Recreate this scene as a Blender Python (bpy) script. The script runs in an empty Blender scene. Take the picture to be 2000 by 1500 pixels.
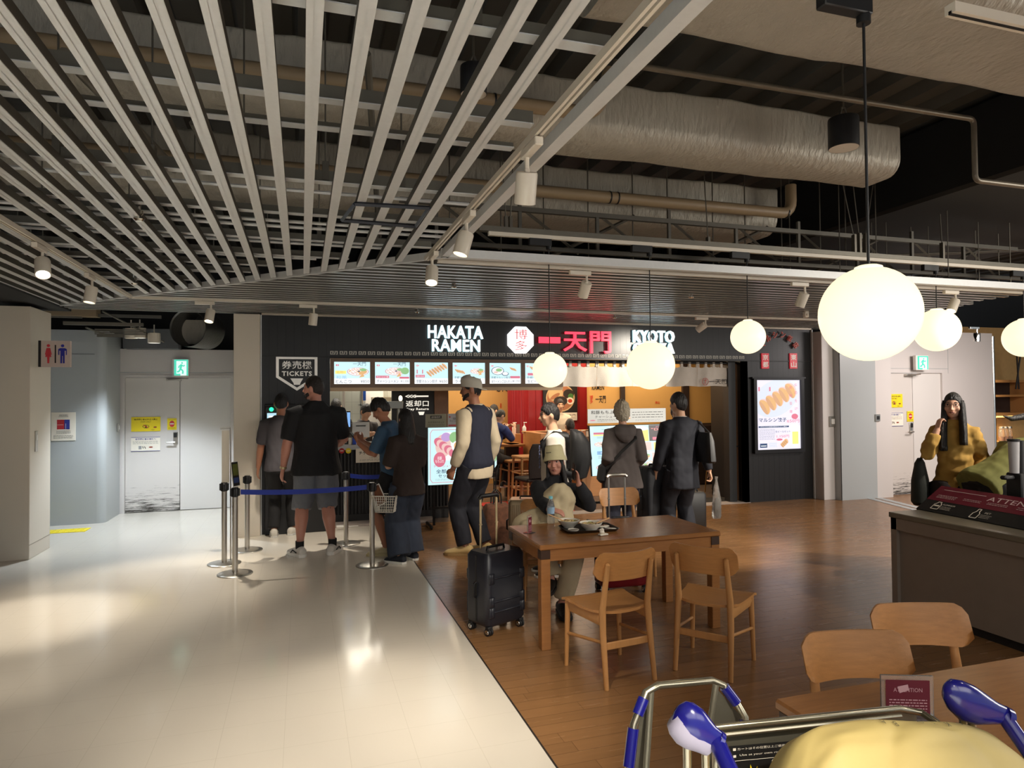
import bpy, bmesh, math, random
from mathutils import Vector as V, Matrix as MX, noise
random.seed(7)
C = bpy.context.scene.collection
scene = bpy.context.scene
# ---------------------------------------------------------------- camera
YAW, PIT, ROL, FPX, EYE = 0.30562, 0.02084, -0.008837, 1299.07, 1.65
_f = V((math.sin(YAW)*math.cos(PIT), math.cos(YAW)*math.cos(PIT), math.sin(PIT)))
_r0 = V((math.cos(YAW), -math.sin(YAW), 0)); _u0 = _r0.cross(_f)
_r = _r0*math.cos(ROL)+_u0*math.sin(ROL); _u = _u0*math.cos(ROL)-_r0*math.sin(ROL)
CAM = V((0, 0, EYE))
cd = bpy.data.cameras.new('camera'); cam = bpy.data.objects.new('camera', cd); C.objects.link(cam)
cam.matrix_world = MX(((_r.x, _u.x, -_f.x, 0), (_r.y, _u.y, -_f.y, 0), (_r.z, _u.z, -_f.z, EYE), (0, 0, 0, 1)))
cd.sensor_width = 36; cd.lens = FPX/2000*36; cd.clip_start = 0.05; cd.clip_end = 100
scene.camera = cam
def ray(x, y): return _f+_r*((x-1000)/FPX)-_u*((y-750)/FPX)
def atz(x, y, z=0.0): d = ray(x, y); return CAM+d*((z-EYE)/d.z)
def aty(x, y, Y): d = ray(x, y); return CAM+d*(Y/d.y)
def atx(x, y, X): d = ray(x, y); return CAM+d*(X/d.x)
# ---------------------------------------------------------------- world, view, main light
w = bpy.data.worlds.new('world'); scene.world = w; w.use_nodes = True
bg = w.node_tree.nodes['Background']; bg.inputs[0].default_value = (0.80, 0.86, 0.93, 1); bg.inputs[1].default_value = 0.30
vs = scene.view_settings
scene.display_settings.display_device = 'sRGB'
vs.view_transform = 'Standard'; vs.look = 'None'; vs.gamma = 1.0; vs.use_curve_mapping = False; vs.exposure = 0.85
scene.cycles.max_bounces = 7; scene.cycles.diffuse_bounces = 4; scene.cycles.glossy_bounces = 4
scene.cycles.transmission_bounces = 6; scene.cycles.transparent_max_bounces = 8
scene.cycles.sample_clamp_indirect = 4.0; scene.cycles.use_denoising = True
def lamp(kind, loc, aim, power, col, size=0.3, sy=None, cone=60, blend=0.6, parent=None, name=None):
    l = bpy.data.lights.new(name or kind.lower()+'_light', kind); l.energy = power; l.color = col
    if kind == 'AREA':
        l.size = size
        if sy: l.shape = 'RECTANGLE'; l.size_y = sy
    else: l.shadow_soft_size = size
    if kind == 'SPOT': l.spot_size = math.radians(cone); l.spot_blend = blend
    o = bpy.data.objects.new(l.name, l); C.objects.link(o); o.location = loc
    d = V(aim)-V(loc); o.rotation_euler = d.to_track_quat('-Z', 'Y').to_euler()
    if parent: o.parent = parent
    return o
WARM = (1.0, 0.90, 0.76); SOFT = (1.0, 0.92, 0.80); COOL = (0.80, 0.90, 1.0)
# shop interior, kitchen and corridor ceiling lamps, and unseen fill areas added to brighten the hall
lamp('AREA', (2.5, 11.2, 2.42), (2.5, 11.2, 0), 62, (1, .80, .56), 4.0, 2.4, name='shop_lamp')
lamp('AREA', (5.6, 10.9, 2.42), (5.6, 10.9, 0), 52, (1, .78, .52), 2.6, 2.2, name='shop_lamp')
lamp('AREA', (.75, 11.0, 2.40), (.75, 11.0, 0), 34, (1, .95, .85), 1.0, 1.6, name='kitchen_lamp')
lamp('AREA', (9.6, 6.6, 2.6), (9.6, 7.6, 0), 40, (1, .9, .86), 1.2, .6, name='hall_fill')
lamp('AREA', (-.2, -2.2, 2.62), (-.2, -1.8, 0), 42, (1, .97, .92), 3.2, 2.6, name='hall_fill')
lamp('AREA', (3.2, -2.4, 2.62), (3.2, -2.0, 0), 50, (1, .95, .88), 3.2, 2.6, name='hall_fill')
lamp('AREA', (8.5, 1.0, 2.62), (7.5, 3.0, 0), 130, (1, .93, .82), 2.5, 2.5, name='hall_fill')
for _x, _y in ((-2.2, -1.2), (-.6, -1.0), (-1.6, -2.8), (.2, -2.6), (2.6, -1.2)):              # unseen spots added behind the camera, their floor bounce brightens the slats
    lamp('SPOT', (_x, _y, 2.66), (_x, _y, 0), 360, (.90, .97, 1), .06, cone=88, blend=.5, name='hall_bounce_fill')
# ---------------------------------------------------------------- materials
def lin(c): return tuple((v/12.92 if v <= .04045 else ((v+.055)/1.055)**2.4) for v in c)
def s8(r, g, b): return lin((r/255, g/255, b/255))
_mats = {}
def mat(name, col, rough=.5, metal=0., var=.12, scale=12., bump=0., bscale=60., emit=0., ecol=None, spec=None, trans=0., alpha=1., stretch=None, coat=0.):
    """Principled material, its colour broken up by object-space noise."""
    if name in _mats: return _mats[name]
    m = bpy.data.materials.new(name); m.use_nodes = True; nt = m.node_tree; N = nt.nodes; L = nt.links
    b = N['Principled BSDF']; _mats[name] = m
    tc = N.new('ShaderNodeTexCoord'); src = tc.outputs['Object']
    if stretch:
        mp = N.new('ShaderNodeMapping'); mp.inputs['Scale'].default_value = stretch; L.new(src, mp.inputs[0]); src = mp.outputs[0]
    nz = N.new('ShaderNodeTexNoise'); nz.inputs['Scale'].default_value = scale; nz.inputs['Detail'].default_value = 4; L.new(src, nz.inputs['Vector'])
    mx = N.new('ShaderNodeMix'); mx.data_type = 'RGBA'; L.new(nz.outputs['Fac'], mx.inputs[0])
    mx.inputs[6].default_value = (*[max(0, c*(1-var)) for c in col], 1); mx.inputs[7].default_value = (*[min(1, c*(1+var)) for c in col], 1)
    L.new(mx.outputs[2], b.inputs['Base Color'])
    b.inputs['Roughness'].default_value = rough; b.inputs['Metallic'].default_value = metal
    if spec is not None: b.inputs['Specular IOR Level'].default_value = spec
    if coat: b.inputs['Coat Weight'].default_value = coat; b.inputs['Coat Roughness'].default_value = .1
    if trans: b.inputs['Transmission Weight'].default_value = trans
    if alpha < 1: b.inputs['Alpha'].default_value = alpha
    if emit:
        b.inputs['Emission Strength'].default_value = emit
        if ecol: b.inputs['Emission Color'].default_value = (*ecol, 1)
        else: L.new(mx.outputs[2], b.inputs['Emission Color'])
    if bump:
        n2 = N.new('ShaderNodeTexNoise'); n2.inputs['Scale'].default_value = bscale; n2.inputs['Detail'].default_value = 3; L.new(src, n2.inputs['Vector'])
        bp = N.new('ShaderNodeBump'); bp.inputs['Strength'].default_value = bump; bp.inputs['Distance'].default_value = .02
        L.new(n2.outputs['Fac'], bp.inputs['Height']); L.new(bp.outputs[0], b.inputs['Normal'])
    return m
def lit(name, rgb, k=1.0):
    """A lit sign or screen colour (gives off its own light)."""
    return mat(name, tuple(c*.3 for c in rgb), .35, emit=k*.56, ecol=rgb, var=.02)
def lines_mat(name, col, line, px=0., py=0., wid=.004, rough=.4, bump=.0, off=(0, 0), axis='XY', var=.06, scale=3., stretch=None, rvar=0., plank=0., wave=0., spec=None, metal=0.):
    """Colour crossed by joint lines every px / py metres (object space), optionally with planks of differing tone."""
    m = bpy.data.materials.new(name); m.use_nodes = True; nt = m.node_tree; N = nt.nodes; L = nt.links; b = N['Principled BSDF']
    tc = N.new('ShaderNodeTexCoord'); sp = N.new('ShaderNodeSeparateXYZ'); L.new(tc.outputs['Object'], sp.inputs[0])
    def mth(op, a, b_=None, c=None):
        n = N.new('ShaderNodeMath'); n.operation = op
        for i, v in enumerate((a, b_, c)):
            if v is None: continue
            if hasattr(v, 'is_linked'): L.new(v, n.inputs[i])
            else: n.inputs[i].default_value = v
        return n.outputs[0]
    A, B = sp.outputs[axis[0]], sp.outputs[axis[1]]
    fac = None; row = None
    if py:
        q = mth('DIVIDE', mth('SUBTRACT', B, off[1]), py); row = mth('FLOOR', q)
        fac = mth('LESS_THAN', mth('FRACT', q), wid/py)
    if px:
        a = mth('SUBTRACT', A, off[0])
        if plank and row is not None:
            a = mth('ADD', a, mth('MULTIPLY', mth('FRACT', mth('MULTIPLY', mth('SINE', mth('MULTIPLY', row, 12.99)), 437.5)), px))
        q2 = mth('DIVIDE', a, px); f2 = mth('LESS_THAN', mth('FRACT', q2), wid/px)
        col_i = mth('FLOOR', q2)
        fac = f2 if fac is None else mth('MAXIMUM', fac, f2)
    nz = N.new('ShaderNodeTexNoise'); nz.inputs['Scale'].default_value = scale; nz.inputs['Detail'].default_value = 5
    src = tc.outputs['Object']
    if stretch:
        mp = N.new('ShaderNodeMapping'); mp.inputs['Scale'].default_value = stretch; L.new(src, mp.inputs[0]); src = mp.outputs[0]
    L.new(src, nz.inputs['Vector'])
    mx = N.new('ShaderNodeMix'); mx.data_type = 'RGBA'
    tone = nz.outputs['Fac']
    if plank:
        h = mth('FRACT', mth('MULTIPLY', mth('SINE', mth('ADD', mth('MULTIPLY', row, 78.23), mth('MULTIPLY', col_i, 37.7))), 951.3))
        tone = mth('ADD', mth('MULTIPLY', tone, 1-plank), mth('MULTIPLY', h, plank))
    L.new(tone, mx.inputs[0])
    mx.inputs[6].default_value = (*[c*(1-var) for c in col], 1); mx.inputs[7].default_value = (*[min(1, c*(1+var)) for c in col], 1)
    m2 = N.new('ShaderNodeMix'); m2.data_type = 'RGBA'; L.new(fac, m2.inputs[0]); L.new(mx.outputs[2], m2.inputs[6]); m2.inputs[7].default_value = (*line, 1)
    L.new(m2.outputs[2], b.inputs['Base Color']); b.inputs['Roughness'].default_value = rough; b.inputs['Metallic'].default_value = metal
    if spec is not None: b.inputs['Specular IOR Level'].default_value = spec
    if rvar: L.new(mth('ADD', mth('MULTIPLY', nz.outputs['Fac'], rvar), rough-rvar/2), b.inputs['Roughness'])
    if bump or wave:
        hgt = mth('MULTIPLY', fac, -bump)
        if wave:
            n3 = N.new('ShaderNodeTexNoise'); n3.inputs['Scale'].default_value = 5.; n3.inputs['Detail'].default_value = 3; L.new(src, n3.inputs['Vector'])
            hgt = mth('ADD', hgt, mth('MULTIPLY', n3.outputs['Fac'], wave))
        bp = N.new('ShaderNodeBump'); bp.inputs['Strength'].default_value = 1; bp.inputs['Distance'].default_value = .01
        L.new(hgt, bp.inputs['Height']); L.new(bp.outputs[0], b.inputs['Normal'])
    _mats[name] = m
    return m
# ---------------------------------------------------------------- mesh builder
def frame(z):
    z = V(z).normalized(); a = V((0, 0, 1)) if abs(z.z) < .95 else V((1, 0, 0))
    x = a.cross(z).normalized(); return x, z.cross(x), z
_tx = {}
def text_geo(s, bold=0., ext=0.):
    k = (s, bold, ext)
    if k not in _tx:
        cu = bpy.data.curves.new('t', 'FONT'); cu.body = s; cu.resolution_u = 2; cu.offset = bold; cu.extrude = ext; cu.align_x = 'CENTER'; cu.space_line = .85; cu.space_character = 1.0+bold*5
        ob = bpy.data.objects.new('t', cu); me = bpy.data.meshes.new_from_object(ob)
        vs_ = [v.co.copy() for v in me.vertices]; fs = [tuple(p.vertices) for p in me.polygons]
        bpy.data.objects.remove(ob); bpy.data.meshes.remove(me); bpy.data.curves.remove(cu)
        if vs_:
            x0 = min(v.x for v in vs_); x1 = max(v.x for v in vs_); y0 = min(v.y for v in vs_); y1 = max(v.y for v in vs_)
            vs_ = [V(((v.x-x0)/max(x1-x0, 1e-6)-.5, (v.y-y0)/max(y1-y0, 1e-6)-.5, v.z)) for v in vs_]
            asp = (x1-x0)/max(y1-y0, 1e-6)
        else: asp = 1
        _tx[k] = (vs_, fs, asp)
    return _tx[k]
class MB:
    def __init__(s, m=None): s.v = []; s.f = []; s.mi = []; s.sm = []; s.ms = []; s.mat(m); s.T = None
    def mat(s, m):
        if m is not None:
            if m not in s.ms: s.ms.append(m)
            s.c = s.ms.index(m)
        else: s.c = 0
        return s
    def add(s, vs_, fs, smooth=False):
        n = len(s.v); s.v += [s.T @ V(p) if s.T else V(p) for p in vs_]
        for f in fs: s.f.append(tuple(i+n for i in f)); s.mi.append(s.c); s.sm.append(smooth)
        return s
    def box(s, c, d, R=None, ch=0.):
        hx, hy, hz = d[0]/2, d[1]/2, d[2]/2; c = V(c)
        if ch <= 0:
            P = [V((x*hx, y*hy, z*hz)) for z in (-1, 1) for y in (-1, 1) for x in (-1, 1)]
            F = [(0, 2, 3, 1), (4, 5, 7, 6), (0, 1, 5, 4), (2, 6, 7, 3), (0, 4, 6, 2), (1, 3, 7, 5)]
        else:
            ch = min(ch, hx*.95, hy*.95, hz*.95); P = []; ix = {}
            for sx in (-1, 1):
                for sy in (-1, 1):
                    for sz in (-1, 1):
                        for k in range(3):
                            p = [sx*(hx-ch), sy*(hy-ch), sz*(hz-ch)]; p[k] = (sx*hx, sy*hy, sz*hz)[k]
                            ix[(sx, sy, sz, k)] = len(P); P.append(V(p))
            F = []
            def q(*a): F.append(tuple(ix[t] for t in a))
            for g in (-1, 1):
                o = [(-1, -1), (1, -1), (1, 1), (-1, 1)]
                if g < 0: o = o[::-1]
                q(*[(a, b, g, 2) for a, b in o]); q(*[(g, a, b, 0) for a, b in o]); q(*[(b, g, a, 1) for a, b in o])
                for h in (-1, 1):
                    z1 = [(g, h, -1, 0), (g, h, 1, 0), (g, h, 1, 1), (g, h, -1, 1)]; q(*(z1 if g*h < 0 else z1[::-1]))
                    z2 = [(-1, g, h, 1), (1, g, h, 1), (1, g, h, 2), (-1, g, h, 2)]; q(*(z2 if g*h < 0 else z2[::-1]))
                    z3 = [(g, -1, h, 2), (g, 1, h, 2), (g, 1, h, 0), (g, -1, h, 0)]; q(*(z3 if g*h > 0 else z3[::-1]))
                    for k in (-1, 1):
                        t = [(g, h, k, 0), (g, h, k, 1), (g, h, k, 2)]; q(*(t if g*h*k > 0 else t[::-1]))
        if R is not None: P = [R @ p for p in P]
        return s.add([p+c for p in P], F)
    def bx(s, x0, x1, y0, y1, z0, z1, ch=0.): return s.box(((x0+x1)/2, (y0+y1)/2, (z0+z1)/2), (x1-x0, y1-y0, z1-z0), None, ch)
    def rings(s, R, cap=(1, 1), smooth=True, close=False):
        n = len(R[0]); vs_ = [p for r in R for p in r]; F = []; m = len(R)
        for i in range(m if close else m-1):
            a, b = i*n, ((i+1) % m)*n
            for j in range(n): k = (j+1) % n; F.append((a+j, a+k, b+k, b+j))
        if not close:
            if cap[0]: F.append(tuple(range(n))[::-1])
            if cap[1]: F.append(tuple((m-1)*n+i for i in range(n)))
        return s.add(vs_, F, smooth)
    def tube(s, pts, r, n=10, cap=(1, 1), close=False, up=None, ry=None):
        pts = [V(p) for p in pts]; m = len(pts); R = []; X = None
        rs = r if hasattr(r, '__len__') else [r]*m; rys = rs if ry is None else (ry if hasattr(ry, '__len__') else [ry]*m)
        for i, p in enumerate(pts):
            a = pts[(i-1) % m] if (i or close) else p; b = pts[(i+1) % m] if (i < m-1 or close) else p
            t = (b-a).normalized()
            if X is None:
                X = (V(up)-t*V(up).dot(t)).normalized() if up is not None else frame(t)[0]
            else: X = (X-t*X.dot(t)).normalized()
            Y = t.cross(X)
            R.append([p+X*(math.cos(2*math.pi*j/n)*rs[i])+Y*(math.sin(2*math.pi*j/n)*rys[i]) for j in range(n)])
        return s.rings(R, cap, True, close)
    def cyl(s, a, b, r, r2=None, n=16, cap=(1, 1)): return s.tube([a, b], [r, r if r2 is None else r2], n, cap)
    def lathe(s, prof, o=(0, 0, 0), ax=(0, 0, 1), n=24, cap=(0, 0)):
        X, Y, Z = frame(ax); o = V(o)
        return s.rings([[o+X*(math.cos(2*math.pi*j/n)*r)+Y*(math.sin(2*math.pi*j/n)*r)+Z*z for j in range(n)] for r, z in prof], cap)
    def ball(s, c, r, n=16, m=10, R=None):
        r = r if hasattr(r, '__len__') else (r, r, r); c = V(c); Rg = []
        for i in range(1, m):
            t = math.pi*i/m
            Rg.append([V((r[0]*math.sin(t)*math.cos(2*math.pi*j/n), r[1]*math.sin(t)*math.sin(2*math.pi*j/n), -r[2]*math.cos(t))) for j in range(n)])
        P = [V((0, 0, -r[2]))]+[p for g in Rg for p in g]+[V((0, 0, r[2]))]
        F = [(0, 1+(j+1) % n, 1+j) for j in range(n)]
        for i in range(m-2):
            for j in range(n): a = 1+i*n; k = (j+1) % n; F.append((a+j, a+k, a+n+k, a+n+j))
        a = 1+(m-2)*n; F += [(a+j, a+(j+1) % n, len(P)-1) for j in range(n)]
        if R is not None: P = [R @ p for p in P]
        return s.add([p+c for p in P], F, True)
    def prism(s, poly, O, U, W, d):
        """Extrude the 2-D outline poly (in the plane O + x U + y W) by d along U x W."""
        O, U, W = V(O), V(U), V(W); nrm = U.cross(W).normalized()
        ar = sum(poly[i][0]*poly[(i+1) % len(poly)][1]-poly[(i+1) % len(poly)][0]*poly[i][1] for i in range(len(poly)))
        if ar < 0: poly = poly[::-1]
        a = [O+U*x+W*y for x, y in poly]; b = [p+nrm*d for p in a]; n = len(a)
        F = [tuple(range(n))[::-1], tuple(range(n, 2*n))]+[(i, (i+1) % n, n+(i+1) % n, n+i) for i in range(n)]
        return s.add(a+b, F)
    def quad(s, *p): return s.add(p, [tuple(range(len(p)))])
    def text(s, t, O, U, W, w=None, h=None, lift=.001, bold=0., depth=0.):
        vs_, fs, asp = text_geo(t, bold, .05 if depth else 0.)
        O, U, W = V(O), V(U).normalized(), V(W).normalized(); nr = U.cross(W)
        if w is None: w = h*asp
        if h is None: h = w/asp
        k = depth/.1 if depth else 0
        return s.add([O+U*(p.x*w)+W*(p.y*h)+nr*(lift+(p.z+.05)*k) for p in vs_], fs)
    def obj(s, name, parent=None, ang=.7, loc=None, rz=0.):
        me = bpy.data.meshes.new(name); me.from_pydata([tuple(p) for p in s.v], [], s.f)
        for m in s.ms: me.materials.append(m)
        if len(s.ms) > 1: me.polygons.foreach_set('material_index', s.mi)
        me.polygons.foreach_set('use_smooth', s.sm); me.update()
        if any(s.sm): me.set_sharp_from_angle(angle=ang)
        o = bpy.data.objects.new(name, me); C.objects.link(o)
        if parent is not None: o.parent = parent
        if loc is not None: o.location = loc
        if rz: o.rotation_euler.z = rz
        return o
class Draw:
    """Flat artwork in unit coordinates on the plane O (lower-left), U, W (full width and height vectors)."""
    def __init__(s, mb, O, U, W, step=.0006): s.b = mb; s.O, s.U, s.W = V(O), V(U), V(W); s.n = s.U.cross(s.W).normalized(); s.k = 0; s.step = step
    def P(s, x, y): return s.O+s.U*x+s.W*y+s.n*(s.k*s.step)
    def poly(s, m, pts): s.k += 1; s.b.mat(m); s.b.quad(*[s.P(x, y) for x, y in pts]); return s
    def rect(s, m, x0, y0, x1, y1): return s.poly(m, [(x0, y0), (x1, y0), (x1, y1), (x0, y1)])
    def ell(s, m, x, y, rx, ry, n=24, a0=0, a1=360, rot=0):
        A = s.W.length/s.U.length; P = []; cr, sr = math.cos(math.radians(rot)), math.sin(math.radians(rot))
        for i in range(n):
            t = math.radians(a0+(a1-a0)*i/(n if a1-a0 >= 360 else n-1)); u, v = rx*math.cos(t), ry*math.sin(t)*A
            P.append((x+u*cr-v*sr, y+(u*sr+v*cr)/A))
        return s.poly(m, P)
    def line(s, m, pts, w):
        s.k += 1; s.b.mat(m); q = [s.P(*p) for p in pts]
        for a, b in zip(q, q[1:]):
            t = (b-a).normalized(); h = t.cross(s.n)*(w/2); s.b.quad(a+h, b+h, b-h, a-h)
        return s
    def text(s, m, t, x, y, w=None, h=None, bold=0., rot=0):
        s.k += 1; s.b.mat(m); c, q = math.cos(math.radians(rot)), math.sin(math.radians(rot)); U, W = s.U.normalized(), s.W.normalized()
        s.b.text(t, s.P(x, y), U*c+W*q, W*c-U*q, None if w is None else w*s.U.length, None if h is None else h*s.W.length, 0, bold); return s
    def scribble(s, m, x0, y0, x1, y1, rows, w=.002, seed=1):
        r = random.Random(seed)
        for i in range(rows):
            y = y1-(y1-y0)*(i+.5)/rows; x = x0
            while x < x1-.01:
                L = (x1-x0)*r.uniform(.04, .14); s.line(m, [(x, y), (min(x+L, x1), y)], w); s.k -= 1; x += L+(x1-x0)*.025
        s.k += 1
        return s
# ---------------------------------------------------------------- scene tree
def tag(o, label=None, cat=None, group=None, kind=None):
    if label: o['label'] = label
    if cat: o['category'] = cat
    if group: o['group'] = group
    if kind: o['kind'] = kind
    return o
def thing(name, label, cat, loc=(0, 0, 0), rz=0., group=None):
    o = bpy.data.objects.new(name, None); o.empty_display_size = .1; C.objects.link(o); o.location = loc; o.rotation_euler = (0, 0, rz)
    return tag(o, label, cat, group)
def struct(mb, name, parent=None):
    o = mb.obj(name, parent)
    if parent is None: o['kind'] = 'structure'
    return o
def dup(o, loc=None, rz=None, label=None, group=None, parent=None):
    c = o.copy(); C.objects.link(c)
    if parent is not None: c.parent = parent
    for ch in list(o.children): dup(ch, parent=c)
    if loc is not None: c.location = loc
    if rz is not None: c.rotation_euler.z = rz
    if label: c['label'] = label
    if group: c['group'] = group
    return c
# ---------------------------------------------------------------- shared palette
M = dict(
 wall=mat('beige_paint', s8(212, 203, 188), .55, var=.03, scale=3), wallg=mat('grey_panel', s8(168, 172, 172), .35, var=.03, scale=2, stretch=(1, 1, .2)),
 wallw=mat('white_panel', s8(206, 200, 196), .45, var=.02, scale=2), dark=mat('dark_void', s8(26, 25, 24), .8), black=mat('black_paint', s8(24, 24, 25), .5, var=.2),
 blackm=mat('black_metal', s8(30, 30, 32), .4, .3), alu=mat('aluminium', s8(222, 223, 222), .42, .2, var=.06, scale=5, stretch=(8, 8, 8)),
 alul=mat('aluminium_lateral', s8(214, 213, 208), .30, .4, var=.06, scale=5), steel=mat('brushed_steel', s8(190, 186, 178), .28, .9, var=.08, scale=30, stretch=(1, 1, 12)),
 chrome=mat('chrome', s8(220, 218, 212), .12, 1., var=.03), white=mat('white_enamel', s8(225, 216, 200), .4, var=.03), whitep=mat('white_plastic', s8(228, 226, 220), .4, var=.03),
 duct=mat('foil_insulation', s8(176, 170, 156), .5, .2, var=.14, scale=9, bump=.8, bscale=30, stretch=(1, .6, .35)), runner=mat('dull_galvanised_steel', s8(112, 108, 98), .45, .5, var=.15),
 deck=mat('steel_deck', s8(84, 82, 76), .6, .2, var=.2, scale=4), tan=mat('tan_pipe', s8(140, 120, 92), .5, var=.1), pipe=mat('grey_pipe', s8(120, 112, 98), .4, .4, var=.15),
 rod=mat('hanger_rod', s8(105, 100, 90), .4, .6), oak=mat('oak', s8(182, 128, 74), .38, var=.22, scale=6, stretch=(1, 14, 14), bump=.05, bscale=30),
 oakd=mat('oak_table', s8(156, 106, 62), .22, var=.25, scale=5, stretch=(1.2, 14, 14), bump=.05, bscale=30), oakl=mat('oak_frame', s8(186, 134, 80), .42, var=.18, scale=6, stretch=(10, 10, 1)),
 endg=mat('oak_end_grain', s8(60, 38, 24), .5, var=.3, scale=40), red=mat('red_paint', s8(178, 30, 32), .4), ink=mat('black_ink', s8(22, 20, 20), .6), paper=mat('paper', s8(236, 228, 212), .7, var=.02),
 yellow=mat('yellow_vinyl', s8(238, 214, 30), .5, var=.04), rubber=mat('black_rubber', s8(22, 22, 23), .6), blue=mat('blue_belt', s8(20, 48, 150), .6, var=.08), navyp=mat('navy_plastic', s8(24, 24, 120), .22, var=.05, coat=.5),
 glass=mat('clear_plastic', (.95, .95, .95), .05, trans=.9, var=0.), maroon=mat('maroon_print', s8(108, 24, 44), .4, var=.05),
)
# ================================================================ the setting
FY = 8.74          # plane of the shop front
SZ = 2.72          # underside of the slat ceiling
mtile = lines_mat('white_floor_tile', s8(218, 210, 196), s8(200, 192, 176), .2955, .2955, .0018, rough=.13, off=(-.088, .12), var=.03, scale=1.5, rvar=.06, wave=.045)
mwood = lines_mat('wood_floor', s8(138, 100, 64), s8(92, 64, 40), .92, .093, .0018, rough=.26, off=(0, .02), var=.22, scale=2.2, stretch=(1.2, 16, 1), plank=.35, rvar=.10, bump=.2, wave=.02)
mshopf = lines_mat('dark_shop_floor', s8(92, 78, 68), s8(60, 50, 44), .6, .6, .004, rough=.3, var=.1)
b = MB(mtile); b.bx(-7, 1.075, -5, 13, -.06, 0); struct(b, 'floor')
b = MB(mwood); b.bx(1.085, 14, -5, FY+.05, -.06, 0); struct(b, 'floor')
b = MB(mshopf); b.bx(1.085, 14, FY+.05, 13, -.06, 0); struct(b, 'floor')
b = MB(mat('floor_joint', s8(40, 32, 26), .5)); b.bx(1.075, 1.085, -5, 13, -.06, .001); struct(b, 'trim_1')
b = MB(mat('grey_step', s8(168, 156, 148), .5)); b.bx(.12, 1.7, 8.86, 9.14, -.02, .03); b.bx(3.6, 6.6, 8.72, 8.95, -.02, .006); struct(b, 'trim_2')
b = MB(M['wallg']); p = atz(1690, 973); q = atz(1795, 1000)
for k in (0, .16):
    u = (q-p).normalized(); n = V((-u.y, u.x, 0)); a = p+n*k; e = a+u*3.4
    b.add([a, e, e+n*.11, a+n*.11, a+V((0, 0, .004)), e+V((0, 0, .004)), e+n*.11+V((0, 0, .004)), a+n*.11+V((0, 0, .004))], [(4, 5, 6, 7), (0, 1, 5, 4), (2, 3, 7, 6), (1, 2, 6, 5), (3, 0, 4, 7)])
struct(b, 'trim_3')
# ---- left side: timber wall, column, corridor with restroom sign
mtim = mat('brown_timber_wall', s8(92, 66, 46), .35, var=.25, scale=4, stretch=(1, 10, 1))
b = MB(mtim); b.bx(-3.30, -3.05, -5, 8.05, 0, 2.9); struct(b, 'wall_left')
b = MB(M['wall']); b.bx(-3.02, -2.73, 8.2, 8.8, 0, 2.66, .004); b.mat(mat('skirting_line', s8(150, 140, 126), .5)); b.bx(-2.732, -2.728, 8.2, 8.8, .148, .154)
struct(b, 'pillar_left')
b = MB(M['black']); b.bx(-3.06, -3.02, 8.02, 8.25, 0, 2.66); struct(b, 'trim_4')
b = MB(M['dark']); b.bx(-3.3, -2.56, 2, 8.9, 2.70, 2.74); struct(b, 'soffit_left')
b = MB(M['wallg']); b.bx(-5.2, -2.66, 10.32, 10.5, 0, 2.62)
R = []
for z in (0, 2.62):
    pts = [(-2.66+.10*math.sin(t), 10.42-.10*math.cos(t)) for t in [i*math.pi/16 for i in range(9)]]+[(-2.56, 11.2), (-2.66, 11.2)]
    R.append([V((x, y, z)) for x, y in pts])
b.rings(R, (1, 1), True); b.mat(M['dark']); b.bx(-4, -2.69, 10.314, 10.32, aty(150, 691, 10.32).z-.004, aty(150, 691, 10.32).z)
struct(b, 'wall_corridor')
b = MB(M['wallw']); DY = 11.08
dz = aty(300, 738, DY).z; dx0 = aty(244, 900, DY).x; dxm = aty(351, 900, DY).x; dx1 = dxm+(dxm-dx0)*.97
zt = aty(300, 682, DY).z
b.bx(-2.6, dx0-.03, DY, DY+.15, 0, zt); b.bx(dx0-.03, .2, DY, DY+.15, dz+.02, zt); b.bx(dx1+.03, .2, DY, DY+.15, 0, dz+.02)
b.mat(M['wallg']); b.bx(-2.56, .2, DY-.004, DY, dz+.075, dz+.085)
struct(b, 'wall_corridor_end')
b = MB(M['dark']); b.bx(-5.2, .2, 11.4, 11.5, 0, 4); b.bx(-5.3, -5.2, 8, 11.5, 0, 4); struct(b, 'wall_corridor_back')
b = MB(mat('dark_grey_panel', s8(92, 94, 96), .5)); a = aty(240, 641, DY-.3); c = aty(348, 681, DY-.3); b.bx(a.x, c.x, DY-.3, DY-.02, c.z, a.z); struct(b, 'wall_corridor_top')
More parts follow.
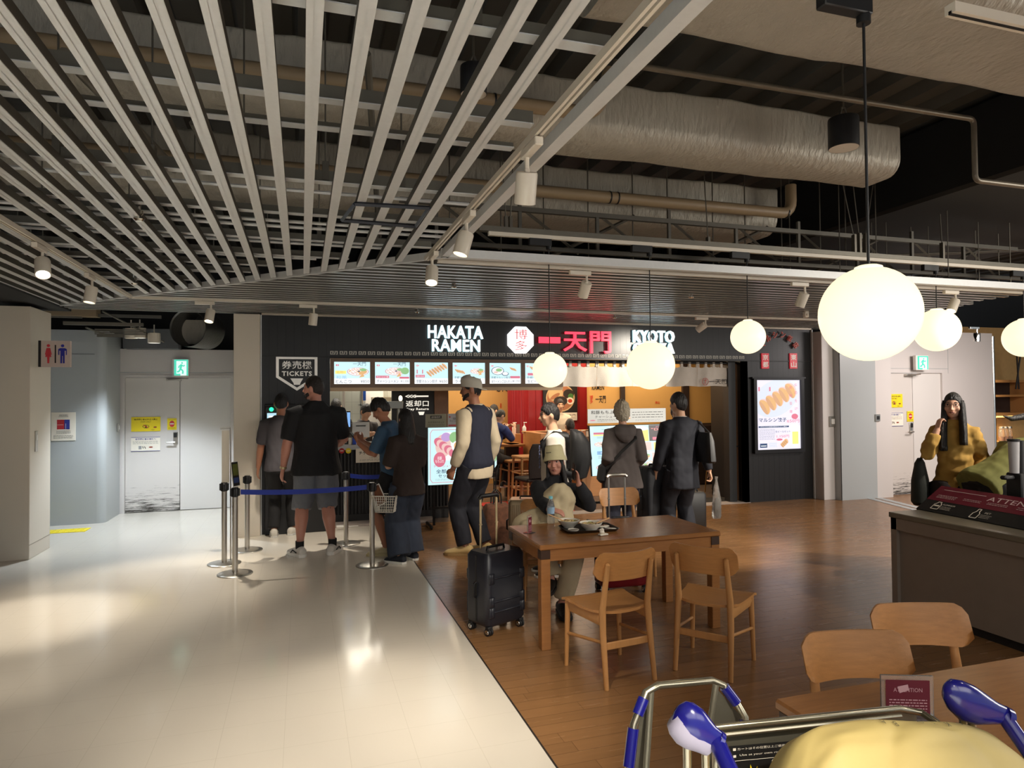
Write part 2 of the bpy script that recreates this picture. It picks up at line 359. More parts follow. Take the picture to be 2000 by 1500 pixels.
def double_door(name, x0, xm, x1, y, z, wear, seed):
    md = mat('door_paint', s8(214, 210, 205), .45, var=.02, scale=3)
    m2 = bpy.data.materials.get('worn_door')
    if m2 is None:
        m2 = mat('worn_door', s8(206, 200, 194), .5, var=.02, scale=3); nt = m2.node_tree; N = nt.nodes; L = nt.links; bs = N['Principled BSDF']
        tc = N.new('ShaderNodeTexCoord'); mp = N.new('ShaderNodeMapping'); mp.inputs['Scale'].default_value = (2.2, 2.2, 34); L.new(tc.outputs['Object'], mp.inputs[0])
        nz = N.new('ShaderNodeTexNoise'); nz.inputs['Scale'].default_value = 2.2; nz.inputs['Detail'].default_value = 7; nz.inputs['Roughness'].default_value = .75; L.new(mp.outputs[0], nz.inputs['Vector'])
        sp = N.new('ShaderNodeSeparateXYZ'); L.new(tc.outputs['Object'], sp.inputs[0])
        mr = N.new('ShaderNodeMapRange'); mr.inputs[1].default_value = .02; mr.inputs[2].default_value = .62; mr.inputs[3].default_value = .17; mr.inputs[4].default_value = -.12; L.new(sp.outputs['Z'], mr.inputs[0])
        ad = N.new('ShaderNodeMath'); ad.operation = 'ADD'; L.new(nz.outputs['Fac'], ad.inputs[0]); L.new(mr.outputs[0], ad.inputs[1])
        rp = N.new('ShaderNodeValToRGB'); rp.color_ramp.elements[0].position = .60; rp.color_ramp.elements[1].position = .70; L.new(ad.outputs[0], rp.inputs[0])
        mx = N.new('ShaderNodeMix'); mx.data_type = 'RGBA'; L.new(rp.outputs[0], mx.inputs[0]); mx.inputs[6].default_value = (*s8(206, 200, 194), 1); mx.inputs[7].default_value = (*s8(62, 58, 52), 1)
        L.new(mx.outputs[2], bs.inputs['Base Color'])
    r = thing(name, None, None, (0, 0, 0)); r['kind'] = 'structure'
    b = MB(m2); b.bx(x0, xm-.004, y+.02, y+.06, .008, z); b.obj('door_leaf', r)
    b = MB(md); b.bx(xm+.004, x1, y+.02, y+.06, .008, z); b.obj('door_leaf', r)
    b = MB(M['wallw']); t = .045
    b.bx(x0-t, x0-.004, y-.012, y+.06, 0, z+t); b.bx(x1+.004, x1+t, y-.012, y+.06, 0, z+t); b.bx(x0-.004, x1+.004, y-.012, y+.06, z+.004, z+t); b.obj('door_frame', r)
    b = MB(M['steel']); hx = xm-.06
    b.bx(hx-.03, hx+.03, y, y+.02, 1.00, 1.18, .004); b.cyl((hx, y+.01, 1.03), (hx, y-.045, 1.03), .012); b.tube([(hx, y-.045, 1.03), (hx-.03, y-.048, 1.03), (hx-.12, y-.045, 1.027)], .010, 8)
    b.mat(M['black']); b.bx(hx-.022, hx+.022, y-.015, y, 1.10, 1.17, .004)
    b.obj('door_handle', r)
    b = MB(M['steel']); b.bx(xm-.18, xm+.02, y-.04, y+.02, z-.05, z-.015, .004); b.tube([(xm-.15, y-.04, z-.03), (xm, y-.14, z-.022), (xm+.12, y-.04, z-.012)], .008, 6); b.obj('door_closer', r)
    return r
double_door('door_1', dx0, dxm, dx1, DY, dz, 1, 1)
# ---- column beside the shop, shop fascia
b = MB(M['wall']); b.bx(-.79, -.49, 8.66, 11.08, 0, 2.70, .004); struct(b, 'pillar_shop')
mslat = lines_mat('black_tongue_and_groove', s8(22, 22, 23), s8(5, 5, 5), .098, 0, .006, rough=.42, bump=.4, var=.12, scale=6, stretch=(1, 1, .3))
b = MB(mslat); FX0, FX1 = -.475, 7.80; MX0 = .335; MX1 = aty(1098, 750, FY).x; OX1 = aty(1455, 800, FY).x
b.bx(FX0, FX1, FY, FY+.10, 2.2, 2.70)                                             # fascia band
b.bx(MX0, MX1+.05, FY+.02, FY+.10, 2.168, 2.2); b.bx(FX0, MX0, FY, FY+.10, 0, 2.2); b.bx(OX1, FX1-.18, FY, FY+.10, 0, 2.2); b.bx(FX1-.18, FX1, FY, FY+.10, 0, 2.2)
b.bx(OX1, OX1+.06, FY, FY+.9, 0, 2.2)
b.mat(mat('fascia_trim', s8(190, 178, 160), .4, .2)); b.bx(FX0, FX1, FY-.02, FY+.06, 2.70, 2.725)
b.mat(M['black']); b.bx(FX0, FX1, FY-.012, FY, 2.185, 2.2)
struct(b, 'wall_shop')
b = MB(M['alu']); b.bx(FX0-.012, FX0, FY-.03, FY+.1, 0, 2.70); b.bx(FX1, FX1+.012, FY-.03, FY+.1, 0, 2.70); struct(b, 'trim_5')
# frieze of square spirals, painted on, with a faint glow put into the colour
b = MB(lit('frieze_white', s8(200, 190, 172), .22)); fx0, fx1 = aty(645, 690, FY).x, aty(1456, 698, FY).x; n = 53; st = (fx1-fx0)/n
for i in range(n):
    x = fx0+i*st; u = st*.78/9; z0 = 2.222; h = .044; v = h/6; y0, y1 = FY-.004, FY
    def cell(a, c, d, e): b.bx(x+a*u, x+d*u, y0, y1, z0+c*v, z0+e*v)
    cell(0, 0, 1, 6); cell(1, 5, 4, 6); cell(3, 2, 4, 5); cell(2, 2, 3, 3); cell(1, 0, 6, 1); cell(5, 0, 6, 4); cell(5, 5, 9, 6); cell(8, 0, 9, 5); cell(6, 3, 7, 4); cell(7, 0, 8, 1)
b.obj('trim_6')['kind'] = 'structure'
# ---- right of the shop
b = MB(M['wallw']); b.bx(FX1+.012, 8.03, 8.52, 8.9, 0, 2.66, .004); struct(b, 'pillar_right')
RY = 8.40; b = MB(M['wallg']); gx1 = aty(1713, 900, RY).x; b.bx(8.03, gx1, RY, RY+.2, 0, 2.66); b.mat(M['dark']); b.bx(8.03, 8.045, RY-.004, RY, 0, 2.66); struct(b, 'wall_right')
EY = 8.56; ez = aty(1780, 729, EY).z; ex0 = aty(1729, 850, EY).x; exm = aty(1786, 850, EY).x; ex1 = exm+(exm-ex0)*1.0; wz = aty(1870, 655, EY).z+.05; wx1 = aty(1941, 800, EY).x
b = MB(M['wallw']); b.bx(gx1, ex0-.03, RY, EY+.15, 0, wz); b.bx(ex0-.03, wx1, EY, EY+.15, ez+.02, wz); b.bx(ex1+.03, wx1, EY, EY+.15, 0, ez+.02)
b.mat(M['wallg']); b.bx(ex0-.05, ex1+.16, EY-.004, EY, ez+.075, ez+.083); b.bx(ex1+.15, ex1+.156, EY-.004, EY, ez, wz); struct(b, 'wall_right_end')
double_door('door_2', ex0, exm, ex1, EY, ez, 1, 2)
b = MB(M['chrome']); b.cyl((wx1+.03, EY+.02, 0), (wx1+.03, EY+.02, wz-.05), .03); struct(b, 'trim_7')
b = MB(M['dark']); b.bx(-7, 14, 13, 13.1, 0, 4.6); b.bx(wx1+3.6, wx1+3.7, 4, 13, 0, 4.6); struct(b, 'wall_back')
# ---- ceiling: corrugated deck far above the slats
DZ = 4.15; b = MB(M['deck']); xs = []; x = -8.
prof = []
while x < 14: prof += [(x, DZ), (x+.16, DZ), (x+.20, DZ+.09), (x+.34, DZ+.09), (x+.38, DZ)]; x += .38
R = [[V((px, y, pz)) for px, pz in prof] for y in (-5, 13.1)]
n = len(prof); b.add([p for r in R for p in r], [(i, n+i, n+i+1, i+1) for i in range(n-1)]); b.bx(-8, 14, -5, 13.1, DZ+.1, DZ+.15); struct(b, 'ceiling')
b = MB(mat('bulkhead_black', s8(11, 11, 11), .7))
bxx = atz(2000, 330, 3.45).x; b.bx(bxx, bxx+3.2, 3.2, 9.0, 3.45, DZ, .03); struct(b, 'ceiling_bulkhead')
# ================================================================ slat ceiling, mitred like a picture frame
XS = [-.375+.1369*k for k in range(-16, 9)]; MIT = 5.965; SW, SH = .047, .042
SXR = 7.55; MSIDE = mat('slat_side_shade', s8(98, 95, 88), .5, .3)  # slat sides coloured darker, their shade put into the material
def channel(b, along, c, a0, a1):
    """Aluminium box slat with a shallow centre groove on its underside, ends cut on the mitre."""
    for o, w_ in ((-.0135, .020), (.0135, .020)):
        if along == 'Y': b.add([(c+o-w_/2, a0, SZ), (c+o+w_/2, a0, SZ), (c+o+w_/2, a1-o-w_/2, SZ), (c+o-w_/2, a1-o+w_/2, SZ)], [(3, 2, 1, 0)])
        else: b.add([(a0-o+w_/2, c+o-w_/2, SZ), (a1, c+o-w_/2, SZ), (a1, c+o+w_/2, SZ), (a0-o-w_/2, c+o+w_/2, SZ)], [(3, 2, 1, 0)])
    h = SW/2
    if along == 'Y': P = [(c-h, a0), (c+h, a0), (c+h, a1-h), (c-h, a1+h)]
    else: P = [(a0+h, c-h), (a1, c-h), (a1, c+h), (a0-h, c+h)]
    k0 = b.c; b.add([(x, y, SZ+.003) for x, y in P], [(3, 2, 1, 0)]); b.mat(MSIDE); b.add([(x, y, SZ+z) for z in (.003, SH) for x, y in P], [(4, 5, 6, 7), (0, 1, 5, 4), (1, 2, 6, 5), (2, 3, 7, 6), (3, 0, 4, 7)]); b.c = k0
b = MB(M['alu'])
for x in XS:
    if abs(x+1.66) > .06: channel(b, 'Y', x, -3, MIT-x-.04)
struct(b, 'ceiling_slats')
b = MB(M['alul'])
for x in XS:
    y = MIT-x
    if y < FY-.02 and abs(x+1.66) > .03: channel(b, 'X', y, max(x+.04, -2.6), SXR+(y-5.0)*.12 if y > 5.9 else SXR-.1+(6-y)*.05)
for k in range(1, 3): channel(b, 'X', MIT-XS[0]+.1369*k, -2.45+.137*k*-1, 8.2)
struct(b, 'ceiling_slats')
b = MB(M['alu'])                                                       # mitre bar and the edge bars of both fields
def bar(b, p, q, w_, z0, z1):
    p, q = V((*p, 0)), V((*q, 0)); u = (q-p).normalized(); n = V((-u.y, u.x, 0))*(w_/2)
    P = [p-n, q-n, q+n, p+n]; b.add([a+V((0, 0, z0)) for a in P]+[a+V((0, 0, z1)) for a in P], [(3, 2, 1, 0), (4, 5, 6, 7), (0, 1, 5, 4), (1, 2, 6, 5), (2, 3, 7, 6), (3, 0, 4, 7)])
bar(b, (-2.66, MIT+2.66), (1.04, MIT-1.04), .028, SZ-.006, SZ+.05)
bar(b, (1.03, -3), (1.03, MIT-1.01), .055, SZ-.004, SZ+.05); bar(b, (1.0, MIT-1.03), (SXR, MIT-1.03), .07, SZ-.004, SZ+.06)
struct(b, 'ceiling_trim')
# carrier channels that the slats hang from, running across
b = MB(M['runner'])
for i, (Y, z, h) in enumerate([(2.78, 2.86, .10), (3.07, 2.86, .045), (3.62, 2.79, .10), (4.28, 2.79, .07), (4.98, 2.79, .08), (5.55, 2.79, .08), (6.0, 2.79, .07), (6.35, 2.79, .07), (6.9, 2.79, .07), (7.5, 2.79, .07), (8.0, 2.79, .06), (2.0, 2.80, .08), (1.2, 2.8, .08)]):
    x1 = min(.98, MIT-Y-.05)
    b.mat(M['runner']); b.bx(-3.0, x1, Y-.02, Y+.02, z+.004, z+h*.62)
    b.mat(M['alu']); b.bx(-3.0, x1, Y-.032, Y+.022, z, z+.004)
for Y, z in ((3.95, 2.84), (4.50, 2.80), (4.64, 2.80), (5.25, 2.83), (5.8, 2.83), (6.6, 2.83), (7.2, 2.83)): b.cyl((-3.0, Y, z), (min(.98, MIT-Y-.05), Y, z), .011, n=6)
for x, y0, y1 in ((-1.9, 2.2, 5.2), (-.62, 4.3, 6.3), (.30, 3.2, 5.0)): b.mat(M['runner']); b.tube([(x, y0, 3.3), (x+.25, y1, 2.86)], .018, 6)
struct(b, 'ceiling_carriers')
# ---------------------------------------------------------------- ducts, pipes and steelwork above
def duct(label, x0, x1, y0, y1, z0, z1, rad=.13, seed=1, endcap=True):
    b = MB(M['duct']); R = []; n = max(8, int((x1-x0)/.12)); prof = []
    for cx, cy, a0 in ((y1-rad, z1-.03, 0), (y0+rad, z1-.03, 90), (y0+rad, z0+rad, 180), (y1-rad, z0+rad, 270)):
        rr_ = rad if a0 >= 180 else .03
        for k in range(7):
            t = math.radians(a0+k*15); prof.append(((y1-.03 if a0 == 0 else y0+.03) + rr_*math.cos(t) if a0 < 180 else cx+rr_*math.cos(t), cy+rr_*math.sin(t)))
    for i in range(n+1):
        x = x0+(x1-x0)*i/n; ring = []
        for j, (y, z) in enumerate(prof):
            e = noise.noise(V((x*2.1+seed*9, y*3, z*3)))*.010+noise.noise(V((x*9, y*2+seed, z*5)))*.009*(1.5 if z > (z0+z1)/2 else .6)
            ring.append(V((x, y+e*(1 if y > (y0+y1)/2 else -1), z+e*(1 if z > (z0+z1)/2 else -1))))
        R.append(ring)
    b.rings(R, (1, 1)); tag(b.obj('air_duct', ang=1.2), label, 'air duct', 'foil wrapped ducts under the deck')
zb = 3.40
def yb(x, y, z): return atz(x, y, z).y
B1 = yb(1400, 345, zb); B0 = yb(1400, 296, zb); Bt = aty(1400, 190, B0).z; BX1 = aty(1712, 330, (B0+B1)/2).x
duct('wide foil wrapped air duct behind the hanging black speaker, ending beside the black bulkhead', -4.5, BX1, B0, B1, zb, Bt, .13, 1)
A1 = yb(1400, 105, zb); duct('nearest foil wrapped air duct, across the top right of the hall', 1.25, 9, A1-.75, A1, zb, zb+.5, .14, 2)
C1 = yb(1200, 470, 3.3); C0 = C1-.75; duct('rear foil wrapped air duct, behind the tan pipe and lattice girder', -4.5, aty(1430, 440, C1).x, C0, C1, 3.3, aty(1200, 335, C0).z, .16, 3)
def rod_top(Y): return 3.29 if C0-.06 < Y < C1+.06 else 3.38 if B0-.06 < Y < B1+.06 else DZ
b = MB(M['rod'])
for Y, z in ((3.62, 2.87), (4.98, 2.87), (6.0, 2.86), (6.9, 2.86), (7.5, 2.86), (2.0, 2.88)):
    for x in (-2.4, -2.0, -1.6, -1.1, -.7, -.28, .12, .52):
        if x < MIT-Y-.2:
            b.cyl((x, Y, z-.02), (x, Y, rod_top(Y)), .005, n=6); b.bx(x-.016, x+.016, Y-.03, Y+.03, z-.07, z+.03)
struct(b, 'ceiling_hangers')
def pipe_run(pts, r, m, label, name='ceiling_pipe', bands=(), bend=.0):
    b = MB(m); P = []
    for i, p in enumerate(pts):
        p = V(p)
        if 0 < i < len(pts)-1 and bend:
            a = (V(pts[i-1])-p).normalized(); c = (V(pts[i+1])-p).normalized()
            for k in range(6): t = k/5; P.append(p+a*bend*(1-t)**2+c*bend*t**2)
        else: P.append(p)
    b.tube(P, r, 14)
    b.mat(M['blackm'])
    for q, d in bands: q = V(q); d = V(d)*.006; b.cyl(q-d, q+d, r*1.06, n=16)
    return tag(b.obj(name), label, 'pipe')
PY = C0-.25; p0 = aty(1040, 372, PY); p1 = aty(1545, 405, PY); z = p0.z; pr = .052
pipe_run([(-4, PY, z), (p1.x, PY, z), (p1.x, PY, z+.28)], pr, M['tan'], 'tan insulated pipe with an elbow turning up, in front of the rear duct', bands=[((aty(1190, 380, PY).x, PY, z), (1, 0, 0)), ((aty(1535, 400, PY).x, PY, z), (1, 0, 0)), ((aty(1205, 380, PY).x, PY, z), (1, 0, 0))], bend=.13)
QY = B0-.22; q0 = aty(600, 150, QY); q1 = aty(1165, 205, QY)
pipe_run([(-4, QY, q0.z), (q1.x, QY, q0.z), (q1.x+.10, QY, q0.z+.3)], .045, M['tan'], 'tan insulated pipe above the slats, bent upward beside the front track', bands=[((aty(965, 200, QY).x, QY, q0.z), (1, 0, 0)), ((q1.x-.1, QY, q0.z), (1, 0, 0))], bend=.12)
GY = B0-.35; g = [aty(1200, 118, GY), aty(1640, 180, GY), aty(1902, 243, GY), aty(1902, 352, GY), aty(2010, 368, GY)]
zt_, xb = (g[1].z+g[2].z)/2, g[2].x
pipe_run([(g[0].x, GY, zt_), (xb, GY, zt_), (xb, GY, g[3].z), (xb+1.2, GY, g[3].z)], .020, M['pipe'], 'slim grey pipe stepping down in front of the black bulkhead', bend=.05)
b = MB(M['pipe']); a, e = atz(125, 375*.2+30, 3.1), atz(340, 330, 3.1); b.tube([a, e], .028, 10); tag(b.obj('ceiling_pipe'), 'dark grey pipe running at a slant above the left slats', 'pipe')
# lattice girder and light steel above the front edge of the lateral slats
b = MB(mat('grey_steel', s8(92, 88, 80), .5, .4)); GY2 = 5.35; zl, zh = aty(1300, 505, GY2).z, aty(1300, 432, GY2).z
b.bx(.9, 8.6, GY2-.02, GY2+.02, zl, zl+.035); b.bx(.75, 7.6, GY2-.02, GY2+.02, zh-.02, zh+.02)
x = 1.05; k = 0
while x < 7.4:
    b.bx(x-.014, x+.014, GY2-.014, GY2+.014, zl, zh+.1 if k % 2 else zh)
    R_ = V((.5, 0, zh-zl)).normalized(); b.tube([(x+.05, GY2+.02, zh), (x+.55, GY2+.02, zl)], .014, 4)
    if k % 2: b.tube([(x+.35, GY2+.2, zl), (x+1.1, GY2+.02, zh+.03)], .016, 4)
    x += .72; k += 1
tag(b.obj('lattice_girder'), 'grey steel lattice girder above the front edge of the cross slats', 'girder')
b = MB(M['rod'])
for x in [1.2+i*.42 for i in range(15)]: Y = C0-.12-.06*math.sin(x*9); b.cyl((x, Y, 2.8), (x, Y, DZ), .006, n=6)
for x in [4.6+i*.36 for i in range(9)]: b.cyl((x, 5.2+.3*math.sin(x*7), 2.8), (x, 5.2+.3*math.sin(x*7), DZ), .005, n=6)
struct(b, 'ceiling_hangers')
b = MB(M['rod']); 
for dy in (0, .09): b.tube([(4.6, 6.2+dy, 3.40), (5.0, 6.1+dy, 3.2), (5.4, 6.0+dy, 3.17), (8.6, 5.7+dy, 3.40)], .010, 8)
tag(b.obj('cable_conduit'), 'pair of bent conduits in front of the dark void', 'conduit')
# ---------------------------------------------------------------- light tracks, spotlights
def track(label, p, q, z, w_=.034, h=.03, slot=True):
    b = MB(M['white']); p, q = V((*p, z)), V((*q, z)); u = (q-p).normalized(); n = V((-u.y, u.x, 0)); Lh = (q-p).length/2; c = (p+q)/2
    Rm = MX((u, n, V((0, 0, 1)))).transposed()
    for s in (-1, 1): b.box(c+n*(s*w_*.32), (Lh*2, w_*.36, h), Rm)
    b.mat(M['dark']); b.box(c+V((0, 0, h*.2)), (Lh*2, w_*.3, h*.5), Rm)
    return tag(b.obj('light_track'), label, 'light track')
TX, LX, TY, TY2 = .905, -1.665, 7.63, 5.06
track('long white light track along the front slats, right of the fan of slats', (TX, -3), (TX, MIT-TX-.05), SZ-.005)
track('white light track among the left slats', (LX, -3), (LX, MIT-LX), SZ-.005)
track('rear white light track across the slats just before the shop front', (LX, TY), (SXR, TY), SZ-.005)
track('white light track along the front edge of the cross slats', (1.0, TY2), (SXR, TY2), SZ-.005)
HEADS = []
def spot(mount, along, aim, label, power=60, cone=46, size=1.0, col=WARM, lens=6., blend=.75, chrome=False, glow=True):
    """Track head: adapter, stem and a can aimed at a point; its lamp shines from the can's mouth."""
    mount = V(mount); along = V(along).normalized(); r = thing('track_spotlight', label, 'spotlight', mount, 0, 'track spotlights')
    s = size; n = V((-along.y, along.x, 0)); Rm = MX((along, n, V((0, 0, 1)))).transposed(); m = M['chrome'] if chrome else M['white']
    b = MB(m); b.box(along*(-.06*s)+V((0, 0, -.022*s)), (.19*s, .036*s, .036*s), Rm, .004); b.obj('adapter', r)
    j = V((0, 0, -.095*s)); d = (V(aim)-(mount+j)).normalized()
    b = MB(m); b.cyl((0, 0, -.03*s), j+d*.0, .010*s, n=8); b.ball(j, .014*s, 8, 6); b.obj('stem', r)
    a = j+d*.008*s; e = a+d*.135*s; ra = .046*s
    b = MB(m); X, Y, Z = frame(d)
    b.lathe([(.002, .004*s), (ra*.93, .004*s), (ra, .012*s), (ra, .135*s), (ra*.9, .137*s), (ra*.84, .112*s)], j, d, 24); b.obj('lamp_head', r, .6)
    b = MB(lit('lamp_glow', (1, .93, .78), lens)); b.lathe([(ra*.86, .112*s), (.001, .108*s)], j, d, 20)
    b.obj('lens', r)
    if power: lamp('SPOT', j+d*.15*s, j+d*2, power, col, .03, cone=cone, blend=blend, parent=r)
    return r
def mt(x, y, kind):
    if kind == 'R': p = atx(x, y, TX); return V((TX, p.y, SZ-.02)), V((0, 1, 0))
    if kind == 'L': p = atx(x, y, LX); return V((LX, p.y, SZ-.02)), V((0, 1, 0))
    if kind == 'B': p = aty(x, y, TY); return V((p.x, TY, SZ-.02)), V((-1, 0, 0))
    p = aty(x, y, TY2); return V((p.x, TY2, SZ-.02)), V((-1, 0, 0))
def sp(x, y, kind, aim, label, **k):
    m, a = mt(x, y, kind)
    if kind in 'RL': a = V((0, -1, 0)); m.y -= .0
    return spot(m, -a if kind in 'RL' else -a, aim, label, **k)
sp(1029, 296, 'R', atz(960, 1330), 'nearest of the white spotlights on the long front track', power=40, cone=50)
sp(911, 430, 'R', atz(640, 1400), 'middle of the white spotlights on the long front track', power=40)
sp(844, 515, 'R', (.55, 3.6, 0), 'last white spotlight of the long front track, where it meets the cross slats', power=30)
sp(83, 500, 'L', atz(120, 1500), 'white spotlight pointing down, nearer one on the left track', power=6)
sp(180, 548, 'L', atz(60, 1210), 'glowing white spotlight tilted left, farther one on the left track', power=95, cone=40)
sp(412, 596, 'B', aty(330, 1030, 6.9), 'white spotlight tilted left above the corridor entrance, on the rear track', power=110, cone=60)
sp(613, 603, 'B', (-.15, 8.05, 0), 'white spotlight hanging straight down above the ticket machines', power=100, cone=62)
sp(1378, 628, 'B', (4.4, 8.9, 1.75), 'white spotlight tilted toward the shop entrance, on the rear track', power=95, cone=80)
sp(1146, 545, 'F', (2.25, 6.5, .9), 'white spotlight on the cross slats behind the smallest globe cord', power=100, cone=62)
sp(1572, 562, 'F', (4.2, 6.4, 0), 'white spotlight above the dark sign panel, beside the rear sensor box', power=170, cone=50)
sp(1866, 578, 'F', (5.35, 5.0, .9), 'white spotlight above the second right globe lamp', power=110, cone=46)
spot((aty(1908, 645, 7.6).x, 7.6, aty(1908, 638, 7.6).z), (1, 0, 0), (aty(1908, 645, 7.6).x, 7.7, 0), 'small chrome spotlight above the white wall beside the bakery', power=30, chrome=True, col=SOFT)
# lamps of the same kind on the tracks behind the camera
for p, a, pw, cn in (((TX, .6, SZ-.1), (.25, 3.45, 0), 190, 46), ((TX, -.6, SZ-.1), (.35, 2.8, 0), 140, 42), ((LX, 3.2, SZ-.1), (-2.0, 5.35, 0), 80, 44), ((LX, 1.0, SZ-.1), (-1.3, 5.5, 0), 80, 36), ((3.2, .8, SZ-.1), (2.3, 1.5, .7), 14, 60), ((5.2, 1.5, SZ), (3.6, 6.2, 0), 70, 44), ((6.6, 3.0, SZ), (4.8, 7.0, 0), 190, 54)):
    lamp('SPOT', p, a, pw, WARM, .04, cone=cn, blend=.8, name='track_or_fill_light')
# ---------------------------------------------------------------- globe pendants
RZ = 2.93; RYL = 5.02
b = MB(M['runner']); b.bx(1.32, 8.4, RYL-.03, RYL+.03, RZ+.03, RZ+.07); b.mat(M['white']); b.bx(1.40, 8.4, RYL-.018, RYL+.018, RZ, RZ+.03)
tag(b.obj('lamp_rail'), 'pale pendant rail carrying the row of globe lamps', 'lamp rail')
r2 = atz(1690, 10, RZ); r3 = atz(2000, 52, RZ); RY2 = (r2.y+r3.y)/2
b = MB(M['white']); b.bx(2.1, 7, RY2-.02, RY2+.02, RZ+.01, RZ+.045); b.mat(M['dark']); b.bx(2.1, 7, RY2-.006, RY2+.006, RZ+.0085, RZ+.02)
tag(b.obj('lamp_rail'), 'pale pendant rail at the top right corner, holding the biggest-looking globe', 'lamp rail')
mglobe = mat('globe_glass', s8(255, 242, 205), .25, emit=.62, ecol=(1.0, .88, .60), var=.01)
def globe(cx, cy, rpx, Y, label, zr=RZ, power=14):
    p = aty(cx, cy, Y); dep = (p-CAM).dot(_f); rad = rpx*dep/FPX
    r = thing('globe_pendant', label, 'globe lamp', (p.x, Y, zr), 0, 'globe pendants'); h = p.z-zr
    b = MB(mglobe); b.ball((0, 0, h), rad, 40, 24); b.mat(M['white']); o = b.obj('globe', r)
    b = MB(mglobe); b.lathe([(rad*.28, rad*.955), (rad*.27, rad*1.0), (rad*.2, rad*1.03), (.004, rad*1.035)], (0, 0, h), n=24); b.obj('collar', r)
    b = MB(M['black']); b.cyl((0, 0, h+rad), (0, 0, -.07), .0045, n=8); b.obj('cord', r)
    b = MB(M['black']); b.bx(-.17, .02, -.022, .022, -.06, 0, .004); b.cyl((0, 0, -.085), (0, 0, -.05), .022, n=12); b.obj('rail_adapter', r)
    return r
globe(1074, 723, 34, RYL, 'small globe lamp hanging in front of the menu boards')
globe(1271, 714, 46.5, RYL, 'globe lamp hanging before the white entrance curtain and the shop lettering')
globe(1461, 658, 33, RYL, 'small globe lamp at the left of the red shop emblem')
globe(1698, 613, 92, RY2, 'largest and nearest globe lamp, in front of the right column')
globe(1830, 645, 41, RYL, 'globe lamp partly behind the largest one, before the right double door')
globe(2001, 660, 37, RYL, 'globe lamp cut off by the right edge of the picture')
# cable stays of the rail
def stay(x0, y0, x1, y1, lb): b = MB(M['rod']); a = aty(x1, y1, RYL); c = aty(x0, y0, RYL-.02); k = (DZ-a.z)/(c.z-a.z) if c.z > a.z else 1; b.cyl(a, a+(c-a)*k, .005, n=6); b.bx(a.x-.012, a.x+.012, RYL-.02, RYL+.02, RZ+.072, a.z+.03); tag(b.obj('rail_stay'), lb, 'cable stay', 'cable stays of the pendant rail')
for q, lb in (((1360, 95, 1383, 470), 'single steel stay of the pendant rail above the right part of the curtain'), ((1604, 160, 1668, 465), 'left leaning stay of the three by the hanging speaker'), ((1642, 155, 1678, 462), 'middle stay of the three by the hanging speaker'), ((1732, 180, 1690, 462), 'right leaning stay of the three by the hanging speaker'), ((1823, 190, 1840, 480), 'steel stay in front of the black bulkhead'), ((985, 380, 988, 430), 'left of the two stays at the left end of the pendant rail'), ((999, 380, 997, 430), 'right of the two stays at the left end of the pendant rail')): stay(*q, lb)
# ---------------------------------------------------------------- speakers, sensors, frame, corridor services
def speaker(x, y, wpx, Y, label):
    p = aty(x, y, Y); dep = (p-CAM).dot(_f); rd = wpx*dep/FPX/2; r = thing('hanging_speaker', label, 'speaker', p, 0, 'cylindrical black speakers')
    b = MB(M['black']); b.lathe([(.002, rd*2.1), (rd*.98, rd*2.1), (rd, rd*2.0), (rd, .004), (rd*.96, 0)], n=32); b.obj('body', r)
    b = MB(M['white']); b.lathe([(rd*.96, 0.001), (.002, .001)], n=32); b.obj('grille', r)
    b = MB(M['rod'])
    for s in (-1, 1): b.cyl((s*rd*.4, 0, rd*2.05), (s*rd*.1, 0, rd*2.9), .008, n=6)
    b.cyl((0, 0, rd*2.8), (0, 0, DZ-p.z), .008, n=6); b.obj('bracket', r)
speaker(1648, 290, 56, B0-.32, 'black cylindrical speaker hanging before the foil duct at upper right')
speaker(925, 185, 52, B0-.35, 'black cylindrical speaker hanging above the slats')
b = MB(mat('dark_blue_frame', s8(48, 54, 66), .4, .3)); fp = [atz(x, y, SZ-.012) for x, y in ((693, 398), (838, 406), (812, 442), (668, 430))]
for i in range(4):
    a, e = fp[i], fp[(i+1) % 4]; b.tube([a, e], .012, 4)
r = thing('access_frame', 'dark square frame fixed under the slats near the ramen lettering', 'frame', (0, 0, 0)); b.obj('frame', r)
r_ = r
def sprinkler(x, y, z, label):
    p = atz(x, y, z); b = MB(M['chrome']); b.lathe([(.002, 0), (.018, .0), (.03, .012), (.03, .018), (.012, .02), (.012, .035), (.022, .04), (.022, .06), (.01, .065), (.01, .18)], n=14)
    tag(b.obj('sprinkler', loc=p), label, 'sprinkler', 'ceiling sprinklers')
sprinkler(272, 432, SZ-.02, 'chrome sprinkler head among the left slats, the nearest one'); sprinkler(262, 556, SZ-.01, 'sprinkler head by the end of the left light track')
sprinkler(886, 563, SZ-.04, 'sprinkler head on the cross slats above the ramen lettering, upper one'); sprinkler(814, 612, SZ-.04, 'sprinkler head low on the cross slats left of the ramen lettering')
sprinkler(1350, 583, SZ-.04, 'sprinkler head on the cross slats above the gyoza lettering'); sprinkler(1200, 622, SZ-.04, 'sprinkler head just above the red shop name')
p = aty(1574, 612, 7.0); b = MB(M['white']); b.box((0, 0, 0), (.065, .05, .11), None, .008); b.box((0, -.03, -.02), (.03, .02, .03), None, .006); tag(b.obj('sensor_box', loc=p), 'white sensor box under the slats near the red emblem', 'sensor')
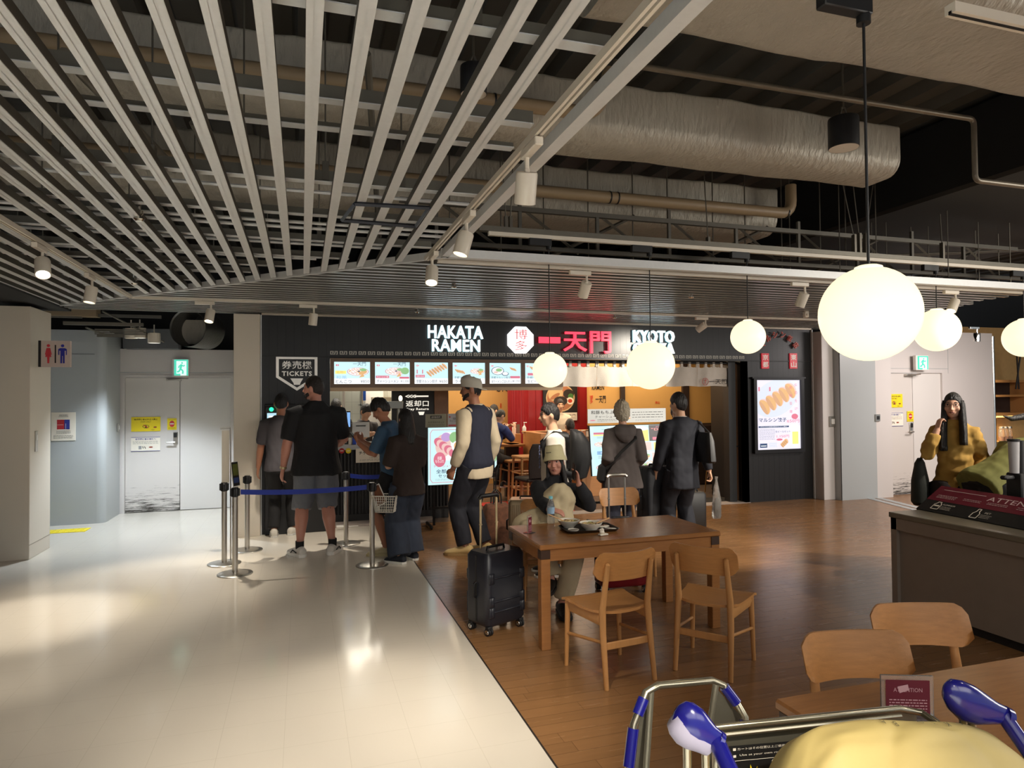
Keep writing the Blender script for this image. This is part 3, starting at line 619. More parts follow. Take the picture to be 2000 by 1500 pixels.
# corridor ceiling services
b = MB(M['runner']); CY = 9.6
for (x0, y0, x1, y1, Y) in ((124, 631, 280, 638, 9.2), (190, 655, 312, 659, 9.7), (150, 615, 315, 620, 10.0), (92, 617, 160, 617, 10.0)):
    a, e = aty(x0, y0, Y), aty(x1, y1, Y); b.bx(a.x, e.x, Y-.02, Y+.02, a.z-.02, a.z+.02)
for (x0, y0, x1, y1) in ((168, 640, 210, 655), (200, 608, 320, 668)): b.tube([aty(x0, y0, 9.2), aty(x1, y1, 9.9)], .012, 6)
for k in range(4): a, e = aty(185, 644+k*3, 9.3+k*.1), aty(285, 648+k*3, 9.3+k*.1); b.bx(a.x, e.x, a.y-.01, a.y+.01, a.z, a.z+.012)
tag(b.obj('cable_tray'), 'grey cable trays hung over the restroom corridor', 'cable tray')
b = MB(M['tan']); a, e = aty(90, 606, 10.0), aty(192, 640, 10.0); b.bx(a.x, e.x, 9.9, 10.1, e.z+.14, a.z+.1); tag(b.obj('air_duct'), 'small tan duct above the grey restroom wall', 'air duct')
b = MB(mat('spiral_duct', s8(120, 120, 118), .35, .8, bump=.3, bscale=25)); a = aty(368, 641, 9.95); b.lathe([(.24, 0), (.255, -.02), (.255, .5), (.0, .5)], a, (.35, .9, 0), 32)
b.mat(M['duct']); e = aty(395, 668, 10.3); b.bx(aty(350, 650, 10.3).x, aty(407, 650, 10.3).x, 10.3, 10.5, aty(380, 672, 10.3).z, aty(380, 625, 10.3).z)
tag(b.obj('round_duct'), 'open-ended round metal duct over the corridor double door', 'air duct')
for x, y, g in ((256, 655, 0), (273, 654, 1), (301, 664, 1)):
    p = aty(x, y, 9.7); r = thing('downlight', ('unlit white can light, leftmost of three over the corridor', 'glowing white can light, middle of three over the corridor', 'glowing white can light, rightmost of three over the corridor')[0 if not g else (1 if x < 290 else 2)], 'can light', p, 0, 'can lights of the corridor')
    b = MB(M['white']); b.lathe([(.002, .09), (.07, .09), (.075, .085), (.075, -.04), (.066, -.042), (.06, -.02)], n=20); b.obj('body', r)
    b = MB(lit('cool_lens', (.85, .95, 1), 4.) if g else M['white']); b.lathe([(.064, -.026), (.002, -.024)], n=20); b.obj('lens', r)
    b = MB(M['white']); b.cyl((0, 0, .09), (0, 0, .2), .008, n=6); b.obj('stem', r)
    if g: lamp('SPOT', (0, 0, -.06), (0, 0, -1), 85, COOL, .05, cone=110, parent=r)
# ================================================================ shop front: signs
XU, ZU = V((1, 0, 0)), V((0, 0, 1))
W1 = lit('sign_white', (.92, 1, 1), 1.5); W2 = lit('sign_halo', (.40, .85, 1), 2.2); RD = lit('sign_red', (1, .035, .07), 2.2); PL = mat('sign_paint_glow', s8(205, 200, 190), .5, emit=.18)  # the plain sign paint has a faint glow added in its material
def letters(name, t, x0, y0, x1, y1, m, label, Y=FY-.035, depth=.03, bold=.02, halo=None, cat='sign'):
    a, e = aty(x0, y1, Y), aty(x1, y0, Y); c = (a+e)/2
    b = MB(m); b.text(t, (0, 0, 0), XU, ZU, e.x-a.x, e.z-a.z, 0, bold, depth)
    if halo: b.mat(halo); b.text(t, (0, .026, 0), XU, ZU, (e.x-a.x), (e.z-a.z), 0, bold, .006)
    return tag(b.obj(name, loc=c), label, cat)
letters('lettering_sign', 'HAKATA', 836, 637.5, 943, 660, W1, 'backlit white word HAKATA on the black fascia', halo=W2, bold=.012)
letters('lettering_sign', 'RAMEN', 844, 664, 937, 686, W1, 'backlit white word RAMEN on the black fascia', halo=W2, bold=.012)
letters('lettering_sign', 'KYOTO', 1237, 646.5, 1316, 668, W1, 'backlit white word KYOTO on the black fascia', halo=W2, bold=.012)
letters('lettering_sign', 'GYOZA', 1237, 670.5, 1316, 690, W1, 'backlit white word GYOZA half hidden by a globe lamp', halo=W2, bold=.012)
for ch, x0, y0, x1, y1, lb in (('一', 1052, 659, 1093, 670, 'first glowing red character of the shop name, a single stroke'), ('天', 1100, 649, 1145, 686, 'middle glowing red character of the shop name'), ('門', 1152, 648, 1192, 690, 'last glowing red character of the shop name, shaped like a gate')):
    letters('lettering_sign', ch, x0, y0, x1, y1, RD, lb, bold=.012)
a, e = aty(993, 689, FY-.06), aty(1042, 639, FY-.06); c = (a+e)/2; rr_ = (e.x-a.x)/2
r = thing('octagon_sign', 'glowing white octagon with red characters on the fascia', 'sign', c)
b = MB(lit('octagon_white', (1, .96, .98), 1.7)); b.prism([(rr_*1.08*math.cos(math.radians(22.5+45*k)), rr_*1.08*math.sin(math.radians(22.5+45*k))) for k in range(8)], (0, .05, 0), XU, ZU, .05); b.obj('panel', r)
b = MB(lit('sign_red_dim', (.9, .12, .12), .8)); b.text('博', (0, 0, rr_*.42), XU, ZU, rr_*1.0, rr_*.75, .003); b.text('多', (0, 0, -rr_*.42), XU, ZU, rr_*.95, rr_*.72, .003); b.obj('lettering', r)
# ticket shield
Y = FY-.012; S = lambda x, y: (aty(x, y, Y).x-aty(580, 728, Y).x, aty(x, y, Y).z-aty(580, 728, Y).z); o = aty(580, 728, Y)
r = thing('ticket_sign', 'white shield outline sign reading TICKETS above the ticket machines', 'sign', o)
b = MB(PL); out = [S(539, 696), S(620, 696.8), S(620, 738), S(580, 763), S(539, 737)]; inn = [S(544.5, 701), S(614.5, 701.6), S(614.5, 735.5), S(580, 757), S(544.5, 734.5)]
for i in range(5):
    j = (i+1) % 5; b.prism([out[i], out[j], inn[j], inn[i]], (0, .01, 0), XU, ZU, .008)
b.prism([S(567, 739), S(592, 739), S(586.5, 748.5), S(586, 751.5), S(574, 751.5), S(573.5, 748.5)], (0, .01, 0), XU, ZU, .008); b.obj('shield', r)
b = MB(PL); c0 = S(580, 712.7); b.text('券売機', (c0[0], .008, c0[1]), XU, ZU, S(609, 0)[0]-S(551, 0)[0], S(0, 704)[1]-S(0, 721.5)[1], .004, .01, .004)
c0 = S(580, 729.7); b.text('TICKETS', (c0[0], .008, c0[1]), XU, ZU, S(609, 0)[0]-S(551, 0)[0], S(0, 724.5)[1]-S(0, 735)[1], .004, .03, .004); b.obj('lettering', r)
# menu light boxes under the fascia, six in a row
mcas = mat('walnut_casing', s8(118, 92, 68), .4, var=.15, scale=6, stretch=(1, 8, 8))
zt, zb_ = aty(690, 700, FY).z, aty(690, 757, FY).z; zs1, zs0 = aty(690, 706.5, FY).z, aty(690, 750.5, FY).z
mx0, mx1 = aty(645, 720, FY).x, aty(1098, 720, FY).x; px0 = aty(652, 720, FY).x; pit = (aty(1024.5, 720, FY).x-px0)/5; pw = aty(723, 720, FY).x-px0
b = MB(mcas); y0, y1 = FY-.03, FY+.08
b.bx(mx0, mx1, y0, y1, zs1, zt); b.bx(mx0, mx1, y0, y1, zb_, zs0); b.bx(mx0, px0, y0, y1, zs0, zs1)
for k in range(6): x = px0+pit*k+pw; b.bx(x, (px0+pit*(k+1)) if k < 5 else mx1, y0, y1, zs0, zs1)
b.mat(M['black']); b.bx(mx0, mx1, y1-.02, y1, zs0, zs1); b.mat(mat('warm_sill', s8(196, 168, 132), .45)); b.bx(mx0, mx1, FY-.02, FY+.10, zb_-.045, zb_)
tag(b.obj('menu_casing'), 'walnut casing holding the row of lit menu boards', 'casing')
lbg = lit('menu_cyan', (.66, .96, 1), .95); lw = lit('menu_white', (.98, 1, 1), 1.); lor = lit('menu_orange', (.93, .55, .24), .8); ldk = lit('menu_ink', (.08, .14, .3), .5); lgr = lit('menu_green', (.36, .66, .3), .8); lrd = lit('menu_red', (.85, .22, .32), .8); lbr = lit('menu_brown', (.72, .4, .2), .8); lpk = lit('menu_pink', (.95, .66, .6), .85); lye = lit('menu_yellow', (1, .93, .25), .95); lgy = lit('menu_grey', (.35, .38, .45), .6); lbl = lit('menu_blue', (.3, .55, .85), .9)
def bowl_art(d, x, y, r, broth=lor):
    d.ell(lrd, x, y, r, r*.62); d.ell(lw, x, y, r*.94, r*.57); d.ell(broth, x, y, r*.86, r*.50)
    for k, (u, v) in enumerate(((-.45, .12), (-.2, -.1), (-.5, -.15), (0, .18))): d.ell(lw, x+r*u, y+r*v*1.6, r*.33, r*.2, 16, rot=-25); d.ell(lpk, x+r*u, y+r*v*1.6, r*.22, r*.11, 14, rot=-25)
    d.ell(lgr, x+r*.48, y+r*.28, r*.33, r*.22); d.ell(ldk, x+r*.08, y+r*.05, r*.13, r*.08); d.poly(lor, [(x+r*.1, y-r*.9), (x+r*.45, y-r*.2), (x+r*.6, y-r*.75)])
def gyoza_art(d, x, y, s, n=6, dx=.11, dy=.07, bro=lbr):
    for k in range(n):
        u, v = x+k*s*dx*3, y+k*s*dy*3; d.ell(lpk, u+s*.02, v+s*.02, s*.33, s*.26, 18, 0, 180, rot=-44); d.ell(lor, u, v, s*.31, s*.21, 18, 0, 180, rot=-44); d.ell(bro, u, v, s*.29, s*.07, 16, rot=-44)
menus = [('一天門', '3', '和風\nとんこつ', '¥850', 'ramen with an orange broth'), ('一天門', '8', 'チャーシューメン', '¥1,100', 'ramen topped with sliced pork'), ('', '45', '京都マルシン餃子', '¥650', 'a row of fried dumplings'), ('', '65', '京都マルシン餃子\nラーメンセット', '', 'dumplings beside a bowl of ramen'), ('', '66', '京都マルシン餃子\nBラーメンごはんセット', '¥1,350', 'ramen, rice and dumplings'), ('', '44', '京都マルシン\n生ビールセット', '', 'dumplings, the board half hidden by a globe')]
for k, (top, num, txt, pr_, desc) in enumerate(menus):
    x = px0+pit*k; r = thing('menu_board', f'lit cyan menu board above the counter showing {desc}', 'menu board', (x+pw/2, FY-.01, (zs0+zs1)/2), 0, 'lit menu boards in a row')
    h = zs1-zs0; b = MB(M['whitep']); b.bx(-pw/2+.003, pw/2-.003, .0, .06, -h/2+.003, h/2-.003); b.obj('box', r)
    b = MB(); d = Draw(b, (-pw/2+.003, -.001, -h/2+.003), XU*(pw-.006), ZU*(h-.006), .0004)
    d.rect(lbg, 0, 0, 1, 1); d.rect(lw, 0, 0, 1, .26); d.ell(lrd, .09, .85, .045, .045); d.text(lw, num, .09, .85, h=.09)
    if k == 0: bowl_art(d, .66, .56, .30); d.rect(lye, .03, .46, .33, .60); d.text(lor, '名物!!', .18, .53, w=.22)
    if k == 1: bowl_art(d, .58, .58, .29, lpk); d.ell(lgr, .86, .6, .12, .16); d.rect(lrd, .02, .27, .40, .38); d.rect(lrd, .7, .24, .98, .33); d.text(lw, 'チャーシュー増', .21, .325, w=.32)
    if k == 2: gyoza_art(d, .42, .45, .34, 7, .075, .06); d.rect(lrd, .03, .30, .3, .42); d.text(lw, '京都の名店', .165, .36, w=.22); d.rect(lrd, .06, .48, .09, .66); d.rect(lrd, .22, .48, .25, .66)
    if k == 3: gyoza_art(d, .12, .6, .24, 4, .09, -.03); bowl_art(d, .76, .6, .22)
    if k == 4: d.ell(ldk, .26, .62, .2, .2); d.ell(lw, .26, .62, .18, .18); d.ell(lgr, .3, .66, .1, .08); d.ell(lpk, .2, .55, .07, .05); d.ell(ldk, .5, .48, .11, .1); d.ell(lw, .5, .49, .09, .08); gyoza_art(d, .68, .72, .2, 4, .07, -.03); d.rect(lrd, .66, .26, .97, .37)
    if k == 5: gyoza_art(d, .2, .75, .25, 4, .07, -.03); d.rect(lrd, .08, .4, .3, .52); d.rect(lye, .6, .4, .75, .85)
    if top: d.text(ldk, top, .7, .91, w=.36)
    ls = txt.split('\n')
    if len(ls) == 2: d.text(lbl if k == 0 else ldk, ls[0], .2 if k == 0 else .36, .30, w=.3 if k == 0 else .62, h=.15 if k == 0 else .11); d.text(ldk, ls[1], .26 if k == 0 else .42, .11, w=.44 if k == 0 else .7, h=.15)
    else: d.text(ldk, ls[0], .36, .12, w=.62, h=.15)
    if pr_: d.text(lgy, pr_, .85, .12, w=.24, h=.13)
    b.obj('display', r)
# curtain over the entrance
NY = FY+.16; nx0, nx1 = aty(1096, 740, NY).x, aty(1424, 740, NY).x; nz1, nz0 = aty(1200, 714, NY).z, aty(1200, 755, NY).z
mcl = mat('white_linen', s8(212, 204, 192), .85, var=.04, scale=20, bump=.2, bscale=120)
r = thing('entrance_curtain', 'short white cloth curtain hanging over the shop entrance', 'curtain', (0, NY, 0))
b = MB(M['black']); b.cyl((nx0-.05, 0, nz1+.045), (nx1+.05, 0, nz1+.045), .014, n=10); b.obj('rod', r)
np_ = 5; pwid = (nx1-nx0)/np_
for k in range(np_):
    b = MB(mcl); nx, nzs = 22, 8; x0 = nx0+pwid*k+.004; P = []
    for j in range(nzs+1):
        for i in range(nx+1):
            u, v = i/nx, j/nzs; sag = .022*abs(math.sin(u*math.pi*4))*(v**3)
            P.append(V((x0+(pwid-.008)*u, .02*math.sin(u*9+k*2)*(1-v*.4)+.010*noise.noise(V((u*6+k*5, v*2, 1))), nz0+(nz1-nz0)*v-sag+.006*math.sin(u*7+k))))
    F = [(j*(nx+1)+i, j*(nx+1)+i+1, (j+1)*(nx+1)+i+1, (j+1)*(nx+1)+i) for j in range(nzs) for i in range(nx)]
    b.add(P, F, True); b.add([p+V((0, .006, 0)) for p in P], [f[::-1] for f in F], True)
    for i in range(5): xx = x0+(pwid-.008)*i/4; b.bx(max(x0, xx-.02), min(x0+pwid-.008, xx+.02), -.012, .018, nz1-.02, nz1+.06)
    if k == 4:
        def q(x, y): p = aty(x, y, NY); return p.x, p.z
        cx, cz = q(1375, 745.5); b.mat(mat('noren_red', s8(190, 40, 36), .7)); b.lathe([(.056, 0), (.056, .001), (.05, .001), (.05, 0)], (cx, -.036, cz), (0, -1, 0), 24); b.text('博', (cx, -.036, cz+.018), XU, ZU, .045, .035); b.text('多', (cx, -.036, cz-.02), XU, ZU, .045, .035)
        b.mat(M['ink']); cx, cz = q(1399.5, 745.5); b.text('一天門', (cx, -.036, cz), XU, ZU, q(1416, 0)[0]-q(1382, 0)[0], .075, .001, .01)
    b.obj('panel', r)
# right panel: red plaques, arched name, lit poster
for t, x0, x1, lb in (('京\n都', 1488, 1502, 'small red plaque with two white characters, left one beside the emblem'), ('東\n山', 1543, 1557, 'small red plaque with two white characters, right one beside the emblem')):
    Y = FY-.02; a, e = aty(x0, 720, Y), aty(x1, 690, Y); c = (a+e)/2; w_, h_ = e.x-a.x, e.z-a.z
    r = thing('plaque', lb, 'plaque', c); b = MB(mat('plaque_red', s8(188, 40, 52), .4, emit=.25)); b.bx(-w_/2, w_/2, 0, .02, -h_/2, h_/2, .002); b.obj('board', r)
    b = MB(PL); l1, l2 = t.split('\n'); b.text(l1, (0, -.0, h_*.23), XU, ZU, w_*.74, h_*.36, .002, .02); b.text(l2, (0, 0, -h_*.23), XU, ZU, w_*.74, h_*.36, .002, .02); b.obj('lettering', r)
Y = FY-.03; cc = aty(1522, 712, Y); b = MB(mat('dull_red_letter', s8(150, 62, 48), .45, emit=.12)); ra = aty(1566, 712, Y).x-cc.x
for ch, an in zip('マルシン飯店', (139, 120, 101, 80, 61, 41)):
    t = math.radians(an); p = V((math.cos(t)*ra*.96, 0, math.sin(t)*ra*1.1)); U = V((math.sin(t), 0, -math.cos(t))); b.text(ch, p, U, V((math.cos(t), 0, math.sin(t))), .085, .10, .0, .02, .02)
tag(b.obj('arched_lettering', loc=cc), 'arched red shop name in raised characters on the right black panel', 'sign')
Y = FY-.012; a, e = aty(1471, 886, Y), aty(1566, 737, Y); w_, h_ = e.x-a.x, e.z-a.z
r = thing('poster_screen', 'tall lit poster of fried dumplings on the right black panel', 'screen', ((a.x+e.x)/2, Y, (a.z+e.z)/2))
b = MB(M['blackm']); t = .055; b.bx(-w_/2, w_/2, -.05, 0, h_/2-t*.8, h_/2); b.bx(-w_/2, w_/2, -.05, 0, -h_/2, -h_/2+t); b.bx(-w_/2, -w_/2+t, -.05, 0, -h_/2+t, h_/2-t*.8); b.bx(w_/2-t, w_/2, -.05, 0, -h_/2+t, h_/2-t*.8)
b.bx(-w_/2-.03, w_/2+.03, -.055, 0, h_/2-.02, h_/2+.004); b.obj('frame', r)
b = MB(); pk = lit('poster_pale', (.9, .86, 1), .9); d = Draw(b, (-w_/2+t, -.012, -h_/2+t), XU*(w_-2*t), ZU*(h_-1.8*t), .0005)
d.rect(pk, 0, 0, 1, 1); d.ell(lit('plate', (.80, .86, .98), .85), .45, .74, .52, .26, rot=20)
for k in range(5): u, v = .17+k*.145, .60+k*.058; d.ell(lpk, u+.01, v+.006, .165, .115, 24, 0, 180, rot=-54); d.ell(lor, u, v, .158, .095, 24, 0, 180, rot=-54); d.ell(lit('seared', (.80, .45, .25), .8), u-.004, v-.002, .15, .032, 20, rot=-54)
for i, ch in enumerate('伝統の味を受け継ぐ'): d.text(lrd, ch, .9-.12*(i % 2), .93-.058*i+.02*(i % 2), h=.045)
for i, ch in enumerate('東山'): d.rect(lrd, .05+.24*i, .84, .08+.24*i, .90)
d.text(ldk, 'マルシン餃子', .36, .425, w=.62, h=.062, bold=.015); d.ell(lrd, .86, .47, .075, .04); d.text(lrd, '650円', .82, .405, w=.28, h=.05)
d.rect(ldk, .04, .315, .72, .338); d.text(lw, 'パリパリの焼き餃子とご一緒に', .38, .327, w=.6, h=.014)
d.scribble(ldk, .05, .14, .4, .30, 8, .004, 3); d.text(lrd, '1,150円', .58, .185, w=.28, h=.045); d.text(ldk, '生ビールセット', .58, .255, w=.34, h=.03); d.ell(lrd, .5, .14, .07, .016)
d.rect(lw, .77, .05, .97, .33); d.rect(lye, .79, .07, .93, .25); d.rect(lw, .79, .25, .93, .28); d.rect(ldk, .06, .03, .22, .09); d.rect(lw, .08, .05, .2, .06); d.scribble(lbl, .26, .03, .44, .10, 4, .004, 5); gyoza_art(d, .55, .05, .16, 4, .06, .04)
b.obj('display', r)
# folded shutter beside the panel
b = MB(mat('shutter_wood', s8(132, 100, 74), .45, var=.15, stretch=(8, 8, 1))); sx0, sx1 = aty(1435, 850, FY+.2).x, OX1-.012
for k in range(3): x = sx0+(sx1-sx0)*k/3; b.bx(x+.004, x+(sx1-sx0)/3-.004, FY+.16, FY+.24, .02, 2.15, .006)
b.mat(M['dark']); b.bx(sx0, sx1, FY+.155, FY+.16, .85, .87); tag(b.obj('folding_shutter'), 'brown folded shutter leaf at the right side of the entrance', 'shutter')
b = MB(M['black']); b.bx(aty(1424, 850, FY+.12).x, aty(1438, 850, FY+.12).x, FY+.12, FY+.26, 0, 2.19); b.bx(MX1, OX1, FY+.26, FY+.30, 2.15, 2.2); struct(b, 'pillar_entrance')
# ---------------------------------------------------------------- ticket machines
for x0, x1, g, lb in ((-.44, -.075, 1, 'black ticket machine with a green lamp, left one by the pillar'), (-.055, .30, 0, 'black ticket machine with a glowing screen, right one near the counter')):
    r = thing('ticket_machine', lb, 'ticket machine', ((x0+x1)/2, FY-.036, 0), 0, 'ticket machines'); w_ = x1-x0
    b = MB(M['black']); b.bx(-w_/2, w_/2, -.03, .034, .002, 1.60, .008); b.obj('body', r)
    b = MB(M['blackm']); b.bx(-w_/2+.01, w_/2-.01, -.05, -.03, 1.14, 1.57, .006); b.bx(-w_/2+.05, w_/2-.05, -.055, -.03, .62, .80, .006); b.bx(-.06, .06, -.055, -.03, .86, 1.02, .006); b.obj('bezel', r)
    b = MB(); d = Draw(b, (-w_/2+.03, -.051, 1.17), XU*(w_-.06), ZU*(.32 if g else .37), .0004); sc = lit('machine_screen', (.55, .85, 1), .9); d.rect(sc, 0, 0, 1, 1)
    for i in range(3):
        for j in range(3): d.rect(lw, .06+.31*i, .06+.3*j, .31+.31*i, .3+.3*j); d.k -= 1; d.ell(lor, .185+.31*i, .2+.3*j, .07, .05); d.k -= 1
    b.obj('screen', r)
    if g: b = MB(lit('green_lamp', (.02, .85, .3), 2.5)); b.lathe([(.026, 0), (.022, .016), (.002, .022)], (-w_/2+.08, -.05, 1.535), (0, -1, 0), 16); b.obj('indicator_lamp', r)
# ---------------------------------------------------------------- counter with ribbed front
CY0 = 9.12; ct = aty(668, 869, CY0).z; cx0, cx1 = .14, aty(834, 900, CY0).x+.3
r = thing('serving_counter', 'black ribbed serving counter under the menu boards', 'counter', (0, CY0, 0))
b = MB(M['black']); b.bx(cx0, cx1, .02, .6, 0, ct-.07); n = int((cx1-cx0)/.046)
for i in range(n): x = cx0+(i+.5)*(cx1-cx0)/n; b.cyl((x, .014, .12), (x, .014, ct-.07), .016, n=8, cap=(0, 0))
b.obj('front', r); b = MB(M['steel']); b.bx(cx0, cx1, -.01, .62, ct-.07, ct, .004); b.obj('top', r)
b = MB(M['black']); b.bx(cx0, cx1, .0, .03, .0, .12, .003); b.obj('kick_board', r)
for x, m, lb in ((667.5, M['red'], 'round red sticker on the counter edge'), (680.5, M['yellow'], 'round yellow sticker on the counter edge')):
    p = aty(x, 880.5, CY0-.02); b = MB(m); b.lathe([(.036, 0), (.036, .003), (.001, .004)], (0, 0, 0), (0, -1, 0), 20); b.mat(M['paper']); b.bx(-.02, .02, -.005, -.004, -.006, .006); tag(b.obj('sticker', loc=p), lb, 'sticker')
a, e = aty(695, 904, CY0-.03), aty(770, 874, CY0-.03); b = MB(M['paper']); w_, h_ = e.x-a.x, e.z-a.z; b.bx(0, w_, 0, .004, 0, h_); d = Draw(b, (0, 0, 0), XU*w_, ZU*h_); d.text(M['ink'], 'チケットをお渡し', .48, .68, w=.8, h=.26, bold=.02); d.text(M['ink'], 'ください', .45, .32, w=.2, h=.1); d.scribble(M['ink'], .1, .08, .9, .24, 2, .003)
tag(b.obj('paper_notice', loc=(a.x, CY0-.03, a.z)), 'cream paper notice about tickets taped to the ribbed counter', 'notice')
# register, monitor and bits on the counter
p = aty(705, 869, CY0+.1); r = thing('register_display', 'silver register display seen from behind on the counter', 'register', (p.x, CY0+.12, ct))
b = MB(M['steel']); b.box((0, 0, .19), (.235, .02, .21), MX.Rotation(-.15, 3, 'X'), .006); b.obj('screen_back', r)
b = MB(M['whitep']); b.box((.0, -.02, .13), (.06, .02, .07), None, .004); b.box((0, .03, .01), (.2, .14, .02), None, .006); b.cyl((0, .02, .02), (0, .01, .15), .018, n=10); b.obj('stand', r)
b = MB(M['ink']); b.box((0, -.018, .245), (.13, .008, .012)); b.obj('slot', r)
p = aty(692, 868, CY0+.05); b = MB(mat('blue_box', s8(30, 70, 180), .5)); b.box((0, 0, .06), (.05, .06, .12), None, .003); b.mat(M['paper']); b.box((-.05, 0, .045), (.05, .02, .09)); b.mat(lpk); b.box((.09, -.02, .03), (.12, .03, .05)); tag(b.obj('leaflet_holder', loc=(p.x, CY0+.06, ct)), 'small blue leaflet holder on the counter edge', 'holder')
p = aty(680, 822, CY0+.15); r = thing('register_screen', 'black monitor with a blue glow on the counter, beside the man in black', 'monitor', (p.x, CY0+.2, ct))
b = MB(M['black']); b.box((0, 0, .33), (.05, .30, .24), None, .006); b.cyl((0, 0, .0), (0, 0, .25), .02, n=8); b.box((0, 0, .008), (.16, .2, .016), None, .004); b.obj('monitor', r)
b = MB(lit('blue_screen', (.25, .5, .95), .9)); b.bx(-.028, -.0255, -.14, .14, .225, .435); b.bx(-.02, .02, -.152, -.1505, .235, .43); b.obj('screen', r)
# ---------------------------------------------------------------- interior walls and kitchen
KY = 11.6; mst = mat('kitchen_steel', s8(150, 152, 146), .35, .6, var=.1, scale=4)
b = MB(lines_mat('kitchen_tile', s8(190, 192, 182), s8(150, 150, 142), .2, .2, .004, .3, axis='XZ')); b.bx(.0, 2.3, KY, KY+.1, 0, 2.45); struct(b, 'wall_kitchen')
b = MB(M['dark']); b.bx(-.4, 9, FY+.12, 12.9, 2.46, 2.5); struct(b, 'ceiling_shop')
r = thing('extractor_hood', 'steel extractor hood in the kitchen', 'hood', (aty(670, 770, 11).x, 11.1, 0)); b = MB(mst); b.bx(-.35, .35, -.3, .3, 2.02, 2.45, .01); b.obj('hood', r); b = MB(M['steel'])
for k in (-.28, 0, .28): b.cyl((k, -.25, 1.45), (k, -.25, 2.02), .022, n=10)
b.obj('pipe', r)
r = thing('kitchen_shelf', 'steel kitchen shelf with trays behind the counter', 'shelf', (aty(740, 800, 10.6).x, 10.7, 0)); b = MB(mst); b.bx(-.3, .38, -.12, .12, 1.55, 1.575); b.bx(-.3, .38, -.12, .12, 1.84, 1.86)
for x in (-.29, .36): b.bx(x, x+.02, -.12, -.10, .9, 2.2)
b.obj('frame', r); b = MB(mat('tray_beige', s8(186, 172, 146), .5)); b.bx(-.1, .34, -.1, .1, 1.58, 1.68, .004); b.bx(-.25, .1, -.1, .1, 1.865, 1.93, .004); b.obj('trays', r)
p = aty(710, 772, 10.9); b = MB(mat('hung_blue_sheet', s8(40, 90, 190), .5)); b.box((0, 0, 0), (.075, .006, .17)); tag(b.obj('blue_sheet', loc=p), 'blue sheet hung in the kitchen', 'sheet')
p = aty(778, 790, 9.95); r = thing('steel_cabinet', 'grey steel box with a white bulb on top beside the tray return sign', 'box', p); b = MB(mst); b.bx(-.16, .06, -.08, .08, -.06, .05, .006); b.cyl((0, 0, -.3), (0, 0, -.06), .02); b.obj('body', r); b = MB(lit('bulb', (1, .9, .7), 1.5)); b.ball((.03, -.02, .09), (.03, .03, .045), 12, 8); b.obj('bulb', r)
r = thing('wall_shelf_unit', 'tall white fridge at the back of the kitchen', 'fridge', (aty(735, 800, 11.3).x, 11.3, 0)); b = MB(M['whitep']); b.bx(-.2, .1, -.2, .25, .02, 2.0, .01); b.obj('body', r); b = MB(M['blackm']); b.bx(.05, .065, -.215, -.2, 1.0, 1.5, .002); b.obj('handle', r)
TYR = 10.2; a, e = aty(766, 900, TYR), aty(848, 750, TYR); b = MB(M['black']); b.bx(a.x, e.x, TYR, TYR+.06, .9, 2.44); b.mat(lit('tray_sign', (1, .93, .8), .9))
def TP(x, y): p = aty(x, y, TYR); return p.x, p.z
c0 = TP(815, 788); b.text('返却口', (c0[0], TYR, c0[1]), XU, ZU, TP(837, 0)[0]-TP(793, 0)[0], TP(0, 781)[1]-TP(0, 795)[1], .002, .01); c0 = TP(815, 799.5); b.text('Tray Return', (c0[0], TYR, c0[1]), XU, ZU, TP(837, 0)[0]-TP(793, 0)[0], TP(0, 796)[1]-TP(0, 803)[1], .002, .02)
x0, zc = TP(810, 774); x1 = TP(832, 0)[0]; hh = TP(0, 772.3)[1]-TP(0, 775.7)[1]; b.bx(x0, x1, TYR-.003, TYR, zc-hh/2, zc+hh/2)
for k in range(3): xx = x0-k*.05; b.prism([(xx-.05, zc), (xx, zc+hh), (xx+.025, zc+hh), (xx-.022, zc), (xx+.025, zc-hh), (xx, zc-hh)], (0, TYR, 0), XU, ZU, .003)
c0 = TP(823, 808); b.prism([(c0[0]-.05, c0[1]+.03), (c0[0]+.05, c0[1]+.03), (c0[0]+.03, c0[1]-.02), (c0[0]-.03, c0[1]-.02)], (0, TYR, 0), XU, ZU, .003)
tag(b.obj('tray_return_sign'), 'black Tray Return sign with a white arrow behind the counter', 'sign')
b = MB(mat('shop_wood_post', s8(124, 88, 60), .45, var=.12, stretch=(8, 8, 1))); b.bx(e.x, TP(870, 0)[0], TYR-.02, TYR+.3, 0, 2.46); struct(b, 'pillar_tray')
mgold = mat('gold_wall', s8(204, 158, 92), .5, var=.05, scale=3); mpost = mat('dark_post', s8(48, 34, 28), .5)
GY = 12.4; b = MB(mgold); b.bx(aty(868, 800, TYR).x-.3, aty(1150, 800, GY).x, GY, GY+.1, 0, 2.46); struct(b, 'wall_gold_left')
b = MB(mat('red_cladding', s8(150, 28, 34), .4, var=.1)); RYc = 11.9; cxx = aty(1012, 800, RYc).x; rc = (aty(1030, 800, RYc).x-aty(995, 800, RYc).x)/2*1.05
b.cyl((cxx, RYc, 0), (cxx, RYc, 2.46), rc, n=48); n = 26
for i in range(n): t = 2*math.pi*i/n; b.cyl((cxx+rc*math.cos(t), RYc+rc*math.sin(t), .0), (cxx+rc*math.cos(t), RYc+rc*math.sin(t), 2.46), .012, n=6)
x0, x1 = aty(1026, 800, RYc).x, aty(1153, 800, RYc).x; b.bx(x0, x1, RYc+.02, RYc+.12, 0, 2.46)
for k in range(9): x = x0+(x1-x0)*(k+.5)/9; b.bx(x-.006, x+.006, RYc+.01, RYc+.02, 0, 2.46)
struct(b, 'wall_red')
WY = 11.3; wx0, wx1_ = aty(1151, 800, WY).x, aty(1426, 800, WY).x+.35; zd = aty(1380, 826, WY).z
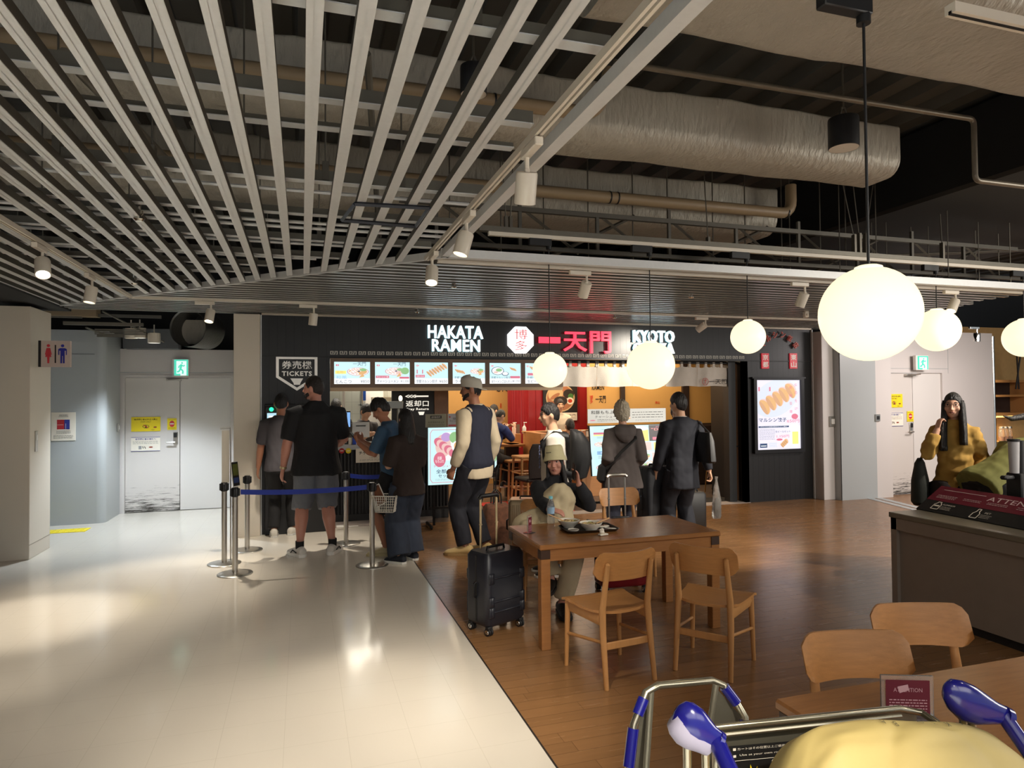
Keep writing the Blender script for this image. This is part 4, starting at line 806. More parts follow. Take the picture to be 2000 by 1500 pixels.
b = MB(mgold); b.bx(wx0, wx1_, WY, WY+.1, zd, 2.46); b.mat(mpost); b.bx(wx0, wx1_, WY-.02, WY+.1, 0, zd)
for x0_, x1_ in ((1213, 1221), (1334, 1346)): b.bx(aty(x0_, 800, WY-.05).x, aty(x1_, 800, WY-.05).x, WY-.06, WY, 0, 2.46)
struct(b, 'wall_gold_right'); b = MB(mpost); b.bx(wx1_, wx1_+.1, FY+.9, WY+.1, 0, 2.46); struct(b, 'wall_shop_side')
def walltext(t, x, y, Y, wpx, hpx, m, label, name='wall_lettering', bold=.01):
    p = aty(x, y, Y-.004); k = (p-CAM).dot(_f)/FPX; b = MB(m); b.text(t, (0, 0, 0), XU, ZU, wpx*k, hpx*k, .001, bold, .002); return tag(b.obj(name, loc=p), label, 'lettering')
walltext('GYOZA', 991, 759, GY, 46, 12, M['ink'], 'black word GYOZA painted on the gold wall left of the red column')
walltext('RAMEN', 1168, 757, WY, 26, 9, M['ink'], 'black word RAMEN on the gold wall under the curtain'); walltext('一天門', 1173, 780, WY, 22, 14, M['ink'], 'black brushed shop name on the gold wall by the red panels')
mred2 = mat('wall_red_print', s8(206, 74, 40), .5)
for t, x, lb in (('博多', 1155, 'red seal characters beside the black wall lettering'), ):
    walltext('博\n多', x, 780, WY, 7, 16, mred2, lb)
walltext('博\n多', 1401, 778, WY, 9, 18, mred2, 'red seal on the gold wall beside the entrance post, right one'); walltext('一', 1420, 778, WY, 12, 3, M['ink'], 'black brush stroke at the right edge of the gold wall')
walltext('京\n都', 978, 792, GY, 4, 9, mred2, 'tiny red characters on the gold wall left of the red column'); walltext('東山', 1284, 786, WY, 10, 5, mred2, 'tiny red characters on the gold wall behind the grey-haired woman')
# big ramen poster
PYY = RYc-.02; a, e = aty(1061, 822, PYY), aty(1127, 745, PYY); w_, h_ = e.x-a.x, e.z-a.z; r = thing('ramen_poster', 'large black poster of a ramen bowl on the red wall', 'poster', (a.x, PYY, a.z)); b = MB(M['black']); b.bx(0, w_, -.01, .02, 0, h_+.12); b.obj('board', r)
b = MB(); d = Draw(b, (0, -.011, 0), XU*w_, ZU*h_); cr = mat('poster_cream', s8(206, 176, 130), .5); br = mat('poster_meat', s8(168, 110, 76), .5); nr = mat('poster_nori', s8(40, 32, 26), .5); yo = mat('poster_yolk', s8(190, 60, 30), .5)
d.ell(cr, .5, .58, .42, .36); d.ell(br, .5, .58, .39, .33); d.ell(cr, .36, .68, .22, .18, rot=20); d.ell(br, .34, .62, .16, .05, rot=30); d.ell(nr, .74, .68, .16, .12); d.ell(mat('poster_leek', s8(70, 120, 60), .5), .8, .62, .08, .07); d.ell(M['paper'], .78, .5, .11, .09, rot=-20); d.ell(yo, .78, .5, .065, .05); d.ell(nr, .5, .5, .2, .12); d.rect(M['paper'], .58, .0, .98, .2); d.text(M['ink'], '一天門', .78, .13, w=.3, h=.06); d.text(M['ink'], '一天門', .62, .92, w=.2, h=.06); d.scribble(M['ink'], .62, .02, .95, .09, 2, .004)
b.obj('print', r)
# ---------------------------------------------------------------- booths, ledges and tables inside
mb_ = mat('booth_oak', s8(190, 132, 80), .4, var=.14, scale=5, stretch=(1, 1, 6))
BY = 10.55; bx0, bx1 = aty(1026, 880, BY).x, aty(1161, 880, BY).x; bz = aty(1090, 841, BY).z
r = thing('booth_partition', 'oak booth partition behind the boy with the backpack', 'partition', (0, BY, 0)); b = MB(mb_); b.bx(bx0, bx1, 0, .12, 0, bz-.02, .004); b.bx(bx0, bx0+.14, -.75, 0, 0, bz, .004); b.obj('panel', r); b = MB(M['oakl']); b.bx(bx0-.02, bx1, -.02, .14, bz-.02, bz, .004); b.obj('cap', r)
lz = aty(1140, 863, BY-.25).z; lx0 = aty(1122, 870, BY-.25).x
r = thing('booth_ledge', 'oak ledge with condiments beside the menu stand', 'ledge', (0, BY-.2, 0)); b = MB(mb_); b.bx(lx0, bx1+.3, -.16, .14, 0, lz, .004); b.obj('body', r); b = MB(M['ink']); p = aty(1145, 879, BY-.36); b.bx(p.x-.05, p.x+.05, -.164, -.16, p.z-.02, p.z+.02); b.obj('plate', r)
b = MB(M['oak']); p0, p1 = aty(1130, 892, 9.6), aty(1160, 900, 9.6); z = p0.z; b.bx(p0.x, p1.x+.3, 9.35, 10.1, z-.03, z); b.bx(p0.x+.1, p0.x+.16, 9.7, 9.76, 0, z-.03); b.bx(p1.x+.2, p1.x+.26, 9.7, 9.76, 0, z-.03); tag(b.obj('booth_table'), 'oak table edge beside the menu stand', 'table')
def pump(p, label):
    r = thing('pump_bottle', label, 'bottle', p, 0, 'pump bottles'); b = MB(M['whitep']); b.lathe([(.002, 0), (.032, 0), (.034, .01), (.034, .10), (.02, .125), (.014, .13), (.014, .145), (.002, .145)], n=14); b.obj('body', r); b = MB(M['whitep']); b.cyl((0, 0, .14), (0, 0, .19), .006, n=8); b.box((.018, 0, .19), (.06, .018, .014), None, .003); b.obj('pump', r); return r
for x, lb in ((1126.5, 'white pump bottle on the oak ledge, left of two'), (1137, 'white pump bottle on the oak ledge, right of two')): p = aty(x, 862, BY-.25); pump((p.x, BY-.25, lz), lb)
p = aty(1148, 860, BY-.25); b = MB(mat('menu_card', s8(120, 96, 76), .5)); b.box((0, 0, .1), (.075, .01, .2)); b.mat(M['paper']); b.box((0, -.006, .13), (.06, .002, .09)); tag(b.obj('menu_card', loc=(p.x, BY-.25, lz+.001)), 'small brown menu card standing on the oak ledge', 'card')
HY = 10.7; hz = aty(995, 866, HY).z; r = thing('counter_table', 'round-ended high oak table with the eating diners', 'table', (0, HY, 0)); x0, x1 = aty(975, 866, HY).x, bx0-.03
b = MB(M['oak']); b.bx(x0+.1, x1, -.25, .25, hz-.04, hz, .01); b.cyl((x0+.1, 0, hz-.04), (x0+.1, 0, hz), .25, n=28); b.obj('top', r); b = MB(mpost); b.bx(x0+.1, x1-.05, -.05, .05, 0, hz-.04); b.obj('pedestal', r)
lz2 = aty(1000, 847, HY+.35).z; r = thing('condiment_ledge', 'narrow oak ledge above the high table', 'ledge', (0, HY+.35, 0)); b = MB(mb_); b.bx(x0+.25, x1+.1, -.06, .06, hz-.1, lz2, .004); b.obj('body', r)
for x, lb in ((1004, 'white pump bottle on the narrow ledge by the red column'), (1024, 'white pump bottle at the right end of the narrow ledge')): p = aty(x, 846, HY+.35); pump((p.x, HY+.35, lz2), lb)
p = aty(1012, 846, HY+.35); b = MB(mat('menu_card', s8(120, 96, 76), .5)); b.box((0, 0, .08), (.06, .01, .16)); tag(b.obj('menu_card', loc=(p.x, HY+.35, lz2+.001)), 'brown menu card on the narrow ledge by the red column', 'card')
def stool(x, y, h, label, m=M['oakl']):
    r = thing('bar_stool', label, 'stool', (x, y, 0), .1); b = MB(m); b.bx(-.19, .19, -.19, .19, h-.04, h, .01); b.obj('seat', r)
    for sx in (-1, 1):
        for sy in (-1, 1): b = MB(m); b.tube([(sx*.19, sy*.19, 0), (sx*.16, sy*.16, h-.04)], .02, 8); b.obj('leg', r)
    for z in (.25, .5):
        for a, e in (((-.18, -.18), (.18, -.18)), ((-.18, .18), (.18, .18)), ((-.18, -.18), (-.18, .18)), ((.18, -.18), (.18, .18))): b = MB(m); b.cyl((*a, z), (*e, z), .012, n=8); b.obj('rung', r)
    return r
p = atz(980, 965); stool(p.x, HY-.45, .66, 'oak bar stool under the diner in the blue patterned shirt'); p = atz(1017, 965); stool(bx0-.24, HY-.95, .76, 'tall oak bar stool against the booth partition')
b = MB(mat('red_rug', s8(196, 52, 40), .9, var=.4, scale=18)); p = atz(962, 1000); q_ = atz(1012, 958); b.bx(p.x, q_.x+.1, 8.95, 10.15, .001, .008); tag(b.obj('patterned_rug'), 'red patterned rug at the shop entrance', 'rug')
b = MB(M['ink']); p = atz(1400, 985); b.bx(p.x-.5, p.x+.45, 8.95, 9.35, .001, .01); tag(b.obj('door_mat'), 'dark doormat at the right side of the entrance', 'mat')
# right-hand bench, table
BNY = 10.9; r = thing('wall_bench', 'dark padded bench along the right gold wall', 'bench', (0, BNY, 0)); b = MB(mpost); x0, x1 = aty(1240, 880, BNY).x, wx1_-.05; b.bx(x0, x1, -.1, .35, 0, .45, .02); b.obj('seat', r); b = MB(mpost); b.bx(x0, x1, .25, .37, .46, zd-.02, .03); b.obj('backrest', r)
tz = aty(1400, 873, 10.1).z; r = thing('dining_table', 'oak table inside the entrance beside the dark post', 'table', (0, 10.1, 0)); b = MB(M['oak']); x0, x1 = aty(1385, 873, 10.1).x, wx1_-.1; b.bx(x0, x1, -.3, .3, tz-.03, tz, .006); b.obj('top', r); b = MB(mpost); b.cyl((x0+.3, 0, 0), (x0+.3, 0, tz-.03), .035, n=12); b.cyl((x0+.3, 0, 0), (x0+.3, 0, .02), .22, n=20); b.obj('pedestal', r)
# cafe beyond the right wall
SY = 9.6; sx0 = wx1+.10; r = thing('bakery_shelf', 'oak bakery shelf unit seen past the white wall at the right edge', 'shelf', (sx0, SY, 0))
def zz(y): return aty(1970, y, SY).z
b = MB(M['oak']); 
for y0, y1 in ((742, 747), (771, 775), (806, 812)): b.bx(0, 2.2, 0, .35, zz(y1), zz(y0))
for x in (-.0, .98, 2.16): b.bx(x, x+.04, 0, .35, zz(812), zz(742))
b.bx(0, 2.2, .0, .4, 0, zz(862)); b.obj('frame', r); b = MB(mpost); b.bx(.04, 2.16, .3, .34, zz(806), zz(747)); b.obj('back', r)
b = MB(mat('shelf_strip', s8(255, 200, 110), .4, emit=1.6)); b.bx(0, 2.2, .02, .04, zz(814)-.01, zz(812)); b.obj('light_strip', r)
lamp('AREA', (sx0+1.0, SY+.1, zz(814)-.03), (sx0+1, SY-.3, 0), 14, (1, .75, .4), 1.6, .1, name='shelf_lamp'); lamp('SPOT', (sx0+.4, SY-1.2, 2.6), (sx0+.5, SY, 1.9), 70, SOFT, .05, cone=80, name='poster_fill')  # the spot has no fixture, added to brighten the posters
for i, (x0, x1, y0, y1, m, t) in enumerate(((.0, .5, 679, 718, mat('brown_poster', s8(74, 34, 26), .5), 'BAKERY'), (.52, 1.1, 679, 718, mat('bread_poster', s8(176, 112, 44), .5, var=.5, scale=7), ''), (.0, .75, 719, 733, mat('green_sign', s8(50, 58, 54), .5), 'BROWN'), (.0, .5, 734, 758, mat('cake_poster', s8(150, 96, 40), .5, var=.6, scale=9), ''), (.52, 1.1, 734, 758, mat('green_sign', s8(50, 58, 54), .5), ''))):
    b = MB(m); b.bx(sx0+x0, sx0+x1, SY-.05, SY-.02, zz(y1)+.02 if y1 != 758 else zz(742)+.01, zz(y0)); 
    if t: b.mat(M['paper']); b.text(t, (sx0+(x0+x1)/2, SY-.05, (zz(y0)+zz(y1))/2), XU, ZU, (x1-x0)*.8, .09, .002)
    tag(b.obj('bakery_poster'), ('brown bakery poster with white lettering', 'poster of golden bread at the right edge', 'dark green bakery name board', 'poster of a cake below the bakery name board', 'plain dark green panel below the bread poster')[i], 'poster')
b = MB(mat('peach_wall', s8(196, 156, 100), .6)); b.bx(sx0-.06, sx0+3.4, SY+.42, SY+.5, 0, zz(655)+.2); struct(b, 'wall_bakery')
for x, lb in ((1958, 'glass jar on the bakery counter, left of three'), (1966, 'glass jar on the bakery counter, middle of three'), (1974, 'glass jar on the bakery counter, right of three')):
    p = aty(x, 862, SY+.1); r = thing('glass_jar', lb, 'jar', (p.x, SY+.12, zz(862)+.001), 0, 'jars on the bakery counter'); b = MB(M['glass']); b.lathe([(.002, 0), (.05, 0), (.052, .02), (.052, .2), (.04, .23), (.04, .25)], n=16); b.obj('glass', r); b = MB(M['steel']); b.lathe([(.002, .29), (.043, .285), (.045, .25)], n=16); b.obj('lid', r); b = MB(M['oak']); b.lathe([(.002, .004), (.046, .004), (.046, .08), (.002, .09)], n=14); b.obj('contents', r)
b = MB(M['black'])
for k in (0, 1): b.tube([aty(1985+k*10, 678, SY-.3), aty(1990-k*6, 760, SY-.2)], .016, 6)
tag(b.obj('crossed_poles'), 'crossed dark poles in front of the bakery posters', 'poles')
# ================================================================ wall signs
def plate(name, x0, y0, x1, y1, Y, label, m, art=None, cat='sign', th=.006, parts=False):
    a, e = aty(x0, y1, Y), aty(x1, y0, Y); w_, h_ = e.x-a.x, e.z-a.z; b = MB(m); b.bx(0, w_, 0, th, 0, h_)
    d = Draw(b, (0, -.0004, 0), XU*w_, ZU*h_, .0005)
    if art: art(d)
    return tag(b.obj(name, loc=(a.x, Y-th, a.z)), label, cat)
mgreen = lit('exit_green', (.08, .75, .52), .9); mexw = lit('exit_white', (.80, 1, .95), .95)
def exit_art(d):
    d.rect(mexw, .1, .02, .98, .98); d.rect(mgreen, .1, .02, .24, .98); d.rect(mgreen, .88, .02, .98, .98); d.rect(mgreen, .24, .9, .88, .98); d.rect(mgreen, .24, .02, .5, .12)
    d.ell(mgreen, .6, .78, .055, .055); d.line(mgreen, [(.56, .7), (.5, .42)], .03); d.line(mgreen, [(.5, .42), (.66, .3), (.64, .12)], .022); d.line(mgreen, [(.5, .42), (.4, .25), (.28, .25)], .022); d.line(mgreen, [(.55, .66), (.7, .58), (.76, .66)], .016); d.line(mgreen, [(.55, .66), (.42, .6), (.38, .48)], .016)
for x0, y0, x1, y1, Y, lb in ((337, 702, 368, 734, DY-.06, 'green lit exit sign above the corridor double door'), (1790, 695, 1813, 722, EY-.12, 'green lit exit sign above the right double door')):
    a, e = aty(x0, y1, Y), aty(x1, y0, Y); w_, h_ = e.x-a.x, e.z-a.z; r = thing('exit_sign', lb, 'exit sign', (a.x, Y, a.z)); b = MB(M['whitep']); b.bx(-.008, w_+.008, 0, .058, -.008, h_+.008, .004); b.obj('housing', r)
    b = MB(); exit_art(Draw(b, (0, -.001, 0), XU*w_, ZU*h_, .0005)); b.obj('display', r)
r = thing('restroom_sign', 'beige restroom sign with red woman and blue man projecting from the left column', 'sign', aty(77, 691, 8.14)); Y = 8.14
a, e = aty(76, 716.5, Y), aty(137, 666, Y); w_, h_ = e.x-a.x, e.z-a.z; r.location = (a.x, Y, a.z); b = MB(mat('sign_beige', s8(196, 178, 168), .5, var=.02)); b.bx(0, w_, 0, .05, 0, h_); b.obj('board', r)
b = MB(M['ink']); b.bx(-.006, .018, -.003, .053, 0, h_); b.obj('bracket', r)
b = MB(); d = Draw(b, (0, -.001, 0), XU*w_, ZU*h_, .0006); fr, fb = mat('figure_red', s8(200, 52, 62), .5), mat('figure_blue', s8(40, 44, 150), .5)
d.ell(fr, .30, .81, .055, .055); d.poly(fr, [(.24, .72), (.36, .72), (.41, .47), (.385, .46), (.35, .6), (.40, .38), (.34, .38), (.33, .14), (.27, .14), (.26, .38), (.20, .38), (.25, .6), (.215, .46), (.19, .47)])
d.rect(M['ink'], .505, .15, .55, .84); d.ell(fb, .76, .81, .055, .055); d.poly(fb, [(.68, .72), (.84, .72), (.90, .68), (.90, .46), (.865, .46), (.865, .62), (.83, .62), (.83, .14), (.775, .14), (.77, .42), (.75, .42), (.745, .14), (.69, .14), (.69, .62), (.655, .62), (.655, .46), (.62, .46), (.62, .68)]); b.obj('pictograms', r)
def floorplan(d):
    d.text(M['ink'], '避難経路図案内', .5, .9, w=.36, h=.04); d.rect(M['ink'], .3, .84, .7, .85); rd_, bl_ = mat('plan_red', s8(176, 40, 48), .6), mat('plan_blue', s8(40, 52, 140), .6)
    d.rect(rd_, .24, .4, .54, .74); d.rect(bl_, .54, .4, .76, .74); d.line(M['paper'], [(.24, .56), (.5, .56)], .004); d.line(M['paper'], [(.6, .4), (.6, .6)], .004); d.scribble(M['ink'], .22, .24, .8, .36, 3, .004, 4); d.scribble(M['ink'], .1, .06, .9, .2, 3, .004, 6)
plate('floor_plan_notice', 100, 805, 148, 861, 10.318, 'white floor plan notice on the grey corridor wall', M['paper'], floorplan, 'notice')
def staff(d):
    k = M['ink']; d.text(k, '空港関係者以外立入禁止', .5, .83, w=.8, h=.12, bold=.02); d.text(k, 'STAFF ONLY', .5, .66, w=.36, h=.09); d.ell(k, .5, .34, .115, .115); d.ell(M['yellow'], .5, .34, .095, .095); d.ell(k, .5, .43, .02, .02); d.line(k, [(.5, .4), (.49, .3), (.53, .22)], .012); d.line(k, [(.49, .3), (.46, .22)], .01); d.line(k, [(.46, .37), (.55, .36)], .008); d.line(mat('figure_red', (.6, .05, .05)), [(.42, .45), (.58, .23)], .010); d.ell(mat('small_badge', s8(140, 60, 40), .6), .82, .28, .06, .05); d.text(k, 'TIAT', .74, .1, w=.12, h=.06)
def notice2(d):
    k = M['ink']; bl_ = mat('plan_blue', s8(40, 52, 140), .6); d.rect(bl_, .0, .97, 1, 1); d.rect(bl_, 0, 0, 1, .03); d.text(bl_, '空港関係者の皆様へ', .5, .86, w=.7, h=.12, bold=.02); d.scribble(k, .06, .5, .94, .74, 3, .003, 8); d.rect(mat('grey_line', s8(150, 150, 150), .6), .26, .14, .36, .38); d.line(k, [(.4, .36), (.42, .2)], .008); d.line(k, [(.46, .34), (.5, .18)], .008); d.ell(mat('small_badge', s8(140, 60, 40), .6), .68, .28, .07, .05)
def noentry(d):
    k = M['ink']; d.ell(mat('figure_red', (.6, .05, .05)), .5, .52, .28, .28); d.rect(M['paper'], .28, .47, .72, .57); d.scribble(k, .1, .82, .9, .94, 1, .004); d.scribble(k, .1, .06, .9, .24, 2, .004, 4)
plate('staff_only_sign', 256.5, 814, 313.5, 843, DY+.016, 'yellow staff only sign on the corridor double door', M['yellow'], staff)
plate('door_notice', 256, 853, 313, 882, DY+.016, 'white notice with a blue heading on the corridor double door', M['paper'], notice2, 'notice')
plate('no_entry_sign', 327, 817, 345, 839.5, DY+.016, 'small yellow no entry sign on the corridor double door', M['yellow'], noentry)
plate('staff_only_sign', 1729, 769.5, 1762, 796, EY+.016, 'yellow staff only sign on the right double door', M['yellow'], staff)
plate('door_notice', 1729, 806, 1763, 833, EY+.016, 'white notice under the yellow sign on the right double door', M['paper'], notice2, 'notice')
plate('no_entry_sign', 1771.5, 803, 1783.5, 823.5, EY+.016, 'small yellow no entry sign by the handle of the right double door', M['yellow'], noentry)
def swplate(x0, y0, x1, y1, Y, lb, m, dark=None):
    a, e = aty(x0, y1, Y), aty(x1, y0, Y); r = thing('switch_plate', lb, 'switch', (a.x, Y, a.z)); w_, h_ = e.x-a.x, e.z-a.z; b = MB(m); b.bx(0, w_, -.02, 0, 0, h_, .003); b.obj('plate', r); b = MB(dark or M['whitep']); b.bx(w_*.25, w_*.8, -.026, -.02, h_*.25, h_*.75, .002); b.obj('button', r)
swplate(220, 828, 228, 844, 10.8, 'small silver box on the curved corner of the corridor', M['steel']); bpy.data.objects['switch_plate'].location = (-2.60, 10.9, bpy.data.objects['switch_plate'].location.z)
bpy.data.objects['switch_plate'].location.x = -2.555; bpy.data.objects['switch_plate'].rotation_euler.z = math.pi/2
p = aty(66, 860, 8.4); r = thing('switch_plate', 'steel switch plate on the side of the left column', 'switch', (-2.729, 8.33, p.z-.12), math.pi/2); b = MB(M['steel']); b.bx(0, .07, -.008, 0, 0, .22, .003); b.obj('plate', r); b = MB(M['whitep']); b.bx(.015, .055, -.012, -.008, .12, .18, .002); b.obj('button', r)
swplate(1619, 813, 1630.5, 833.5, 8.52, 'steel switch plate on the right column', M['steel']); swplate(1708.5, 809, 1717.5, 823, RY, 'black card reader on the white wall left of the right double door', M['steel'], M['black'])
b = MB(M['yellow']); p, q = atz(86, 1037), atz(178, 1031); b.bx(p.x-.4, q.x, 9.72, 9.98, .0005, .005)
for i in range(16):
    for j in range(4): b.cyl((q.x-.05-i*.066, 9.76+j*.06, .004), (q.x-.05-i*.066, 9.76+j*.06, .009), .014, .010, 6)
tag(b.obj('tactile_strip'), 'yellow tactile paving strip before the grey corridor wall', 'tactile paving')
# ================================================================ oak chairs and table
def chair():
    r = thing('dining_chair', 'chair', 'chair'); w0, w1, dp, sh = .40, .36, .40, .415
    b = MB(M['oak']); nx, ny = 14, 12; P = []; Q = []                       # saddle seat, front = +y
    for j in range(ny+1):
        v = j/ny; wd = (w1+(w0+.03-w1)*v)/2; 
        for i in range(nx+1):
            u = i/nx*2-1; y = -.19+.40*v; k = 1-.10*(abs(u)**4) if v in (0, 1) else 1
            z = sh+.012*u*u-.010*math.sin(math.pi*v)-(.012 if v > .93 else 0); yy = y-(.02*(abs(u)**3) if v > .8 else 0)+(.025*(abs(u)**3) if v < .15 else 0)
            P.append(V((u*wd*(1-.06*(v < .02)), yy, z))); Q.append(P[-1]-V((0, 0, .016)))
    n = nx+1; F = [(j*n+i, j*n+i+1, (j+1)*n+i+1, (j+1)*n+i) for j in range(ny) for i in range(nx)]; m = len(P)
    edge = [i for i in range(n)]+[j*n+nx for j in range(1, ny+1)]+[ny*n+i for i in range(nx-1, -1, -1)]+[j*n for j in range(ny-1, 0, -1)]
    b.add(P+Q, F+[tuple(m+k for k in f[::-1]) for f in F]+[(edge[(k+1) % len(edge)], edge[k], edge[k]+m, edge[(k+1) % len(edge)]+m) for k in range(len(edge))], True); b.obj('seat', r, .9)
    b = MB(M['oak']); P = []; Q = []; nx, nz = 20, 8                          # curved back board with round ends
    for j in range(nz+1):
        v = j/nz
        for i in range(nx+1):
            u = i/nx*2-1; e = abs(u); hgt = .082*(1-max(0, (e-.72)/.28)**2.6*.55); z = .68+(v*2-1)*hgt+.012*u*u*(v-.2)
            y = -.215-.035*v+.052*(u*u)-.0; P.append(V((u*.205, y, z))); Q.append(V((u*.205*.995, y-.011, z)))
    n = nx+1; m = len(P); F = [(j*n+i, (j+1)*n+i, (j+1)*n+i+1, j*n+i+1) for j in range(nz) for i in range(nx)]
    edge = [i for i in range(n)]+[j*n+nx for j in range(1, nz+1)]+[nz*n+i for i in range(nx-1, -1, -1)]+[j*n for j in range(nz-1, 0, -1)]
    b.add(P+Q, [f[::-1] for f in F]+[tuple(m+k for k in f) for f in F]+[(edge[k], edge[(k+1) % len(edge)], edge[(k+1) % len(edge)]+m, edge[k]+m) for k in range(len(edge))], True); b.obj('backrest', r, .9)
    for s in (-1, 1):
        b = MB(M['oakl']); b.tube([(s*.165, -.235, 0), (s*.160, -.195, .30), (s*.155, -.185, .44), (s*.148, -.235, .70), (s*.147, -.238, .705)], [.014, .019, .020, .014, .008], 12); b.obj('leg', r)
        b = MB(M['oakl']); b.tube([(s*.195, .175, 0), (s*.185, .165, .40)], [.013, .018], 12); b.obj('leg', r)
    b = MB(M['oakl']); 
    for s in (-1, 1):
        a, e = V((s*.16, -.18, .375)), V((s*.186, .16, .375)); b.tube([a, e], .010, 4, ry=.036, up=(1, 0, 0))
        b.cyl((s*.158, -.195, .25), (s*.190, .165, .20), .0095, n=10)
    b.box((0, -.192, .225), (.30, .014, .042), None, .004); b.box((0, .15, .375), (.34, .018, .05), None, .003); b.obj('rails', r)
    return r
ch0 = chair(); used = [0]
def put_chair(x, y, rz, label, group):
    if not used[0]: used[0] = 1; o = ch0; o.location = (x, y, 0); o.rotation_euler.z = rz; o['label'] = label; o['group'] = group; return o
    return dup(ch0, (x, y, 0), rz, label, group)
put_chair(1.765, 3.70, math.radians(7), 'oak chair on the near side of the table with the tray, left one', 'oak dining chairs')
put_chair(2.43, 3.59, math.radians(-51), 'oak chair on the near side of the table with the tray, right one', 'oak dining chairs')
put_chair(aty(1207, 990, 5.85).x, 5.66, math.radians(176), 'oak chair tucked behind the tray table, its back seen behind the suitcase handle', 'oak dining chairs')
put_chair(1.95, 5.27, math.radians(164), 'oak chair under the seated woman in the bucket hat', 'oak dining chairs')
p = atz(1215, 1290)
c3 = (aty(1666, 1300, 2.0)); put_chair(1.90, 1.79, math.radians(166), 'oak chair tucked under the nearest table, nearer one at left', 'oak dining chairs')
put_chair(2.40, 1.97, math.radians(163), 'oak chair tucked under the nearest table, farther one at right', 'oak dining chairs')
def table(name, label, x0, x1, y0, y1, z, th=.035):
    cx, cy = (x0+x1)/2, (y0+y1)/2; hx, hy = (x1-x0)/2, (y1-y0)/2; r = thing(name, label, 'table', (cx, cy, 0))
    b = MB(M['oakd']); b.bx(-hx, hx, -hy, hy, z-th, z, .008); b.obj('tabletop', r); q = .065; ins = .01
    b = MB(M['oakd']); b.bx(-hx+ins+q, hx-ins-q, -hy+ins+.006, -hy+ins+.03, z-th-.075, z-th); b.bx(-hx+ins+q, hx-ins-q, hy-ins-.03, hy-ins-.006, z-th-.075, z-th); b.bx(-hx+ins+.006, -hx+ins+.03, -hy+ins+q, hy-ins-q, z-th-.075, z-th); b.bx(hx-ins-.03, hx-ins-.006, -hy+ins+q, hy-ins-q, z-th-.075, z-th); b.obj('apron', r)
    for sx in (-1, 1):
        for sy in (-1, 1):
            b = MB(M['oakd']); ax, ay = sx*(hx-ins-q/2), sy*(hy-ins-q/2); b.box((ax, ay, (z-th-.06)/2), (q, q, z-th-.06), None, .003); o = b.obj('leg', r)
            b = MB(M['endg']); b.box((ax, ay, z-th-.03), (q+.001, q+.001, .059), None, .002); b.obj('corner_joint', o)
    return r
TZ = .685; table('dining_table', 'oak table with a food tray and water bottle in the middle of the hall', 1.475, 2.85, 4.10, 4.82, TZ)
table('dining_table', 'oak table nearest the camera with an acrylic notice on it', 1.425, 2.95, 1.04, 1.785, .69)
# ---- things on the table
mtray = mat('black_tray', s8(24, 22, 22), .3); mbowl = mat('white_bowl', s8(220, 214, 200), .25)
p = atz(1149, 1032, TZ+.01); tr = MX.Rotation(math.radians(-3), 3, 'Z')
r = thing('serving_tray', 'black serving tray holding two ramen bowls', 'tray', (p.x, p.y, TZ+.001), math.radians(-3)); b = MB(mtray); hx, hy = .20, .135; R = []
def rr(hx, hy, rad, z, n=5): return [V((sx*(hx-rad)+rad*math.cos(t), sy*(hy-rad)+rad*math.sin(t), z)) for sx, sy, a in ((1, 1, 0), (-1, 1, 90), (-1, -1, 180), (1, -1, 270)) for t in [math.radians(a+90*k/n) for k in range(n+1)]]
b.rings([rr(hx-.02, hy-.02, .03, 0), rr(hx, hy, .04, .02), rr(hx-.004, hy-.004, .037, .021), rr(hx-.022, hy-.022, .03, .006)], (1, 1)); b.obj('tray', r, .5)
def bowl(x, y, z, rad, h, label, fill=None, seed=1):
    p = atz(x, y, TZ+z); r = thing('ramen_bowl' if fill else 'sauce_dish', label, 'bowl' if fill else 'dish', (p.x, p.y, TZ+z), 0, 'dishes on the tray'); b = MB(mbowl)
    b.lathe([(.002, .0), (rad*.45, 0), (rad*.48, .006), (rad*.85, h*.6), (rad, h), (rad*.975, h+.001), (rad*.8, h*.6), (rad*.4, .014), (.002, .012)], n=36); b.obj('bowl', r)
    b = MB(fill or mat('soy_sauce', s8(50, 24, 16), .2)); b.lathe([(rad*.9, h*.8), (rad*.5, h*.81), (.002, h*.8)], n=24)
    if fill:
        g = random.Random(seed)
        for k in range(38):
            t, q = g.uniform(0, 6.28), rad*.8*math.sqrt(g.random()); b.mat((mat('noodle', s8(214, 190, 138), .5), mat('leek_green', s8(110, 124, 60), .5), mat('meat_bits', s8(110, 70, 46), .5), mat('noodle', s8(1, 1, 1)))[k % 4]); b.ball((q*math.cos(t), q*math.sin(t), h*.82), (g.uniform(.006, .016), g.uniform(.004, .01), .004), 8, 5, MX.Rotation(t*2, 3, 'Z'))
        b.obj('leftovers', r)
    else: b.obj('sauce', r)
    return r
broth = mat('broth', s8(186, 158, 104), .3, var=.25, scale=30)
bowl(1111, 1030, .007, .082, .055, 'white ramen bowl with leftovers, the farther left one on the tray', broth, 1); bowl(1154, 1036, .007, .083, .058, 'white ramen bowl with leftovers, the nearer right one on the tray', broth, 5)
bowl(1120, 1040, .007, .040, .022, 'small white dish of dark sauce at the front of the tray')
p = atz(1178, 1030, TZ+.007); r = thing('side_plate', 'small oval plate with bits of food at the right of the tray', 'plate', (p.x, p.y, TZ+.007), .3); b = MB(mbowl); b.ball((0, 0, .008), (.055, .032, .008), 20, 6); b.obj('plate', r); b = MB(mat('meat_bits', s8(110, 70, 46), .5))
for k in range(6): b.ball((-.025+.01*k, .008*math.sin(k*2), .017), (.008, .005, .003), 8, 5)
b.obj('scraps', r)
